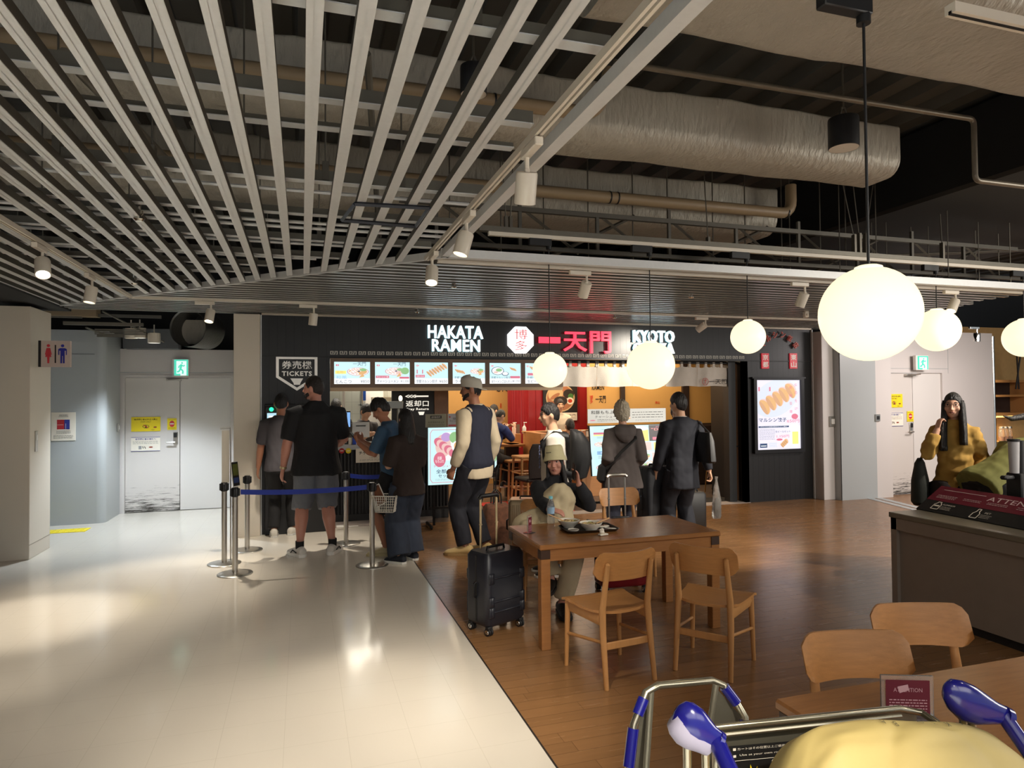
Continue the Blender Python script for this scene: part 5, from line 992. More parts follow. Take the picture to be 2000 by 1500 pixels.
p = atz(1196, 1034, TZ+.012); b = MB(mbowl); b.ball((0, 0, .006), (.03, .012, .006), 14, 6); b.tube([(.02, 0, .008), (.055, .004, .012)], .004, 6); tag(b.obj('soup_spoon', loc=(p.x, p.y, TZ+.012), rz=2.6), 'white soup spoon on the right edge of the tray', 'spoon')
for a_, e_, lb in ((atz(1072, 1005, TZ+.11), atz(1100, 1017, TZ+.062), 'pair of wooden chopsticks leaning over the far bowl'), (atz(1190, 1012, TZ+.075), atz(1165, 1022, TZ+.065), 'wooden chopstick ends sticking out of the near bowl')):
    b = MB(mat('chopstick_wood', s8(206, 160, 110), .5)); b.tube([(0, 0, 0), e_-a_], [.005, .0035], 6); b.tube([(0, .008, 0), e_-a_+V((.004, .006, 0))], [.005, .0035], 6); tag(b.obj('chopsticks', loc=a_), lb, 'chopsticks')
p = atz(1178, 1046, TZ); r = MB(M['paper']); r.box((0, 0, .008), (.07, .035, .012), MX.Rotation(.2, 3, 'Z'), .004)
for k in range(7): r.ball((-.01+.008*math.sin(k*2.1), .006*math.cos(k*1.7), .02+.004*k), (.014, .012, .010), 7, 5, MX.Rotation(k, 3, 'X'))
tag(r.obj('paper_napkin', loc=(p.x, p.y, TZ), ang=.1), 'crumpled white paper napkin in front of the tray', 'napkin')
def acrylic(name, p, w_, h_, rz, label, art):
    r = thing(name, label, 'notice', p, rz); b = MB(M['glass']); b.bx(-w_/2, w_/2, -.004, .004, 0, h_); b.bx(-w_/2, w_/2, -.035, .035, 0, .004); b.obj('holder', r)
    b = MB(M['maroon']); b.bx(-w_*.42, w_*.42, -.0062, -.0052, h_*.05, h_*.9); art(Draw(b, (-w_/2, -.0065, 0), XU*w_, ZU*h_, .0003)); b.obj('card', r)
def acart(d): pp = mat('pale_print', s8(214, 170, 176), .5); d.text(pp, 'ATTENTION', .5, .66, w=.55, h=.10); d.scribble(pp, .14, .1, .86, .45, 5, .003, 9); d.poly(mat('pale_print', s8(214, 170, 176), .5), [(.3, .74), (.5, .8), (.52, .66), (.34, .58)])
p = atz(1034, 1041, TZ); acrylic('acrylic_notice', (p.x, p.y, TZ), .055, .125, math.radians(42), 'narrow acrylic notice standing at the left end of the tray table', acart)
p = atz(1772, 1398, .69); acrylic('acrylic_notice', (p.x, p.y, .69), .15, .12, math.radians(-22), 'wide acrylic notice with maroon card on the nearest table', acart)
p = atz(1076, 1022, TZ); r = thing('water_bottle', 'clear plastic water bottle with a blue label on the tray table', 'bottle', (p.x, p.y, TZ+.001)); b = MB(M['glass']); b.lathe([(.002, .004), (.026, 0), (.030, .006), (.030, .05), (.028, .055), (.030, .06), (.030, .13), (.022, .165), (.013, .18), (.013, .19)], n=20); b.obj('body', r)
b = MB(mat('bottle_label', s8(150, 182, 208), .4, var=.4, scale=40)); b.lathe([(.0305, .075), (.0305, .125)], n=20); b.obj('label', r); b = MB(mat('bottle_cap', s8(120, 200, 215), .4)); b.lathe([(.015, .186), (.015, .206), (.002, .208)], n=16); b.obj('cap', r)
# ================================================================ suitcases
def suitcase(label, x, y, rz, w_, d_, h_, col, ribs='V', handle=.0, hm=None, name='suitcase', soft=False, tilt=0, dark=None):
    r = thing(name, label, 'suitcase', (x, y, 0), rz); z0 = .06; b = MB(col); n = 6
    R = [rr(w_/2-.02, d_/2-.02, .03, z0, n), rr(w_/2, d_/2, .045, z0+.025, n), rr(w_/2, d_/2, .045, h_-.03, n), rr(w_/2-.025, d_/2-.02, .03, h_, n)]; b.rings(R, (1, 1), True)
    if ribs == 'H':
        for zc in (.20, .34, .66):
            for s in (-1, 1):
                b.box((0, s*d_/2, z0+h_*zc*.9), (w_*.72, .012, .014), None, .004)
                for sx in (-1, 1): b.box((sx*w_*.39, s*d_/2, z0+h_*zc*.9), (.05, .014, .075), None, .006)
    if ribs == 'V':
        k = int(w_/.022)
        for i in range(k):
            x_ = -w_/2+.03+(w_-.06)*i/(k-1)
            for s in (-1, 1): b.cyl((x_, s*d_/2, z0+.04), (x_, s*d_/2, h_-.05), .006, n=6)
    b.obj('shell', r, .8)
    b = MB(M['blackm']); b.rings([[p*1.0+V((0, 0, 0)) for p in [V((sx*(w_/2+.002), y_, z)) for y_, z in ((-.008, z0+.03), (.008, z0+.03), (.008, h_-.02), (-.008, h_-.02))]] for sx in (-1, 1)], (1, 1), False); b.obj('zip_band', r)
    b = MB(M['blackm']); b.tube([(-.08, 0, h_-.005), (-.075, 0, h_+.022), (.075, 0, h_+.022), (.08, 0, h_-.005)], .010, 8); b.tube([(-w_/2, -.0, h_*.45), (-w_/2-.02, 0, h_*.47), (-w_/2-.02, 0, h_*.62), (-w_/2, 0, h_*.64)], .009, 8); b.obj('grip', r)
    for sx in (-1, 1):
        for sy in (-1, 1):
            b = MB(M['rubber']); c = V((sx*(w_/2-.035), sy*(d_/2-.03), .028)); 
            for o in (-.011, .011): b.cyl(c+V((o-.008, 0, 0)), c+V((o+.008, 0, 0)), .027, n=16)
            b.box(c+V((0, 0, .028)), (.04, .04, .02), None, .004); wl = b.obj('wheel', r)
            for s in (-1, 1): b = MB(M['chrome']); b.lathe([(.018, 0), (.016, .003), (.004, .001), (.002, .003)], c+V((s*.0195, 0, 0)), (s, 0, 0), 10); b.obj('hub', wl)
    if handle:
        b = MB(hm or M['steel']); o = .075
        for s in (-1, 1): b.box((s*o, d_/2-.05, h_+handle/2), (.016, .012, handle), None, .003)
        for s in (-1, 1): b.box((s*o, d_/2-.05, h_+handle*.48), (.02, .016, .012), None, .002)
        b.obj('telescopic_bar', r); b = MB(dark or M['blackm']); b.tube([(-o-.015, d_/2-.05, h_+handle), (-o, d_/2-.05, h_+handle+.015), (o, d_/2-.05, h_+handle+.015), (o+.015, d_/2-.05, h_+handle)], .016, 8); b.obj('handle', r)
    return r
mnavy = mat('dark_navy_shell', s8(34, 36, 44), .32, var=.1, bump=.05, bscale=200)
suitcase('dark navy hard suitcase with raised handle beside the tray table', 1.325, 4.63, math.radians(24), .36, .25, .565, mnavy, 'H', .36, mat('champagne_metal', s8(198, 178, 140), .3, .8))
suitcase('dark red suitcase under the tray table with a tall grey handle', aty(1213, 1110, 5.16).x, 5.16, math.radians(-3), .42, .24, .60, mat('dark_red_shell', s8(120, 24, 32), .35, var=.1), 'H', .36, M['steel'], dark=M['steel'])
p = atz(1010, 1040); suitcase('ribbed silver gold suitcase behind the seated woman', aty(1022, 990, 6.6).x+.05, 6.6, math.radians(-20), .40, .26, .60, mat('champagne_shell', s8(170, 152, 124), .3, .6, var=.1), 'V', 0)
def ground_(x, d): q = CAM+ray(x, 780)*d; return V((q.x, q.y, 0))
suitcase('tall black soft suitcase standing beside the man in the dark suit', ground_(1277, 7.5).x, ground_(1277, 7.5).y, math.radians(8), .36, .26, .87, mat('black_nylon', s8(26, 28, 34), .7, var=.15, scale=30), 'N', 0)
p = atz(1402, 1060); suitcase('black case half hidden behind the man in the dark suit', p.x+.02, p.y+.55, 0, .30, .22, .50, M['black'], 'N', 0)
b = MB(mat('floral_bag_cloth', s8(104, 66, 46), .8, var=.8, scale=22)); p = atz(963, 1050); px_ = p
b.rings([rr(.15, .09, .03, 0), rr(.16, .10, .04, .2), rr(.14, .08, .04, .44), rr(.12, .03, .02, .48)], (1, 1)); r = thing('floral_bag', 'dark floral shopping bag standing behind the man in the cap', 'bag', (aty(969, 1000, 7.15).x, 7.15, 0), .2); b.obj('body', r)
b = MB(M['ink'])
for s in (-.03, .03): b.tube([(-.05, s, .46), (-.045, s, .58), (0, s, .63), (.045, s, .58), (.05, s, .46)], .008, 6)
b.obj('handles', r)
# ================================================================ stanchions and belts
STS = {}
def stanchion(key, x, y, label, h=.82):
    p = atz(x, y); r = thing('stanchion', label, 'stanchion', p, 0, 'steel queue stanchions'); STS[key] = p
    b = MB(M['steel']); b.lathe([(.002, .012), (.155, .010), (.16, .006), (.16, 0), (.002, 0)], n=40); b.lathe([(.16, .006), (.09, .014), (.03, .018), (.002, .018)], n=40); b.obj('base', r)
    b = MB(M['steel']); b.cyl((0, 0, .012), (0, 0, h-.08), .026, n=20); b.obj('post', r); b = MB(M['blackm']); b.lathe([(.026, h-.09), (.034, h-.085), (.034, h-.01), (.028, h), (.002, h)], n=20)
    for an in (0, 90, 180, 270): b.box((.036*math.cos(math.radians(an)), .036*math.sin(math.radians(an)), h-.045), (.018, .018, .07), MX.Rotation(math.radians(an), 3, 'Z'), .003)
    b.obj('head', r); return r
stanchion('a', 459, 1121, 'steel stanchion nearest the camera in the left cluster'); stanchion('b', 438, 1101, 'steel stanchion of the left cluster holding the white notice stand')
stanchion('c', 483, 1075, 'steel stanchion at the back of the left cluster'); stanchion('d', 676, 1062, 'steel stanchion between the big man and the boy in blue')
stanchion('e', 727, 1104, 'steel stanchion carrying the white basket'); stanchion('f', 772, 1060, 'steel stanchion half hidden behind the woman in brown')
def belt(k0, k1, z, label, sag=.02):
    a, e = STS[k0]+V((0, 0, z)), STS[k1]+V((0, 0, z)); u = (e-a).normalized(); a = a+u*.05; e = e-u*.05; b = MB(M['blue']); n = 16; R = []
    for i in range(n+1):
        t = i/n; c = a+(e-a)*t-V((0, 0, sag*4*t*(1-t))); nn = u.cross(ZU)*.0012; R.append([c-nn-V((0, 0, .024)), c+nn-V((0, 0, .024)), c+nn+V((0, 0, .024)), c-nn+V((0, 0, .024))])
    b.rings(R, (1, 1), False); tag(b.obj('barrier_belt'), label, 'belt', 'blue barrier belts')
belt('a', 'e', .775, 'long blue barrier belt across the queue in front of the big man'); belt('d', 'f', .775, 'short blue barrier belt behind the boy in blue')
# card holder and notice stand on the cluster, basket on stanchion e
p = STS['a']; r = thing('card_stand', 'tilted black menu card on top of the left stanchion cluster', 'card', (p.x, p.y+.02, .826), math.radians(62)); b = MB(M['whitep']); b.box((0, 0, .12), (.11, .006, .24), MX.Rotation(-.12, 3, 'X')); b.obj('frame', r)
b = MB(M['ink']); Rm = MX.Rotation(-.12, 3, 'X'); b.box(Rm @ V((0, -.0045, 0))+V((0, 0, .12)), (.10, .002, .225), Rm); b.mat(mat('card_art', s8(90, 96, 40), .5, var=.7, scale=14)); b.box(Rm @ V((0, -.006, .04))+V((0, 0, .12)), (.08, .001, .11), Rm); b.mat(mat('card_blue', s8(40, 60, 110), .5)); b.box(Rm @ V((0, -.006, -.06))+V((0, 0, .12)), (.08, .001, .05), Rm); b.obj('print', r)
p = STS['b']; r = thing('notice_stand', 'thin steel notice stand with a hanging white sheet by the shop column', 'notice stand', (p.x+.05, p.y+.10, 0)); b = MB(M['steel']); b.cyl((0, 0, .0), (0, 0, 1.37), .007, n=8); b.lathe([(.002, .004), (.06, .004), (.06, 0)], n=16); b.tube([(0, 0, 1.36), (-.10, .02, 1.355), (-.10, .02, 1.37), (0, 0, 1.375)], .004, 6); b.obj('pole', r)
b = MB(M['paper']); b.box((-.05, .022, 1.07), (.075, .003, .54), MX.Rotation(-.15, 3, 'Z')); b.obj('sheet', r)
p = STS['e']; r = thing('menu_basket', 'white perforated plastic basket hung on a stanchion', 'basket', (p.x+.14, p.y-.02, .53), math.radians(-24)); mbk = mat('basket_plastic', s8(222, 218, 206), .4)
b = MB(mbk); w0, w1, d0, d1, hh = .09, .12, .075, .095, .16
def wall_grid(A, B_, C_, D_):
    nx, nz = 11, 6
    P = lambda u, v: (A*(1-u)+B_*u)*(1-v)+(D_*(1-u)+C_*u)*v
    for i in range(nx+1): u = i/nx; b.tube([P(u, 0), P(u, 1)], .0028, 4)
    for j in range(nz+1): v = j/nz; b.tube([P(0, v), P(1, v)], .0035 if j in (0, nz) else .0026, 4)
c = [V((-w0, -d0, 0)), V((w0, -d0, 0)), V((w0, d0, 0)), V((-w0, d0, 0))]; t_ = [V((-w1, -d1, hh)), V((w1, -d1, hh)), V((w1, d1, hh)), V((-w1, d1, hh))]
for i in range(4): j = (i+1) % 4; wall_grid(c[i], c[j], t_[j], t_[i]); b.tube([t_[i], t_[j]], .006, 6)
b.bx(-w0, w0, -d0, d0, -.003, .0); b.obj('basket', r)
r2_ = thing('menu_leaflet', 'framed brown food leaflet standing in the white basket', 'leaflet', (p.x+.10, p.y-.02, .56), math.radians(-24)); b = MB(M['whitep']); Rm = MX.Rotation(-.5, 3, 'Y') @ MX.Rotation(-.2, 3, 'X'); b.box(V((-.04, 0, .13)), (.11, .006, .21), Rm); b.obj('frame', r2_); b = MB(mat('leaflet_art', s8(120, 74, 50), .5, var=.7, scale=12)); b.box(V((-.04, 0, .13))+Rm @ V((0, -.004, 0)), (.092, .002, .19), Rm); b.obj('print', r2_)
# ================================================================ lit menu stands before the shop
def aframe(name, label, x0, x1, ytop, ybot, Y, art, rz=0, foot=True, tilt=.06):
    a, e = aty(x0, ybot, Y), aty(x1, ytop, Y); w_, h_ = e.x-a.x, e.z-a.z; r = thing(name, label, 'menu stand', ((a.x+e.x)/2, Y, 0), rz); zc = (a.z+e.z)/2; Rm = MX.Rotation(-tilt, 3, 'X')
    b = MB(M['blackm']); b.box((0, .018, zc), (w_, .035, h_), Rm, .003); b.obj('case', r)
    b = MB(); O = V((0, 0, zc))+Rm @ V((-w_/2+.006, -.0005, -h_/2+.006)); art(Draw(b, O, XU*(w_-.012), Rm @ V((0, 0, h_-.012)), .0005)); b.obj('display', r)
    if foot:
        b = MB(M['blackm'])
        for s in (-1, 1):
            b.box((s*w_*.32, .05, a.z/2+.02), (.03, .03, a.z), None); b.box((s*w_*.45, .05, .03), (.03, .34, .03), None, .004)
            for q in (-.14, .2): b.cyl((s*w_*.45-.012, q+.02, .022), (s*w_*.45+.012, q+.02, .022), .02, n=12)
        b.box((0, .05, a.z*.45), (w_*.9, .02, .03)); b.obj('legs', r)
    return r
def art1(d):
    d.rect(lbg, 0, 0, 1, 1); d.line(lrd, [(.06, .1), (.06, .9), (.12, .96), (.94, .96), (.94, .04), (.12, .04), (.06, .1)], .006); d.ell(lw, .56, .67, .34, .25); d.ell(lpk, .42, .68, .22, .2); 
    for k in range(7): d.ell(lit('pork', (.93, .62, .58), .9) if k % 2 else lrd, .30+.07*k, .74-.034*k+.0, .15, .075, 18, rot=-40)
    d.ell(lit('purple_onion', (.6, .4, .75), .9), .5, .83, .14, .08); d.ell(lgr, .74, .82, .15, .10); d.ell(lw, .8, .66, .14, .10); d.ell(lor, .8, .67, .08, .07); d.ell(lrd, .78, .60, .06, .05); d.ell(lrd, .32, .44, .17, .13); d.text(lw, '和豚\nもちぶた', .32, .44, w=.24, h=.11)
    d.ell(lor, .82, .42, .14, .12, rot=-30); d.line(lw, [(.72, .4), (.9, .48)], .012); d.text(lrd, 'チャーシュー', .4, .325, w=.5, h=.045); d.text(ldk, '全部のせ', .5, .235, w=.56, h=.07, bold=.01); d.text(ldk, 'セット', .45, .155, w=.34, h=.055, bold=.01); d.scribble(lgy, .2, .07, .85, .11, 2, .003)
AY = 8.35; p = atz(870, 1012)
aframe('menu_stand', 'lit cyan menu stand with sliced pork ramen left of the man in the cap', 835.5, 906, 833, 949, 8.45, art1, 0, True, -.03)
def art2(d):
    d.rect(lbg, 0, 0, 1, 1); d.text(ldk, '一天門', .24, .93, w=.2, h=.045); d.rect(lrd, .04, .83, .46, .87); d.rect(lye, .04, .80, .46, .825)
    for i, (x, y, s) in enumerate(((.36, .70, .15), (.12, .63, .08), (.28, .57, .08), (.34, .26, .12), (.14, .16, .1), (.34, .1, .1), (.75, .2, .1), (.6, .16, .08), (.9, .14, .08), (.62, .35, .09))): bowl_art(d, x, y, s)
    d.rect(lbl, .04, .42, .46, .49); d.text(lw, '選べるセット', .25, .455, w=.34, h=.035); d.scribble(lgy, .05, .34, .45, .40, 2, .004, 2); d.scribble(lgy, .05, .74, .2, .79, 2, .004, 3)
    d.rect(lit('beer_black', (.1, .08, .09), .6), .70, .66, .99, .99); d.text(lrd, 'SUPER', .85, .95, w=.12, h=.022); d.text(lit('beer_red', (.95, .3, .3), .9), '"DRY"', .85, .90, w=.24, h=.05, bold=.02); d.rect(lrd, .74, .68, .97, .74); d.rect(lit('beer_amber', (1, .72, .2), .95), .53, .66, .69, .90); d.ell(lw, .61, .92, .085, .04)
    d.rect(lpk, .53, .47, .72, .64); d.rect(lye, .75, .47, .97, .63); d.rect(lrd, .6, .5, .64, .6); d.rect(lpk, .72, .26, .97, .42); bowl_art(d, .84, .34, .09); d.scribble(lrd, .53, .42, .7, .46, 1, .005)
S2Y = 7.9; aframe('menu_stand', 'wide lit menu stand in front of the grey-haired woman', 1152, 1311, 828, 930, S2Y, art2, math.radians(3), True, .10)
def art3(d):
    d.rect(lit('header_cream', (.93, .90, .80), .62), 0, 0, 1, 1); d.text(M['ink'], '和豚もちぶた', .21, .76, w=.34, h=.26, bold=.01); d.text(M['ink'], 'チャーシュー', .22, .44, w=.26, h=.18); d.ell(lrd, .06, .2, .035, .035); d.scribble(M['ink'], .12, .1, .36, .3, 2, .004); d.ell(lpk, .46, .4, .08, .09); d.ell(lor, .48, .3, .06, .07)
    d.scribble(M['ink'], .56, .28, .96, .82, 3, .006, 4); d.scribble(lgy, .6, .08, .92, .22, 2, .003, 7)
def flatboard(name, label, cat, pts, Y, art, th=.01):
    a = aty(pts[0], pts[3], Y); e = aty(pts[2], pts[1], Y); w_, h_ = e.x-a.x, e.z-a.z; b = MB(M['whitep']); b.bx(0, w_, 0, th, 0, h_); art(Draw(b, (0, -.0005, 0), XU*w_, ZU*h_, .0005)); return tag(b.obj(name, loc=(a.x, Y, a.z)), label, cat)
flatboard('header_board', 'cream header board with brush writing on top of the wide menu stand', 'board', (1148, 797, 1300, 827), S2Y+.03, art3)
def art4(d): d.rect(mat('olive_board', s8(150, 146, 124), .6), 0, 0, 1, 1); d.rect(M['ink'], .22, .66, .76, .88); d.text(M['paper'], '店内飲食可', .49, .77, w=.44, h=.14); d.text(M['ink'], 'おすすめのセット', .5, .38, w=.76, h=.14); d.scribble(M['ink'], .1, .08, .9, .26, 2, .003)
def art5(d): d.rect(mat('pale_board', s8(186, 184, 186), .6), 0, 0, 1, 1); d.ell(mat('figure_red', (.6, .05, .05)), .1, .76, .05, .05); d.text(M['ink'], '和豚\nチャーシュー', .35, .55, w=.5, h=.34); d.ell(M['ink'], .82, .55, .2, .2); d.ell(mat('pork_print', s8(190, 110, 100), .6), .82, .55, .17, .17); d.rect(mat('figure_red', (.6, .05, .05)), .02, .1, .98, .2)
flatboard('counter_board', 'olive notice board above the pork ramen menu stand', 'board', (831.5, 808.5, 872, 835), 9.0, art4); flatboard('counter_board', 'pale notice board with a pork picture behind the man in the cap', 'board', (875, 807.5, 910, 835), 9.0, art5)
r = thing('menu_stand', 'thin lit menu stand seen edge-on behind the man in the cap', 'menu stand', (aty(968, 900, 8.5).x, 8.5, 0), math.radians(70)); b = MB(M['blackm']); b.bx(-.2, .2, 0, .03, .74, 1.22, .003); b.bx(-.18, -.15, .005, .02, 0, .74); b.bx(.15, .18, .005, .02, 0, .74); b.bx(-.2, .2, -.1, .14, 0, .015); b.obj('case', r); b = MB(); d = Draw(b, (-.195, -.001, .745), XU*.39, ZU*.47, .0005); d.rect(lbg, 0, 0, 1, 1); d.rect(lbl, .1, .7, .9, .9); d.rect(lpk, .1, .4, .9, .6); d.rect(lgr, .1, .15, .9, .3); b.obj('display', r)
r = thing('power_strip', 'white power strip lying by the counter foot', 'power strip', (aty(665, 1014, 8.7).x, 8.72, .031)); b = MB(M['whitep']); b.bx(-.05, .06, -.02, .02, 0, .025, .004); b.obj('body', r); b = MB(M['whitep']); b.tube([(.06, 0, .012), (.12, -.02, .008), (.16, .0, .006), (.22, -.01, .006)], .005, 6); b.obj('cable', r)
# ================================================================ right-hand waste counter with notice board
mctr = mat('dark_bronze_laminate', s8(142, 130, 118), .35, .2, var=.08); KX, KY1 = 4.33, 4.04; kz = aty(1735, 1000, KY1).z
r = thing('waste_counter', 'dark bronze waste counter at the right edge, a slanted notice on top', 'counter', (KX, KY1, 0)); b = MB(mctr); b.bx(0.03, 1.2, -3.0, -.02, .06, kz-.05); b.bx(.0, 1.22, -3.0, 0, kz-.13, kz-.04); b.bx(0, .05, -.05, 0, 0, kz-.04); b.obj('body', r)
b = MB(mat('counter_top_stone', s8(112, 104, 88), .3, var=.25, scale=8)); b.bx(-.01, 1.24, -3.05, .012, kz-.04, kz, .005); b.obj('top', r); b = MB(M['ink']); b.bx(.05, 1.1, -3.0, -.05, 0, .06); b.bx(.027, .03, -.98, -.974, .06, kz-.14); b.bx(.027, .03, -1.9, -1.894, .06, kz-.14); b.obj('kick_board', r)
A = atz(1789, 992, kz+.01); A = V((A.x, A.y, kz+.006)); P1 = atz(2000, 1033, kz+.01); dirv = V((P1.x-A.x, P1.y-A.y, 0)).normalized(); T0 = None
wv = V((dirv.y, -dirv.x, 0)); wv = -wv if wv.x < 0 else wv; bh = .30; tl = math.radians(34); Lb = 1.5
r = thing('notice_board', 'slanted maroon and black ATTENTION board on the waste counter', 'board', A); up_ = (wv*math.cos(tl)+ZU*math.sin(tl)); sk = V((0, 0, 0)); Uv = dirv*Lb; Wv = up_*bh; nn = Uv.cross(Wv).normalized()
b = MB(M['black']); C8 = [V((0, 0, 0)), Uv, Uv+Wv, Wv]; b.add([c for c in C8]+[c-nn*.012 for c in C8], [(0, 1, 2, 3), (7, 6, 5, 4), (0, 4, 5, 1), (1, 5, 6, 2), (2, 6, 7, 3), (3, 7, 4, 0)]); b.mat(M['black']); b.add([c-V((0, 0, 0)) for c in (Wv, Wv+Uv, Wv+Uv-ZU*(Wv.z), Wv-ZU*Wv.z)], [(0, 1, 2, 3)]); b.obj('board', r)
b = MB(); d = Draw(b, nn*.0008, Uv, Wv, .0005); pp = mat('cream_print', s8(220, 196, 196), .5); d.rect(M['maroon'], 0, .42, 1, 1); d.text(pp, 'ATTENTION', .47, .78, w=.34, h=.16); d.rect(pp, .04, .85, .28, .865); d.scribble(pp, .04, .52, .16, .66, 3, .004, 1); d.scribble(pp, .19, .56, .29, .66, 2, .004, 2); d.scribble(pp, .32, .56, .43, .66, 2, .004, 3); d.scribble(pp, .47, .54, .6, .66, 2, .004, 5)
d.line(M['paper'], [(.075, .1), (.075, .28), (.085, .33), (.085, .37), (.105, .37), (.105, .33), (.115, .28), (.115, .1), (.075, .1)], .007); d.rect(M['paper'], .08, .2, .11, .25); d.text(M['paper'], 'ALUMINIUM', .155, .3, w=.07, h=.05); d.scribble(M['paper'], .125, .1, .19, .24, 3, .003, 9)
d.line(M['paper'], [(.305, .04), (.305, .2), (.315, .27), (.315, .36), (.33, .36), (.33, .27), (.34, .2), (.34, .04), (.305, .04)], .007); d.text(M['paper'], 'PET', .375, .26, w=.03, h=.05); d.scribble(M['paper'], .35, .06, .41, .2, 3, .003, 11); b.obj('print', r)
p = aty(1985, 955, 3.6); b = MB(mat('grey_roll', s8(176, 174, 176), .6)); 
r = thing('paper_dispenser', 'tall pale grey cup dispenser on a black stand at the right edge', 'dispenser', (aty(1982, 960, 3.55).x, 3.55, kz+.001)); z0, z1 = aty(1982, 924, 3.55).z-kz, aty(1982, 861, 3.55).z-kz
b.lathe([(.002, z0), (.030, z0), (.036, z1), (.002, z1)], n=24); b.obj('cups', r); b = MB(M['black']); b.box((.1, 0, z0*.5), (.22, .12, z0), None, .01); b.lathe([(.038, z1-.005), (.04, z1+.012), (.002, z1+.014)], n=24); b.box((-.07, -.0, z0-.03), (.10, .05, .03), None, .01); b.cyl((.07, 0, z0), (.07, 0, z1), .02, n=10); b.obj('stand', r)
# ================================================================ luggage carts at the bottom edge
mcart = mat('cart_steel', s8(176, 170, 150), .25, .9, var=.1); mpan = mat('cart_panel', s8(128, 124, 108), .35, .6, var=.1)
CYN = 1.28
def CP(x, y, Y=CYN): return aty(x, y, Y)
r = thing('luggage_cart', 'luggage cart with blue pod handles and a yellow bag, cut off by the bottom edge', 'luggage cart', (0, 0, 0))
YB = 1.34; pts = [CP(1395, 1421, YB), CP(1560, 1404, YB), CP(1755, 1384, YB), CP(1800, 1392, YB-.01), CP(1850, 1425, YB-.08), CP(1905, 1466, YB-.16), CP(1925, 1510, YB-.2)]
b = MB(mcart); b.tube([CP(1398, 1530, YB)]+pts, .0085, 10); b.tube([CP(1405, 1436, YB-.02), CP(1760, 1398, YB-.02)], .004, 6); b.obj('basket_rim', r)
b = MB(mpan); q = [CP(1398, 1424, YB+.01), CP(1790, 1388, YB+.01)]; lo = [v-V((0, 0, .42)) for v in q]; n_ = V((0, .006, 0)); b.add(q+lo[::-1]+[v+n_ for v in q+lo[::-1]], [(3, 2, 1, 0), (4, 5, 6, 7), (0, 1, 5, 4), (1, 2, 6, 5), (2, 3, 7, 6), (3, 0, 4, 7)]); b.obj('back_panel', r)
b = MB(); O = CP(1414, 1508, YB-.01); Um = CP(1760, 1474, YB-.01)-O; Wm = V((0, 0, CP(1414, 1458, YB-.01).z-O.z)); d = Draw(b, O-V((0, 0, .18)), Um, Wm+V((0, 0, .18)), .0006); d.rect(M['black'], 0, 0, 1, 1)
d.text(M['paper'], 'カートはその位置以上ご使用下さい。', .23, .965, w=.32, h=.025); d.text(M['paper'], 'Use at your own risk', .19, .905, w=.22, h=.025); d.rect(M['paper'], .045, .955, .06, .98); d.rect(M['paper'], .045, .89, .06, .915)
d.line(M['paper'], [(.05, .4), (.05, .86), (.30, .86), (.30, .4)], .0012); d.ell(M['paper'], .265, .83, .02, .02); d.poly(M['paper'], [(.25, .79), (.285, .79), (.285, .55), (.25, .55)]); st_ = [(.14+(.055 if k % 2 else .028)*math.cos(k*math.pi/9), .66+(.16 if k % 2 else .085)*math.sin(k*math.pi/9)) for k in range(18)]; d.poly(M['yellow'], st_); d.line(M['paper'], [(.36, .4), (.36, .86), (.62, .86)], .0012); b.obj('caution_label', r)
mgrip = M['navyp']; mgry = mat('grip_grey', s8(172, 166, 186), .4)
def pod(A, B_, C_, two, sx):
    A, B_, C_ = V(A), V(B_), V(C_); t = (B_-A).normalized(); b = MB(mgrip); n = 12; up = V((0, 0, 1)); X = t.cross(up).normalized(); Yv = X.cross(t)
    prof = [(0, .008), (.06, .024), (.2, .036), (.4, .042), (.6, .038), (.8, .028), (1., .020)]; R = []
    for s, rad in prof: c = A+(B_-A)*s; R.append([c+X*(rad*.62*math.cos(2*math.pi*k/20))+Yv*(rad*math.sin(2*math.pi*k/20)-(.012 if s < .9 else 0)*math.sin(math.pi*s)) for k in range(20)])
    b.rings(R, (1, 1)); g = b.obj('grip', r, 1.2)
    if two:
        b = MB(mgry); R = []
        for s, rad in prof[1:7]: c = A+(B_-A)*s+V((-.012, .002, -.014)); R.append([c+X*(rad*.55*math.cos(2*math.pi*k/20))+Yv*(rad*.82*math.sin(2*math.pi*k/20)) for k in range(20)])
        b.rings(R, (1, 1)); b.obj('grip_underside', g, 1.2)
    b = MB(mgrip); b.tube([A+(B_-A)*.97, A+(B_-A)*1.06], .0215, 16); b.tube([A+(B_-A)*.98, C_, C_+(C_-B_)*1.0], .0165, 16); b.obj('handle_bar', r)
YP = 1.15; pod(CP(1322, 1383, YP), CP(1400, 1447, YP-.03), CP(1432, 1520, YP-.09), True, -1); pod(CP(1845, 1340, YP), CP(1962, 1398, YP-.03), CP(2010, 1470, YP-.08), False, 1)
for x, Yq in ((1342, YP+.02), (1378, YP+.02), (1881, YP+.02), (1898, YP+.02)): p = CP(x, 1450 if x < 1500 else 1405, Yq); b = MB(mcart); b.cyl(p, p-V((0, 0, .5)), .0085, n=12); b.obj('stem', r)
r = thing('luggage_cart', 'second luggage cart with blue bumper sleeves, in front of the cart with the yellow bag', 'luggage cart', (0, 0, 0)); YC = 1.62
lp = [CP(1226, 1540, YC-.02), CP(1229, 1490, YC-.02), CP(1238, 1415, YC), CP(1262, 1352, YC+.02), CP(1285, 1339, YC+.02), CP(1390, 1329, YC+.05), CP(1412, 1338, YC+.04), CP(1440, 1375, YC+.02), CP(1455, 1400, YC), CP(1456, 1470, YC-.02)]
b = MB(mcart); b.tube(lp, .0105, 12); b.obj('bumper_loop', r)
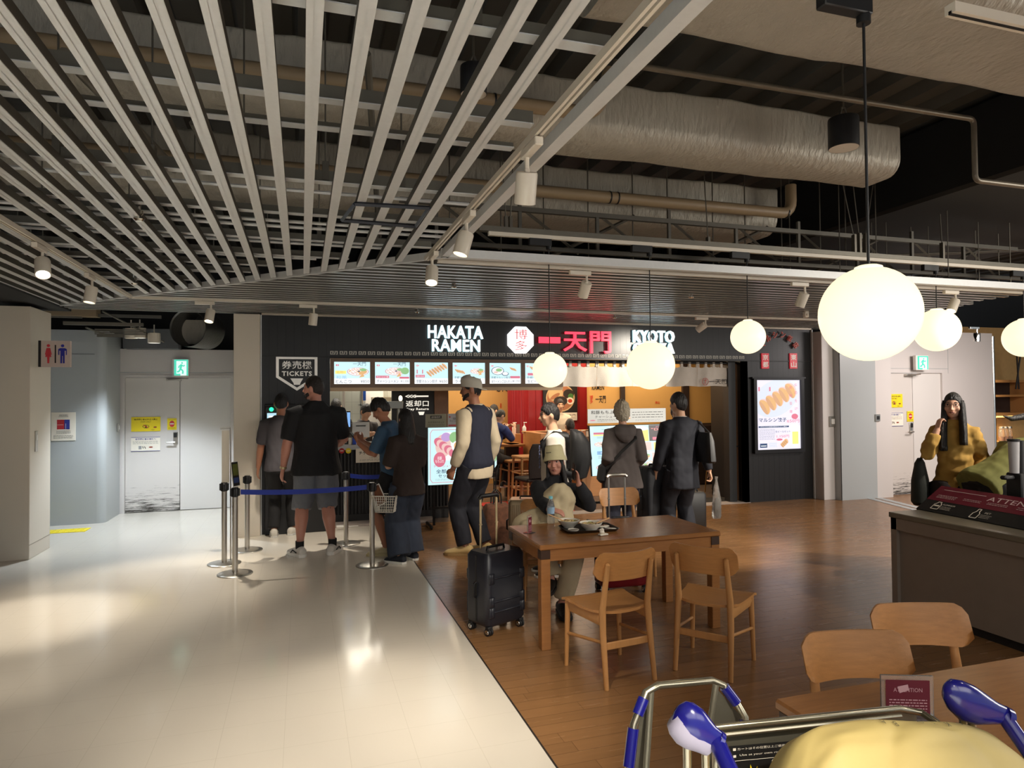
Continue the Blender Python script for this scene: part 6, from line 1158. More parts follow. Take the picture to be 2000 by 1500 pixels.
for i, j, f0, f1 in ((1, 2, -.1, .9), (2, 3, .3, .8), (6, 7, .1, .95), (8, 9, .1, .9)): a, e = lp[i], lp[j]; b = MB(mgrip); b.tube([a+(e-a)*f0, a+(e-a)*f1], .0155, 12); b.obj('bumper_sleeve', r)
b = MB(mpan); 
for x0, y0, x1, y1 in ((1272, 1345, 1262, 1500), (1398, 1338, 1385, 1430)): b.tube([CP(x0, y0, YC+.02), CP(x1, y1, YC), CP(x1, y1+80, YC)], .009, 10)
b.obj('frame_tube', r)
b = MB(mpan); T = [CP(1400, 1345, YC+.035), CP(1447, 1398, YC+.035), CP(1450, 1440, YC+.035), CP(1390, 1440, YC+.035)]; b.add(T+[v+V((0, .004, 0)) for v in T], [(3, 2, 1, 0), (4, 5, 6, 7), (0, 1, 5, 4), (1, 2, 6, 5), (2, 3, 7, 6), (3, 0, 4, 7)]); b.obj('side_panel', r); b = MB(mpan); T = [CP(1250, 1395, YC+.03), CP(1268, 1350, YC+.03), CP(1266, 1520, YC+.03), CP(1240, 1520, YC+.03)]; b.add(T+[v+V((0, .004, 0)) for v in T], [(3, 2, 1, 0), (4, 5, 6, 7), (0, 1, 5, 4), (1, 2, 6, 5), (2, 3, 7, 6), (3, 0, 4, 7)]); b.obj('side_panel', r)
# yellow carrier bag in the cart
mbag = mat('yellow_bag_plastic', s8(206, 184, 116), .6, var=.05, scale=3, bump=.1, bscale=9); out = [(1450, 1560), (1468, 1480), (1488, 1425), (1512, 1392), (1545, 1374), (1595, 1368), (1650, 1364), (1720, 1365), (1795, 1368), (1860, 1385), (1900, 1412), (1925, 1438), (1932, 1475), (1932, 1560)]
r = thing('carrier_bag', 'pale yellow plastic carrier bag slumped in the luggage cart', 'bag', CP(1715, 1500, 1.12)); o0 = V(r.location); b = MB(mbag); R = []
t0 = [CP(1712+(x-1712)*.98, y+(10 if y < 1500 else 0), 1.20)-o0 for x, y in out]; top = []
for a_, c_, d_, e_ in zip([t0[0]]+t0[:-2], t0[:-1], t0[1:], t0[2:]+[t0[-1]]):      # smooth rim line
    for k in range(6):
        t = k/6; top.append(.5*((2*c_)+(d_-a_)*t+(2*a_-5*c_+4*d_-e_)*t*t+(3*c_-a_-3*d_+e_)*t**3))
n = len(top); NR = 26
for k in range(NR+1):
    s = k/NR; row = []
    for i, p in enumerate(top):
        u = i/(n-1); fan = math.atan2(s*.9+.15, (u-.56)*2.2); rid = abs(math.sin(fan*4.3+.6))**.6; sg = math.sin(math.pi*min(1, s*1.15))
        row.append(V((p.x*(1-.10*s), -.17*s-.012*noise.noise(V((u*6, s*3, 2))), p.z-.14*s*s+sg*(.010*(1-abs(u*2-1))+.016*(rid-.75))+.007*noise.noise(V((u*9, s*6, 7)))*min(1, s*4)-.045*math.exp(-((u-.30)/.10)**2)*max(0, s-.35))))
    R.append(row)
P = [v for row in R for v in row]; F = [(k*n+i+1, k*n+i, (k+1)*n+i, (k+1)*n+i+1) for k in range(NR) for i in range(n-1)]
m_ = len(P); bk = [V((p.x, .06, p.z-.05)) for p in top]; P += bk+[V((p.x, .05, -.25)) for p in top]+[V((v.x, v.y, -.25)) for v in R[-1]]
F += [(i, i+1, m_+i+1, m_+i) for i in range(n-1)]+[(m_+i, m_+i+1, m_+n+i+1, m_+n+i) for i in range(n-1)]+[(NR*n+i+1, NR*n+i, m_+2*n+i, m_+2*n+i+1) for i in range(n-1)]
b.add(P, F, True); b.obj('body', r, 2.5)
b = MB(mat('bag_print', s8(96, 88, 60), .5)); i0 = int(n*.47); i1 = int(n*.66)
for q, ch in enumerate('TOKYO BA'):                                   # upside-down print just below the rim
    iu = i1+(i0-i1)*q/7; ii = int(iu); c_ = R[3][ii]; U_ = (R[3][ii-1]-R[3][ii+1]).normalized(); W_ = (R[2][ii]-R[4][ii]); W_ = (W_-U_*W_.dot(U_)).normalized(); nn_ = W_.cross(U_)
    if ch != ' ': b.text(ch, c_+nn_*.004, U_, -W_, None, .013, -.0005)
b.obj('print', r); b = MB(mat('bag_red', s8(176, 60, 40), .5)); c_ = R[17][int(n*.16)]; b.ball(c_, (.016, .010, .010), 12, 8); b.obj('red_logo', r)
# ================================================================ people
def ik(a, t, l1, l2, hint):
    a, t = V(a), V(t); d = t-a; L = min(d.length, (l1+l2)*.998); d.normalize(); t = a+d*L
    x = (l1*l1-l2*l2+L*L)/(2*L); h = math.sqrt(max(0, l1*l1-x*x)); hv = V(hint); hv = (hv-d*hv.dot(d)).normalized(); return a+d*x+hv*h, t
def fuse(b, name, parent, vox=.009, smooth=4, fold=0., fs=9., fz=.5, m=None, seed=0):
    """Join overlapping closed shapes into one continuous surface, then add cloth folds."""
    o = b.obj('raw'); md = o.modifiers.new('r', 'REMESH'); md.mode = 'VOXEL'; md.voxel_size = vox
    if smooth: s = o.modifiers.new('s', 'SMOOTH'); s.factor = .5; s.iterations = smooth
    bpy.context.view_layer.update(); dg = bpy.context.evaluated_depsgraph_get(); me = bpy.data.meshes.new_from_object(o.evaluated_get(dg))
    raw = o.data; bpy.data.objects.remove(o); bpy.data.meshes.remove(raw)
    if fold:
        me.update(); ns = [v.normal.copy() for v in me.vertices]
        for v, n_ in zip(me.vertices, ns):
            c = v.co; v.co = c+n_*(fold*(noise.noise(V((c.x*fs+seed, c.y*fs, c.z*fs*fz)))+.5*noise.noise(V((c.x*fs*2.3+c.z*8, c.y*fs*2.3, c.z*fs*1.3+seed)))))
    me.materials.clear(); me.materials.append(m or b.ms[0]); me.polygons.foreach_set('use_smooth', [True]*len(me.polygons)); me.name = name
    r = bpy.data.objects.new(name, me); C.objects.link(r); r.parent = parent; return r
def ell_ring(c, X, Y, rx, ry, n=20, p=2.3):
    R = []
    for k in range(n):
        t = 2*math.pi*k/n; a, e = math.cos(t), math.sin(t)
        R.append(c+X*(rx*math.copysign(abs(a)**(2/p), a))+Y*(ry*math.copysign(abs(e)**(2/p), e)))
    return R
def torso(b, sp, side, secs, inf=0.):
    """sp: spine points low to high; secs: (half width, half depth, forward shift) at each."""
    R = []; S = V(side).normalized(); m = len(sp)
    for i, c in enumerate(sp):
        t = (sp[min(i+1, m-1)]-sp[max(i-1, 0)]).normalized(); f = t.cross(S)*-1; s_ = (S-t*S.dot(t)).normalized(); f = t.cross(s_)
        w_, d_, sh = secs[i]; R.append(ell_ring(c+f*sh, s_, f, w_+inf, d_+inf))
    b.rings(R, (1, 1))
def rotm(yaw=0, pitch=0, roll=0): return MX.Rotation(math.radians(yaw), 3, 'Z') @ MX.Rotation(math.radians(pitch), 3, 'X') @ MX.Rotation(math.radians(roll), 3, 'Y')
def hand(b, w, d, palm, k=1., curl=.5, thumb=1):
    """Palm, four unequal fingers and a thumb; w wrist, d towards the fingers, palm the palm normal."""
    d = V(d).normalized(); pn = V(palm); pn = (pn-d*pn.dot(d)).normalized(); s = d.cross(pn)
    b.tube([w-d*.01*k, w+d*.03*k, w+d*.075*k, w+d*.092*k], [.024*k, .034*k, .040*k, .034*k], 12, up=s, ry=[.018*k, .017*k, .015*k, .012*k])
    for i, (L, o) in enumerate(((.070, -.030), (.080, -.010), (.074, .010), (.058, .029))):
        a = w+d*.085*k+s*o*k; e = a+(d*math.cos(curl*.6)+pn*math.sin(curl*.6))*L*.5*k; g = e+(d*math.cos(curl*1.9)+pn*math.sin(curl*1.9))*L*.5*k
        b.tube([a, e, g], [.0095*k, .009*k, .0075*k], 8); b.ball(g, .0078*k, 8, 6)
    a = w+d*.028*k+s*(-.030*k*thumb); e = a+(d*.75-s*thumb*.55+pn*.35).normalized()*.042*k; g = e+(d*.9+pn*.4).normalized()*.03*k
    b.tube([a, e, g], [.013*k, .011*k, .009*k], 8); b.ball(g, .009*k, 8, 6)
SKULL = (.074, .094, .112)
def head_geo(b, c, R, k=1., male=True, nose=1.):
    T = lambda p: c+R @ (V(p)*k)
    b.ball(c, tuple(s*k for s in SKULL), 24, 18, R); b.ball(T((0, .030, -.055)), (.056*k, .060*k, .062*k), 20, 14, R); b.ball(T((0, .062, -.094)), (.026*k, .022*k, .020*k), 12, 8, R)
    b.tube([T((0, .086, .022)), T((0, .102, -.012)), T((0, .112*nose, -.032)), T((0, .092, -.043))], [.008*k, .011*k, .015*k, .009*k], 10)
    for s in (-1, 1):
        b.ball(T((s*.012, .098, -.038)), (.009*k, .010*k, .008*k), 8, 6, R); b.ball(T((s*.076, -.006, -.012)), (.012*k, .022*k, .034*k), 10, 8, R @ rotm(s*-25)); b.ball(T((s*.040, .066, -.026)), (.026*k, .024*k, .026*k), 12, 8, R)
    b.tube([T((-.045, .076, .028)), T((0, .093, .026)), T((.045, .076, .028))], [.008*k, .010*k, .008*k], 8); b.tube([T((-.024, .084, -.064)), T((0, .097, -.062)), T((.024, .084, -.064))], [.005*k, .009*k, .005*k], 8)
def face(parent, c, R, k, brow=s8(30, 24, 20), lip=s8(150, 90, 80), glasses=False, closed=False):
    T = lambda p: c+R @ (V(p)*k); b = MB(mat('eye_white', s8(214, 206, 198), .3))
    for s in (-1, 1): b.ball(T((s*.032, .081, .008)), (.0135*k, .007*k, .0065*k), 12, 8, R)
    b.mat(mat('iris_dark', s8(26, 18, 14), .2))
    for s in (-1, 1): b.ball(T((s*.033, .0868, .008)), (.0058*k, .003*k, .0058*k), 10, 6, R)
    b.obj('eyes', parent); b = MB(mat('brow_dark', s8(34, 27, 23), .8))
    for s in (-1, 1): b.tube([T((s*.017, .092, .027)), T((s*.034, .088, .033)), T((s*.050, .074, .028))], [.003*k, .0035*k, .002*k], 6); b.tube([T((s*.019, .0875, .011)), T((s*.032, .0895, .0155)), T((s*.047, .080, .011))], [.0012*k, .002*k, .0012*k], 6)
    b.obj('eyebrows', parent); b = MB(mat('lip_skin', lip, .45)); b.tube([T((-.022, .0865, -.064)), T((-.008, .1005, -.060)), T((0, .101, -.0615)), T((.008, .1005, -.060)), T((.022, .0865, -.064))], [.0015*k, .0045*k, .004*k, .0045*k, .0015*k], 8); b.tube([T((-.018, .088, -.067)), T((0, .1, -.0695)), T((.018, .088, -.067))], [.0015*k, .005*k, .0015*k], 8); b.obj('lips', parent)
    if glasses:
        b = MB(M['blackm'])
        for s in (-1, 1): b.tube([T((s*.034+.021*math.cos(t), .096, .006+.017*math.sin(t))) for t in [i*math.pi/8 for i in range(16)]], .0016*k, 5, close=True); b.tube([T((s*.056, .094, .010)), T((s*.078, .02, .010)), T((s*.078, -.02, .0))], .0018*k, 5)
        b.tube([T((-.013, .097, .008)), T((.013, .097, .008))], .0016*k, 5); b.obj('glasses', parent)
def hair_cap(parent, c, R, k, m, style='short', seed=1, vol=1.06, fringe=.45, back=-.62, side=-.05, wave=.03):
    back -= .22; side -= .16
    """Scalp cap with strand relief; the part below the hairline tucks inside the head."""
    n, q = 64, 40; P = []; c = V(c)
    for i in range(q+1):
        ph = math.pi*i/q
        for j in range(n):
            th = 2*math.pi*j/n; d = V((math.sin(ph)*math.cos(th), math.sin(ph)*math.sin(th), math.cos(ph))); y = d.y
            lim = fringe+(side-fringe)*min(1, max(0, (.82-y)/.62)) if y > .2 else side+(back-side)*min(1, max(0, (.2-y)/1.0))
            if abs(d.x) > .80 and -.25 < y < .5: lim = max(lim, side+.16)
            cov = min(1, max(0, (d.z-lim+.10)/.16)); st_ = wave*noise.noise(V((th*6+seed, ph*1.6, seed)))+wave*.8*noise.noise(V((d.x*6+seed, d.y*6, d.z*6)))+wave*.5*noise.noise(V((th*17+seed, ph*4, seed)))
            s = (.90+(vol+st_-.90)*cov); P.append(c+R @ (V((d.x*SKULL[0], d.y*SKULL[1], d.z*SKULL[2]))*k*s+V((0, 0, .006*k*cov))))
    F = [(i*n+j, (i+1)*n+j, (i+1)*n+(j+1) % n, i*n+(j+1) % n) for i in range(q) for j in range(n)]
    b = MB(m); b.add(P, F, True); return b.obj('hair', parent, 3)
def hair_curtain(parent, c, R, k, m, length, a0=-200, a1=20, flare=1.15, front=0, seed=2, name='hair_length', thick=.022, shift=(0, 0, 0)):
    """Long hair hanging around the back (angles measured from the wearer's right, back = -90)."""
    b = MB(m); nseg = 34; rows = 12; P = []; c = V(c); n = (nseg+1)*2
    for r_ in range(rows+1):
        s = r_/rows; z = .05-(length+.05)*s; ring = []
        for side_ in (1, 0):
            rng = range(nseg+1) if side_ else range(nseg, -1, -1)
            for j in rng:
                t = math.radians(a0+(a1-a0)*j/nseg); f = (1.03 if side_ else 1.03-thick/.08)*(1+(flare-1)*min(1, s*1.6)); f += .05*noise.noise(V((t*7, s*1.4, seed))) if side_ else 0
                x, y = SKULL[0]*math.cos(t)*f*1.05, SKULL[1]*math.sin(t)*f; up = math.sqrt(max(0, 1-(z/.112)**2)) if z > 0 else 1
                ring.append(c+R @ (V((x*up, y*up, z+.012*s*noise.noise(V((t*9, seed, 3)))))*k)+V(shift)*s)
        P.append(ring)
    b.rings(P, (1, 1)); return b.obj(name, parent, 3)
SKIN = {'fair': mat('skin_fair', s8(206, 158, 132), .5, var=.05, scale=8), 'tan': mat('skin_tan', s8(176, 120, 92), .5, var=.06, scale=8), 'asian': mat('skin_light', s8(206, 160, 130), .5, var=.05, scale=8), 'rosy': mat('skin_rosy', s8(196, 138, 118), .5, var=.05, scale=8)}
HAIR = {'black': mat('hair_black', s8(24, 20, 19), .45, var=.4, scale=60, bump=.7, bscale=40, stretch=(3, 3, .3)), 'brown': mat('hair_brown', s8(66, 44, 32), .5, var=.3, scale=60, bump=.7, bscale=70), 'grey': mat('hair_grey', s8(196, 184, 162), .55, var=.25, scale=50, bump=.9, bscale=60), 'darkbrown': mat('hair_dark_brown', s8(36, 27, 22), .5, var=.3, scale=60, bump=.7, bscale=70)}
def cloth(name, r, g, b_, rough=.85, var=.1): return mat('cloth_'+name, s8(r, g, b_), rough, var=var, scale=14, bump=.12, bscale=180)
def foot_shape(b, ank, yaw, k=1., h=.0, w_=1.):
    f = V((-math.sin(yaw), math.cos(yaw), 0)); s = V((math.cos(yaw), math.sin(yaw), 0)); g = V((ank.x, ank.y, h)); R = []
    for y, wd, ht in ((-.075, .022, .05), (-.065, .034, .075), (-.03, .040, .088), (.03, .041, .082), (.09, .046, .060), (.14, .048, .045), (.175, .040, .036), (.195, .022, .024)):
        R.append([g+f*y*k+s*(wd*w_*k*math.cos(t))+V((0, 0, max(.002, ht*k*.5+ht*k*.55*math.sin(t)))) for t in [2*math.pi*i/16 for i in range(16)]])
    b.rings(R, (1, 1)); return g, f, s
def person(label, pos, rz, H, skin='asian', g=1., male=True, feet=((-.09, 0, 10), (.09, 0, -10)), arms=None, lean=(0, 0), head=(0, 0, 0), pel=None, seat=None, kneehint=((0, 1, 0), (0, 1, 0)), top=None, bottom=None, shoes=None, hair=None, facial=True, glasses=False, vox=.009, neck_fwd=.02, shw=None, hipw=1., curl=(.5, .5), palms=None, handdir=None, ankle_z=(None, None), elbow=None, twist=0, group=None, knees=None):
    """Builds a posed figure: one fused body, with garments and hair as its parts. x = the figure's right, y = forward."""
    r = thing('person', label, 'person', pos, rz, group); K = H/1.75; P = {}
    hipz = (seat if seat else .505*H); pv = V(pel) if pel else V((0, 0, hipz)); sw = (shw or (.185 if male else .160))*K; hw = .088*K*hipw
    lx, ly = lean; tl = .325*H; up = V((lx, ly, math.sqrt(max(.05, 1-lx*lx-ly*ly)))); ch = pv+up*tl*.62; nb = pv+up*tl*1.0; side_p = V((1, 0, 0)); tw = math.radians(twist); side_s = V((math.cos(tw), math.sin(tw), 0)); side_s = (side_s-up*side_s.dot(up)).normalized()
    fw = up.cross(side_s); nb = nb+fw*0; nk = nb+up*.055*K+fw*neck_fwd*K; Rh = rotm(*head); hc = nk+V((0, 0, .0))+up*.03*K+V((0, 0, .092*K))+(Rh @ V((0, .018*K, 0)))
    P.update(pelvis=pv, chest=ch, neck=nb, head=hc, Rh=Rh, up=up, fw=fw, side=side_s, K=K)
    SP = [pv-up*.085*K, pv-up*.04*K, pv+up*.02*K, pv+up*tl*.25, pv+up*tl*.42, pv+up*tl*.66, pv+up*tl*.86, pv+up*tl*.97, nb+up*.012*K]
    gw = g; dm = .92 if male else .95
    SEC = [(.10*K*gw*hipw, .075*K*gw, 0), (.148*K*gw*hipw, .105*K*gw, -.01*K), (.160*K*gw*hipw, .115*K*gw, -.012*K), (.142*K*gw*(1 if male else .90), .102*K*gw, 0), (.140*K*gw*(1.02 if male else .88), .100*K*gw, .004*K), (.158*K*gw*dm, .112*K*(gw*.6+.4), .004*K), (.168*K*dm*(gw*.5+.5), .098*K*(gw*.5+.5), -.004*K), (.120*K, .070*K, -.01*K), (.058*K, .055*K, .0)]
    b = MB(SKIN[skin]); torso(b, SP, side_s, SEC)
    b.tube([nb-up*.03*K, nk+up*.02*K, hc-V((0, 0, .05*K))+(Rh @ V((0, -.012*K, 0)))], [.060*K*(1 if male else .88), .053*K*(1 if male else .85), .052*K*(1 if male else .86)], 14); head_geo(b, hc, Rh, K*1.0, male)
    al1, al2 = .165*H, .145*H; ll1, ll2 = .245*H, .235*H; A = []
    arms = arms or (V((-sw-.06*K, .02, pv.z-.02)), V((sw+.06*K, .02, pv.z-.02)))
    for i, s in enumerate((-1, 1)):
        sh = pv+up*tl*.86+side_s*(s*sw); w_ = V(arms[i]); hint = elbow[i] if elbow else (s*.35, -1, -.25); el, w2 = ik(sh, w_, al1, al2, hint); fd = (w2-el).normalized(); gg = .6+.4*g
        b.tube([sh-side_s*s*.05*K+up*.01, sh, sh+(el-sh)*.4, el, el+(w2-el)*.25, w2], [.055*K*gg, .058*K*gg, .052*K*gg, .042*K*gg, .043*K*gg, .027*K], 14)
        pn = palms[i] if palms else V((-s, .25, 0)); hd = handdir[i] if handdir else fd; hand(b, w2, hd, pn, K*(1. if male else .92), curl[i], s*(1 if V(hd).cross(V(pn)).dot(V((0, 1, 0))) >= -2 else -1)*(-1)); A.append((sh, el, w2))
    L = []
    for i, s in enumerate((-1, 1)):
        hp = pv+side_p*(s*hw)-V((0, 0, .02*K)); fx, fy, fa = feet[i]; az = ankle_z[i] if ankle_z[i] is not None else .075*K; an = V((fx, fy, az)); kn, an = ik(hp, an, ll1, ll2, kneehint[i]); gg = .55+.45*g
        b.tube([hp+V((0, 0, .03*K)), hp+(kn-hp)*.35, kn, kn+(an-kn)*.3, kn+(an-kn)*.75, an], [.088*K*gg, .080*K*gg, .056*K*gg, .058*K*gg, .038*K, .034*K], 16); b.tube([an+V((0, 0, .02)), an-V((0, 0, .03))], [.035*K, .036*K], 12)
        foot_shape(b, an, math.radians(fa), K, an.z-.075*K, .92); L.append((hp, kn, an, math.radians(fa)))
    P.update(arms=A, legs=L); body = fuse(b, 'body', r, vox, 3); r['pose'] = 0; del r['pose']
    # garments
    if top:
        m, sl = top['m'], top.get('sleeve', .6); inf = top.get('inf', .014); b = MB(m); lo = top.get('len', .0); S2 = [SP[2]-up*(.10+lo)*K, SP[2]-up*(.05+lo)*K]+SP[2:8]+[nb+up*(.028 if not top.get('high') else .05)*K]; fl = top.get('flare', 0)
        E2 = [(SEC[2][0]*1.01+fl, SEC[2][1]*1.02+fl, SEC[2][2]), (SEC[2][0]*1.02+fl*.8, SEC[2][1]*1.03+fl*.8, SEC[2][2])]+[(a_+fl*.4, d_+fl*.4, s_) for a_, d_, s_ in SEC[2:5]]+SEC[5:8]+[(.060*K, .058*K, 0.)]; torso(b, S2, side_s, E2, inf)
        for i, s in enumerate((-1, 1)):
            sh, el, w2 = A[i]; slv = sl[i] if hasattr(sl, '__len__') else sl; gg = .6+.4*g; ex = top.get('loose', .016); pts = [sh-side_s*s*.07*K+up*.012, sh+up*.004]; rd = [.062*K*gg+inf*.7, .062*K*gg+ex]
            if slv > 0:
                e1 = min(1, slv*2); pts += [sh+(el-sh)*e1*.55, sh+(el-sh)*e1]; rd += [.055*K*gg+ex, (.054-.010*e1)*K*gg+ex]
                if slv > .5: e2 = (slv-.5)*2; pts += [el+(w2-el)*e2*.5, el+(w2-el)*e2]; rd += [.043*K*gg+ex*.9, (.043-.014*e2)*K+ex*.8]
                b.tube(pts, rd, 16)
        fuse(b, top.get('name', 'shirt'), r, top.get('vox', .010), 5, top.get('fold', .010), top.get('fs', 8), top.get('fz', .6), m, seed=len(label))
    if bottom:
        m, ln = bottom['m'], bottom.get('len', .97); inf = bottom.get('inf', .010); wd = bottom.get('wide', .012); hem = bottom.get('hem', wd); b = MB(m); torso(b, [SP[0]-V((0, 0, .015)), SP[1], SP[2]-up*.01, SP[2]+up*.03], side_p, [SEC[0], SEC[1], SEC[2], SEC[3]], inf)
        for hp, kn, an, fa in L:
            gg = .55+.45*g; full = [(hp+V((0, 0, .03*K)), .090*K*gg), (hp+(kn-hp)*.35, .083*K*gg), (kn, .060*K*gg), (kn+(an-kn)*.35, .058*K*gg), (an, .046*K)]; ds = [0]
            for a_, e_ in zip(full, full[1:]): ds.append(ds[-1]+(e_[0]-a_[0]).length)
            end = ds[-1]*ln; pts, rd = [], []
            for (p_, r_), d_ in zip(full, ds):
                if d_ < end-.02: pts.append(p_); rd.append(r_+wd+(hem-wd)*d_/end)
            for a_ in range(4):
                if ds[a_] < end <= ds[a_+1]+1e-6: t = (end-ds[a_])/(ds[a_+1]-ds[a_]); pts.append(full[a_][0]+(full[a_+1][0]-full[a_][0])*t); rd.append(full[a_][1]+(full[a_+1][1]-full[a_][1])*t+hem)
            b.tube(pts, rd, 18)
        fuse(b, bottom.get('name', 'trousers'), r, .010, 4, bottom.get('fold', .010), bottom.get('fs', 8), .5, m, seed=len(label)+3)
    if shoes:
        for i, (hp, kn, an, fa) in enumerate(L):
            b = MB(shoes['m']); h0 = an.z-.075*K; Rt = None
            foot_shape(b, V((an.x, an.y, 0)), fa, K*1.07, h0+.008, 1.05)
            if shoes.get('high'): b.tube([an-V((0, 0, .02)), an+V((0, 0, .03))], [.05*K, .048*K], 14)
            o = fuse(b, shoes.get('name', 'shoe'), r, .007, 2); b = MB(shoes.get('sole', M['whitep'])); f = V((-math.sin(fa), math.cos(fa), 0)); s_ = V((math.cos(fa), math.sin(fa), 0)); g_ = V((an.x, an.y, h0)); R = []
            for z, e in ((0, 0), (shoes.get('th', .022)*.9, .004), (shoes.get('th', .022), 0)):
                R.append([g_+f*y*K*1.08+s_*x*K*1.08+V((0, 0, z+.001)) for x, y in [(wd*sx*(1+e*4), yy) for sx, lst in ((1, ((-.082, .012), (-.06, .036), (0, .041), (.09, .050), (.15, .050), (.185, .036), (.203, .012))), (-1, ((.203, .012), (.185, .036), (.15, .050), (.09, .050), (0, .041), (-.06, .036), (-.082, .012)))) for yy, wd in lst]])
            b.rings(R, (1, 1), False); b.obj('sole', o)
            if shoes.get('sock'): b = MB(shoes['sock']); b.tube([an-V((0, 0, .0)), an+V((0, 0, .075*K))], [.040*K, .041*K], 14, (0, 0)); b.obj('sock', r)
    if facial: face(r, hc, Rh, K, glasses=glasses)
    if hair: hair_cap(r, hc, Rh, K, **hair)
    return r, P
def dep(x, y, d): q = ray(x, y); return CAM+q*d            # point at camera depth d
def ground(x, d): p = dep(x, 780, d); return V((p.x, p.y, 0))
RAD = math.radians
# 1 grey tee at the ticket machine
p = atz(553, 1043); r, P = person('man in a grey t-shirt and black trousers using the ticket machine by the shop column', (p.x-.02, p.y-.14, 0), RAD(-4), 1.73, g=1.02, feet=((-.08, .0, 6), (.13, .08, -30)), arms=(V((-.27, .05, .80)), V((.20, .16, 1.12))), head=(0, -6, 0), hair=dict(m=HAIR['black'], back=-.55, seed=4), skin='tan', facial=False,
  top=dict(m=cloth('grey_tee', 74, 70, 74), sleeve=.42, flare=.02, fold=.012, name='t_shirt'), bottom=dict(m=cloth('black_trousers', 26, 25, 26), wide=.016), shoes=dict(m=mat('white_trainer', s8(214, 208, 196), .6, var=.05), name='trainer'))
# 2 big man in black polo
p = atz(618, 1084); r, P = person('tall heavy man in a black polo shirt and grey shorts in the queue', (p.x, p.y+.02, 0), RAD(4), 1.905, g=1.28, skin='rosy', shw=.205, feet=((-.17, -.02, 22), (.165, -.02, -26)), arms=(V((-.34, .05, .885)), V((.15, .30, 1.10))), elbow=((-.6, -.8, 0), (.9, -.75, -.2)), head=(58, 0, 0), hair=dict(m=HAIR['darkbrown'], back=-.42, fringe=.5, seed=9, vol=1.07), curl=(.7, .5),
  top=dict(m=cloth('black_polo', 20, 20, 23), sleeve=.44, flare=.026, len=.02, fold=.010, name='polo_shirt', loose=.024, high=1), bottom=dict(m=cloth('grey_shorts', 104, 108, 116, var=.14), len=.56, wide=.022, hem=.034, name='shorts', fold=.014), shoes=dict(m=mat('white_running_shoe', s8(206, 202, 194), .6, var=.06), name='running_shoe', th=.035, sock=cloth('black_sock', 20, 20, 22)))
b = MB(HAIR['darkbrown']); hc, Rh, K = P['head'], P['Rh'], P['K']
for t in range(-6, 7): a = RAD(t*13); b.ball(hc+Rh @ (V((.058*math.sin(a), .032+.062*math.cos(a)-.01, -.092+.03*abs(math.sin(a))**2))*K), (.013*K, .010*K, .020*K), 8, 6)
b.obj('beard', r)
sh, el, wr = P['arms'][0]; b = MB(mat('bracelet_metal', s8(206, 190, 150), .3, .7)); d_ = (wr-el).normalized(); b.cyl(wr-d_*.03, wr-d_*.008, .036, n=16); b.obj('bracelet', r); b = MB(M['ink']); b.box(wr+d_*.10+V((.02, .01, 0)), (.02, .075, .13), None, .008); b.obj('held_wallet', r)
b = MB(M['paper']); q_ = P['neck']+V((0, -.128, -.085))
for k in range(5): b.box(q_+V((-.03+.015*k, 0, 0)), (.010, .004, .007))
b.obj('back_print', r)
for i in (0, 1):
    hp, kn, an, fa = P['legs'][i]; f = V((-math.sin(fa), math.cos(fa), 0)); s_ = V((math.cos(fa), math.sin(fa), 0)); b = MB(M['ink'])
    for q in (-1, 1): b.tube([an+f*(-.03)+s_*(q*.055)-V((0, 0, .03)), an+f*.05+s_*(q*.057)-V((0, 0, .012)), an+f*.09+s_*(q*.058)-V((0, 0, .045))], .006, 6)
    b.obj('shoe_stripe', r)
# 3 boy in blue tee
p = atz(742, 1086); r, P = person('boy in a blue t-shirt and black shorts looking down at his phone', (p.x+.16, p.y+.06, 0), RAD(66), 1.68, g=.94, skin='tan', feet=((-.09, .06, 8), (.10, -.06, -8)), lean=(0, .10), neck_fwd=.07, head=(0, -32, 0), arms=(V((-.10, .36, 1.19)), V((.05, .36, 1.19))), elbow=((-.35, -.8, -.6), (.35, -.8, -.6)), palms=(V((.6, -.2, .8)), V((-.6, -.2, .8))), handdir=(V((.3, .5, .6)), V((-.2, .5, .6))), curl=(.9, .9), hair=dict(m=HAIR['black'], vol=1.17, fringe=.18, back=-.5, side=.0, seed=14, wave=.06),
  top=dict(m=cloth('blue_tee', 62, 92, 122), sleeve=.44, flare=.045, len=.08, fold=.012, name='t_shirt', loose=.026), bottom=dict(m=cloth('black_shorts', 24, 24, 28), len=.50, wide=.03, hem=.05, name='shorts'), shoes=dict(m=mat('cream_clog', s8(204, 192, 152), .6, var=.05), name='clog', sole=mat('cream_clog', s8(204, 192, 152), .6)))
b = MB(M['black']); b.box(P['arms'][0][2]+V((.06, .06, .05)), (.075, .010, .15), rotm(0, -40, 0), .006); b.obj('held_phone', r)
b = MB(mat('tee_print', s8(96, 74, 70), .8, var=.5, scale=18)); q_ = P['chest']-P['fw']*.158; b.ball(q_+V((.0, -.012, .08)), (.05, .012, .11), 14, 8); b.ball(q_+V((.03, -.005, -.04)), (.03, .012, .06), 10, 6); b.obj('back_print', r)
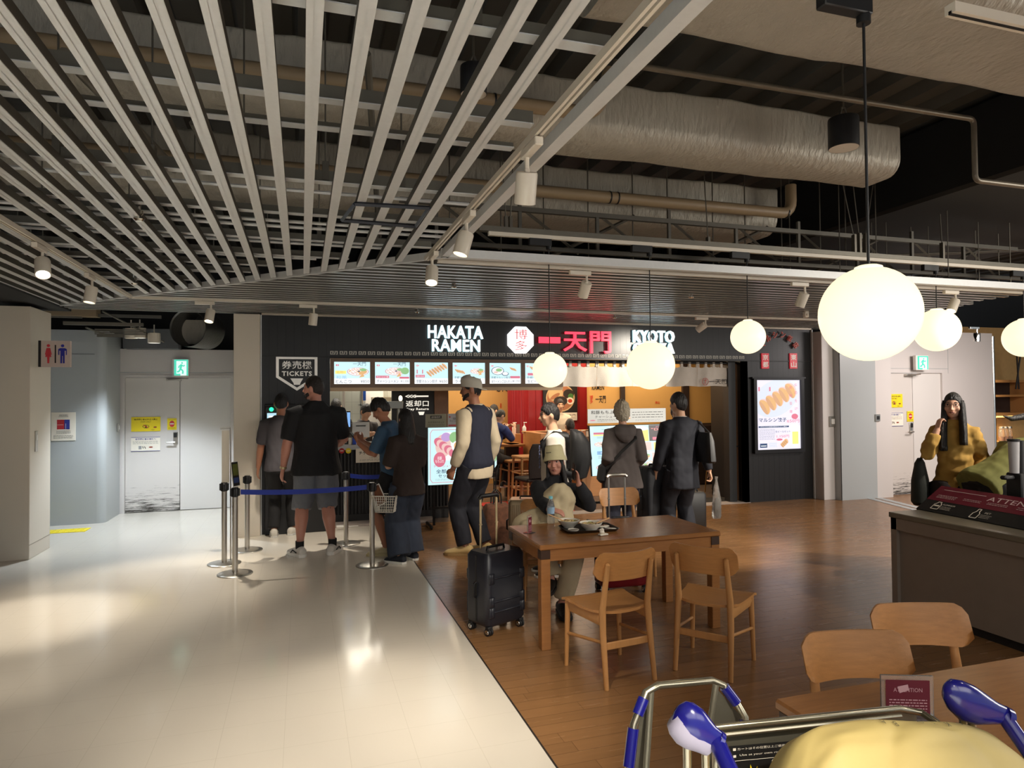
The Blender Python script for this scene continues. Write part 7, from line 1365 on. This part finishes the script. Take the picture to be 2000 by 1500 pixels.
# 4 woman in brown
p = atz(797, 1098); r, P = person('woman with long black hair in a dark brown shirt and wide jeans, seen from behind', (p.x, p.y, 0), RAD(14), 1.55, g=1.0, male=False, skin='fair', feet=((-.09, .0, 30), (.09, .08, 4)), arms=(V((-.12, .24, .98)), V((.10, .26, 1.0))), shw=.135, elbow=((-.35, -.8, -.3), (.2, -.9, -.3)), head=(6, -10, 0), facial=False, hair=dict(m=HAIR['black'], back=-.9, side=-.5, fringe=.35, vol=1.10, seed=21),
  top=dict(m=cloth('brown_shirt', 48, 36, 32), sleeve=.5, flare=.02, len=.03, name='shirt', loose=.035), bottom=dict(m=mat('blue_jeans', s8(50, 58, 74), .85, var=.22, scale=9, bump=.12, bscale=200), wide=.03, hem=.075, len=.99, name='jeans', fold=.012), shoes=dict(m=mat('dark_canvas_shoe', s8(32, 36, 46), .8), name='canvas_shoe'))
hair_curtain(r, P['head'], P['Rh'], P['K'], HAIR['black'], .30, -205, 25, 1.18, seed=5)
# 5 man in backward cap
p = atz(918, 1083); r, P = person('tall bearded man in a white cap, navy vest and cream sleeves, seen from behind', (p.x+.07, p.y, 0), RAD(38), 1.88, g=1.03, skin='tan', feet=((-.10, .07, 26), (.10, -.05, -4)), arms=(V((-.30, .06, .93)), V((.30, .05, .93))), head=(34, -4, 0), curl=(.9, .6), hair=dict(m=HAIR['black'], back=-.68, fringe=.2, side=-.1, seed=31, vol=1.03),
  top=dict(m=cloth('cream_sweater', 208, 192, 164), sleeve=.94, flare=.0, len=.05, name='sweater', loose=.022), bottom=dict(m=cloth('dark_navy_trousers', 30, 31, 40), wide=.028, hem=.030, name='trousers', len=.97), shoes=dict(m=mat('beige_suede', s8(188, 160, 108), .8, var=.08), name='suede_shoe', sole=mat('beige_sole', s8(150, 120, 76), .8)))
K, up, fw, sd = P['K'], P['up'], P['fw'], P['side']; pv = P['pelvis']; tl = .325*1.9; b = MB(cloth('navy_vest', 34, 37, 54, var=.14)); torso(b, [pv-up*.03*K, pv+up*.02*K, pv+up*tl*.25, pv+up*tl*.42, pv+up*tl*.66, pv+up*tl*.84, pv+up*tl*.96, pv+up*tl*1.03], sd, [(.178*K, .135*K, 0), (.180*K, .136*K, -.01*K), (.168*K, .126*K, 0), (.166*K, .124*K, .004*K), (.172*K, .130*K, .004*K), (.176*K, .118*K, -.004*K), (.130*K, .085*K, -.01*K), (.066*K, .064*K, 0)], .012)
for s in (-1, 1): q_ = pv+up*tl*.84+sd*(s*.165*K); b.ball(q_, (.045*K, .09*K, .085*K), 14, 10)
fuse(b, 'vest', r, .010, 5, .008, 7, .4)
hc, Rh = P['head'], P['Rh']; b = MB(cloth('white_cap', 214, 208, 194)); R = []
for z, s in ((.000, 1.12), (.03, 1.13), (.06, 1.13), (.085, 1.04), (.102, .82), (.112, .48), (.115, .05)): R.append([hc+Rh @ (V((SKULL[0]*s*math.cos(t)*1.02, SKULL[1]*s*math.sin(t), z+.014+.018*math.sin(t)))*K) for t in [2*math.pi*i/28 for i in range(28)]])
b.rings(R, (1, 1)); R = []
b.add([hc+Rh @ (V((x*.001, y*.001, z*.001))*K) for x, y, z in [(-70, -72, -2), (-52, -122, -18), (-20, -150, -24), (20, -150, -24), (52, -122, -18), (70, -72, -2), (-70, -72, 6), (-52, -122, -10), (-20, -150, -16), (20, -150, -16), (52, -122, -10), (70, -72, 6)]], [(5, 4, 3, 2, 1, 0), (6, 7, 8, 9, 10, 11)]+[(i, (i+1) % 6, 6+(i+1) % 6, 6+i) for i in range(6)], True); b.obj('cap', r, .8)
b = MB(M['ink']); b.text('55', hc+Rh @ (V((.050, -.082, .075))*K), Rh @ V((.85, .5, 0)), Rh @ V((0, .25, .95)), .05, .05, .006, .03); b.obj('cap_logo', r)
b = MB(HAIR['black'])
for t in range(-6, 7): a = RAD(t*13); b.ball(hc+Rh @ (V((.060*math.sin(a), .022+.066*math.cos(a), -.094+.04*abs(math.sin(a))**2))*K), (.014*K, .012*K, .022*K), 8, 6)
b.obj('beard', r)
# 6 boy with backpack
q_ = ground(1081, 6.25); r, P = person('boy with glasses in a white t-shirt and black backpack, facing left', q_, RAD(72), 1.60, g=1.0, feet=((-.09, .0, 6), (.09, .02, -6)), head=(6, -4, 0), glasses=True, arms=(V((-.24, .1, .80)), V((.24, .02, .80))), hair=dict(m=HAIR['black'], back=-.45, fringe=.40, seed=41, vol=1.10), 
  top=dict(m=cloth('white_tee', 214, 206, 194, var=.04), sleeve=.48, flare=.03, len=.06, name='t_shirt', loose=.03), bottom=dict(m=cloth('black_shorts', 24, 24, 28), len=.55, wide=.03, hem=.05, name='shorts'), shoes=dict(m=M['black'], name='shoe'))
K, up, fw, sd = P['K'], P['up'], P['fw'], P['side']; b = MB(mat('tee_front_print', s8(110, 120, 160), .8, var=.6, scale=30)); c0 = P['chest']+fw*.13*K
for i in range(12): b.ball(c0+sd*(.05*math.sin(i*2.4))+up*(.06-.018*i)+fw*.018, (.012, .006, .012), 8, 5)
b.obj('front_print', r); b = MB(cloth('backpack_black', 24, 24, 26, .6)); c1 = P['chest']-fw*.22*K+up*.0; X, Yv, Z = sd, fw, up; R = []
for z, w_, d_ in ((-.24, .12, .05), (-.22, .15, .075), (-.05, .16, .10), (.10, .15, .09), (.19, .12, .06), (.22, .06, .03)): R.append(ell_ring(c1+up*z-fw*(d_-.05), sd, fw, w_, d_, 20, 3))
b.rings(R, (1, 1))
for s in (-1, 1): b.tube([P['neck']+sd*(s*.10)-fw*.13-up*.03, P['neck']+sd*(s*.115)-up*.005, P['neck']+sd*(s*.12)+fw*.10-up*.10, P['chest']+sd*(s*.145)+fw*.08-up*.05, P['chest']+sd*(s*.17)-fw*.03-up*.16, P['chest']+sd*(s*.12)-fw*.16-up*.2], .014, 8, ry=.034, up=fw)
o = b.obj('backpack', r)
# 8 grey haired woman
q_ = ground(1216, 7.15); r, P = person('woman with short grey hair in a brown grey hooded jacket, reading the menu stand', q_, RAD(-14), 1.60, g=1.06, male=False, skin='fair', facial=False, feet=((-.09, 0, 6), (.09, 0, -6)), shw=.138, arms=(V((-.17, .14, .90)), V((.17, .16, .92))), elbow=((-.15, -1, -.2), (.15, -1, -.2)), head=(4, -6, 0), hair=dict(m=HAIR['grey'], back=-.85, side=-.5, fringe=.4, vol=1.26, wave=.12, seed=51),
  top=dict(m=cloth('taupe_jacket', 86, 78, 76), sleeve=.95, flare=.035, len=.06, name='jacket', loose=.03), bottom=dict(m=cloth('navy_trousers', 34, 36, 50), wide=.02, name='trousers'), shoes=dict(m=M['black'], name='shoe'))
K, up, fw, sd = P['K'], P['up'], P['fw'], P['side']; b = MB(cloth('taupe_jacket', 86, 78, 76)); n0 = P['neck']-fw*.075-up*.03
R = [ell_ring(n0+up*z-fw*y, sd, fw, w_, d_, 20) for z, y, w_, d_ in ((.055, .0, .095, .05), (.03, .03, .12, .055), (-.04, .055, .115, .045), (-.10, .06, .07, .03), (-.13, .055, .03, .015))]; b.rings(R, (1, 1)); fuse(b, 'hood', r, .009, 3, .008)
b = MB(M['ink']); b.tube([P['neck']+sd*.14-up*.04+fw*.03, P['neck']+sd*.10-fw*.145-up*.12, P['chest']-fw*.165-sd*.05-up*.05, P['pelvis']-sd*.20-fw*.06+up*.08], .016, 6, ry=.004, up=sd); b.obj('bag_strap', r)
b = MB(cloth('small_black_bag', 28, 28, 30)); b.box(P['pelvis']-sd*.22+fw*.05+up*.02, (.09, .16, .20), rotm(0, 0, 8), .03); b.obj('shoulder_bag', r)
# 9 man in the dark suit
p = atz(1345, 1070); r, P = person('man in a dark suit with a black shoulder bag and plastic bag, seen from behind', (p.x-.06, p.y+.02, 0), RAD(-2), 1.69, g=1.0, skin='asian', facial=False, feet=((-.13, 0, 10), (.13, .02, -10)), arms=(V((-.24, .14, .82)), V((.33, -.03, .80))), head=(22, -2, 0), curl=(.5, 1.1), hair=dict(m=HAIR['black'], back=-.60, side=-.12, fringe=.3, vol=1.14, seed=61, wave=.03),
  top=dict(m=cloth('dark_suit', 27, 29, 38), sleeve=.97, flare=.02, len=.13, name='suit_jacket', loose=.022, fold=.009), bottom=dict(m=cloth('dark_suit', 27, 29, 38), wide=.022, hem=.03, name='suit_trousers'), shoes=dict(m=M['black'], name='shoe', sole=M['rubber']))
K, up, fw, sd = P['K'], P['up'], P['fw'], P['side']; b = MB(mat('shirt_collar', s8(216, 210, 204), .7)); b.tube([P['neck']+up*.022+V((.058*math.cos(t), .058*math.sin(t), .0)) for t in [RAD(i*20) for i in range(18)]], .010, 8, close=True); b.obj('shirt_collar', r)
sh, el, wr = P['arms'][1]; b = MB(mat('black_leather', s8(24, 23, 24), .4)); c0 = P['pelvis']+sd*.17+up*.26-fw*.20; R = [ell_ring(c0+up*z, fw, sd, w_, d_, 18, 3.5) for z, w_, d_ in ((-.17, .15, .045), (-.15, .165, .055), (.06, .14, .045), (.15, .11, .02))]; b.rings(R, (1, 1)); b.tube([c0+up*.14-fw*.10, sh+up*.055-fw*.04, sh+up*.06+fw*.03, c0+up*.14+fw*.10], .010, 6); b.obj('shoulder_bag', r)
t = thing('plastic_bag', 'clear plastic bag of leaves hanging from the hand of the man in the dark suit', 'bag', p+V((0, .02, 0))+V((.355, -.03, .30))); b = MB(mat('clear_bag_film', s8(190, 186, 180), .2, trans=.8, var=.05, bump=.6, bscale=18)); R = []
for z, w_, d_ in ((0, .045, .03), (.03, .055, .04), (.2, .05, .035), (.34, .03, .02), (.42, .012, .010), (.46, .02, .014)): R.append([V((w_*math.cos(a)*(1+.12*math.sin(a*5+z*20)), d_*math.sin(a), z)) for a in [2*math.pi*i/24 for i in range(24)]])
b.rings(R, (1, 1)); b.obj('film', t); b = MB(mat('dark_leaves', s8(44, 46, 44), .6, var=.6, scale=30)); b.ball((0, 0, .12), (.03, .02, .11), 12, 8); b.obj('contents', t)
# person half hidden behind the suit man
q_ = ground(1322, 7.95); person('person with brown hair half hidden behind the man in the dark suit', q_+V((.0, 0, 0)), RAD(150), 1.58, male=False, hair=dict(m=HAIR['brown'], back=-.8, side=-.5, fringe=.4, vol=1.14, seed=71), top=dict(m=cloth('dark_top', 30, 30, 34), sleeve=.9), bottom=dict(m=cloth('black_trousers', 26, 25, 26)), shoes=dict(m=M['black']))
# 10 woman in yellow shirt
q_ = ground(1862, 6.0); r, P = person('woman with glasses and long black hair in a mustard shirt, walking toward the camera', q_, RAD(128), 1.66, g=.92, male=False, skin='fair', glasses=True, feet=((-.07, .08, 0), (.08, -.05, 0)), shw=.132, arms=(V((-.22, .02, .88)), V((.12, .15, 1.34))), elbow=((-.15, -1, 0), (.35, -.1, -1)), palms=(V((1, 0, 0)), V((-.7, -.5, .2))), handdir=(V((0, .1, -1)), V((-.2, -.1, 1))), curl=(.5, 1.2), head=(-6, 0, 0), hair=dict(m=HAIR['black'], back=-.9, side=-.6, fringe=.5, vol=1.08, seed=81),
  top=dict(m=cloth('mustard_shirt', 172, 134, 62, var=.12), sleeve=.9, flare=.03, len=.05, fold=.013, fs=12, fz=1.6, name='shirt', loose=.022, high=1), bottom=dict(m=cloth('dark_skirt', 36, 28, 26), wide=.04, hem=.07, name='trousers'), shoes=dict(m=M['black']))
K, up, fw, sd = P['K'], P['up'], P['fw'], P['side']; hair_curtain(r, P['head'], P['Rh'], K, HAIR['black'], .36, -205, 25, 1.16, seed=8)
for s in (-1, 1): hair_curtain(r, P['head']+sd*s*.012, P['Rh'], K, HAIR['black'], .36 if s < 0 else .42, 208 if s < 0 else -28, 146 if s < 0 else 34, 1.14, seed=9+s, thick=.05, shift=tuple(fw*.10+sd*s*.005))
b = MB(cloth('dark_green_bag', 32, 36, 32)); c0 = P['pelvis']+sd*.27+up*.02; R = [ell_ring(c0+up*z, fw, sd, w_, d_, 18, 3) for z, w_, d_ in ((-.22, .13, .055), (-.19, .16, .075), (0, .15, .07), (.16, .12, .04), (.2, .07, .02))]; b.rings(R, (1, 1)); b.tube([c0+up*.17-fw*.06, P['arms'][1][0]+up*.06-fw*.03, P['arms'][1][0]+up*.06+fw*.03, c0+up*.17+fw*.08], .011, 6); b.obj('shoulder_bag', r)
# 11 bending person in green
q_ = ground(1922, 5.65); r, P = person('person in an olive green top bending over behind the waste counter', q_+V((.02, 0, 0)), RAD(-98), 1.72, g=1.0, male=False, facial=False, feet=((-.09, 0, 0), (.09, .04, 0)), pel=(0, -.02, .90), lean=(0, .84), arms=(V((-.18, .55, .80)), V((.2, .52, .78))), elbow=((-.4, -.5, -.6), (.4, -.5, -.6)), head=(0, -62, 0), neck_fwd=0, hair=dict(m=HAIR['black'], back=-.7, side=-.3, fringe=.4, seed=91),
  top=dict(m=cloth('olive_top', 122, 120, 62), sleeve=.55, flare=.03, len=.02, fold=.012, name='shirt', loose=.045), bottom=dict(m=cloth('black_trousers', 26, 25, 26), wide=.03), shoes=dict(m=M['black']))
b = MB(HAIR['black']); hc = P['head']; q0 = hc-V((0, .02, 0))+V((0, 0, .10)); b.tube([q0+V((0, .02, .0)), q0+V((0, -.12, .03)), q0+V((0, -.26, .01)), q0+V((0, -.34, .035))], [.03, .03, .022, .004], 10); b.obj('ponytail', r)
# 12, 13 kitchen staff
q_ = ground(660, 9.55); q_.y = max(q_.y, 10.0); person('cook with a black cap in the kitchen behind the counter', V((aty(655, 800, 10.45).x, 10.45, 0)), RAD(-20), 1.66, facial=False, hair=dict(m=HAIR['black'], back=-.8, side=-.3, fringe=.2, vol=1.12, seed=101), top=dict(m=cloth('dark_uniform', 44, 40, 40), sleeve=.5), bottom=dict(m=cloth('black_trousers', 26, 25, 26)), arms=(V((-.18, .3, 1.0)), V((.18, .3, 1.0))))
r, P = person('shop worker in dark grey bending forward behind the register', V((aty(706, 820, 10.0).x, 10.12, 0)), RAD(-150), 1.60, facial=False, lean=(0, .16), head=(0, -25, 0), hair=dict(m=HAIR['black'], back=-.7, side=-.3, fringe=.2, vol=1.1, seed=111), top=dict(m=cloth('grey_uniform', 66, 62, 62), sleeve=.5), bottom=dict(m=cloth('black_trousers', 26, 25, 26)), arms=(V((-.14, .38, 1.12)), V((.16, .38, 1.12))))
# 14-17 diners
p = aty(983, 850, 10.45); r, P = person('diner in a blue patterned shirt bent over a meal at the high table', V((p.x-.28, HY-.42, 0)), RAD(-62), 1.62, seat=.72, facial=False, lean=(0, .34), head=(0, -38, 0), hair=dict(m=HAIR['black'], back=-.5, fringe=.3, seed=121), feet=((-.09, .26, 0), (.1, .22, 0)), ankle_z=(.28, .28), arms=(V((-.08, .46, 1.12)), V((.08, .48, 1.15))), top=dict(m=mat('blue_pattern_shirt', s8(40, 56, 110), .85, var=.9, scale=9), sleeve=.5), bottom=dict(m=cloth('black_trousers', 26, 25, 26)), shoes=dict(m=M['black']))
p = aty(965, 830, 11.2); person('diner in black beyond the one in the blue shirt', V((p.x-.08, 11.35, 0)), RAD(-60), 1.66, seat=.74, facial=False, lean=(0, .2), head=(0, -20, 0), hair=dict(m=HAIR['black'], back=-.5, fringe=.3, seed=131), feet=((-.09, .26, 0), (.1, .22, 0)), ankle_z=(.28, .28), arms=(V((-.08, .40, 1.1)), V((.08, .42, 1.1))), top=dict(m=cloth('dark_top', 30, 30, 34), sleeve=.9), bottom=dict(m=cloth('black_trousers', 26, 25, 26)), shoes=dict(m=M['black']))
p = aty(1093, 803, 11.3); r, P = person('shop guest in a pale top facing out below the ramen poster', V((p.x, 11.3, 0)), RAD(170), 1.62, male=False, hair=dict(m=HAIR['darkbrown'], back=-.8, side=-.5, fringe=.42, vol=1.12, seed=141), top=dict(m=cloth('pale_top', 206, 190, 168), sleeve=.9), bottom=dict(m=cloth('black_trousers', 26, 25, 26)), shoes=dict(m=M['black']))
p = aty(1108, 838, 9.9); person('dark-haired guest sitting with the back to the camera behind the backpack', V((p.x, 9.75, 0)), RAD(0), 1.64, seat=.50, facial=False, hair=dict(m=HAIR['darkbrown'], back=-.7, side=-.2, fringe=.3, seed=151), feet=((-.1, .32, 0), (.1, .32, 0)), arms=(V((-.15, .35, .8)), V((.15, .35, .8))), top=dict(m=cloth('dark_top', 30, 30, 34), sleeve=.9), bottom=dict(m=cloth('black_trousers', 26, 25, 26)), shoes=dict(m=M['black']))
# 7 seated woman with bucket hat
lamp('SPOT', (2.3, 2.5, 2.6), (1.95, 5.0, .95), 45, WARM, .04, cone=34, blend=.8, name='track_or_fill_light')  # spot without a fixture, added to brighten the seated woman
q_ = V((1.97, 5.14, 0)); r, P = person('seated woman in a cream bucket hat and black jacket talking on a phone', q_, RAD(164), 1.57, g=.98, male=False, skin='rosy', vox=.006, seat=.45, lean=(-.06, -.30), head=(-16, 4, 6), feet=((-.02, .40, 8), (.06, .42, -20)), ankle_z=(.075, .26), kneehint=((-.3, 1, .6), (.1, 1, .8)), arms=(V((-.19, .14, .96)), V((.06, .36, .78))), elbow=((-.6, -.1, -1), (.9, -.5, -.3)), palms=(V((.8, .2, .2)), V((0, -.4, -1))), handdir=(V((.12, -.05, 1)), V((-.9, .3, -.1))), curl=(.5, .45), hair=dict(m=HAIR['black'], back=-.9, side=-.6, fringe=.35, vol=1.06, seed=161),
  top=dict(m=cloth('black_jacket', 28, 29, 34), sleeve=.97, flare=.02, name='jacket', loose=.022, high=1, vox=.008), bottom=dict(m=cloth('cream_trousers', 188, 172, 140), wide=.02, hem=.03, len=.94, name='trousers'), shoes=dict(m=mat('black_leather', s8(24, 23, 24), .4), name='loafer', sole=M['rubber']))
K, up, fw, sd = P['K'], P['up'], P['fw'], P['side']; hc, Rh = P['head'], P['Rh']
hair_curtain(r, hc, Rh, K, HAIR['black'], .25, -207, 27, 1.22, seed=12, thick=.03)
b = MB(cloth('cream_hat', 206, 196, 156, var=.04)); R = []
for z, s in ((.012, 1.38), (.016, 1.41), (.038, 1.25), (.056, 1.12), (.10, 1.06), (.135, .98), (.150, .86), (.154, .05)): R.append([hc+Rh @ (V((.082*s*math.cos(t), .100*s*math.sin(t)-.004, z+.016-(.05*max(0, s-1.16)*(.6+.5*math.cos(2*t)))))*K) for t in [2*math.pi*i/36 for i in range(36)]])
b.rings(R, (0, 1)); o = b.obj('bucket_hat', r, 1.2); md = o.modifiers.new('t', 'SOLIDIFY'); md.thickness = .004
b = MB(M['ink']); q_ = hc+Rh @ (V((.02, .108, .10))*K)
for k in range(6): b.box(q_+Rh @ V((.028-.011*k, -.0006*k*k, 0)), (.008, .004, .006), Rh)
b.obj('hat_print', r)
sh, el, wr = P['arms'][0]; b = MB(M['black']); b.box(wr+V((.035, -.005, .095)), (.010, .07, .14), rotm(10, -14, 0), .005); b.obj('held_phone', r)
b = MB(cloth('cream_coat', 196, 180, 146, var=.06)); c0 = P['pelvis']+V((.05, .15, .17)); b.ball(c0, (.22, .17, .19), 22, 14); b.ball(c0+V((-.08, -.02, .19)), (.13, .10, .15), 18, 12); b.ball(c0+V((.18, .02, -.03)), (.14, .17, .13), 16, 10); b.tube([c0+V((-.16, -.05, .02)), c0+V((-.02, .05, .16)), c0+V((.10, -.04, .10))], [.05, .07, .05], 12); fuse(b, 'coat_on_lap', r, .010, 3, .028, 9, 1.2, seed=5)
# backpack on the right-hand chair inside the entrance
t = thing('backpack', 'black backpack with a white logo on the chair by the entrance post', 'backpack', (aty(1412, 908, 9.75).x, 9.75, .47)); b = MB(cloth('backpack_black', 24, 24, 26, .6)); b.rings([ell_ring(V((0, 0, z)), XU, V((0, 1, 0)), w_, d_, 20, 3) for z, w_, d_ in ((0, .19, .12), (.03, .22, .15), (.16, .22, .15), (.24, .19, .11), (.26, .12, .06))], (1, 1)); b.obj('body', t)
b = MB(M['paper']); b.text('THE\nNORTH\nFACE', (.03, -.152, .12), XU, ZU, .07, .07, .002, .01)
for k in range(3): b.lathe([(.030+.014*k, 0), (.030+.014*k, .001), (.038+.014*k, .001), (.038+.014*k, 0)], (.09, -.152, .085), (0, -1, 0), 20)
b.obj('logo', t)
r = thing('cafe_chair', 'slim metal legged chair by the entrance post under the black backpack', 'chair', (aty(1412, 930, 9.75).x, 9.78, 0)); b = MB(mpost); b.bx(-.22, .22, -.2, .2, .44, .468, .01); b.obj('seat', r)
for sx in (-1, 1):
    for sy in (-1, 1): b = MB(mat('brass_leg', s8(150, 116, 70), .35, .7)); b.cyl((sx*.21, sy*.19, 0), (sx*.18, sy*.16, .44), .011, n=8); b.obj('leg', r)
r = thing('cafe_chair', 'dark upholstered chair in front of the booth partition', 'chair', (aty(1037, 930, 9.4).x, 9.35, 0), .2); b = MB(cloth('dark_upholstery', 44, 36, 34)); b.bx(-.2, .2, -.2, .2, .42, .48, .02); b.obj('seat', r); b = MB(cloth('dark_upholstery', 44, 36, 34)); R = [ell_ring(V((0, -.2-.06*s, .48+.5*s)), XU, V((0, 1, 0)), w_, .025, 18, 3) for s, w_ in ((0, .17), (.3, .19), (.8, .19), (1, .14))]; b.rings(R, (1, 1)); b.obj('backrest', r)
for sx in (-1, 1):
    for sy in (-1, 1): b = MB(M['oakl']); b.cyl((sx*.19, sy*.19, 0), (sx*.17, sy*.17, .42), .016, n=8); b.obj('leg', r)
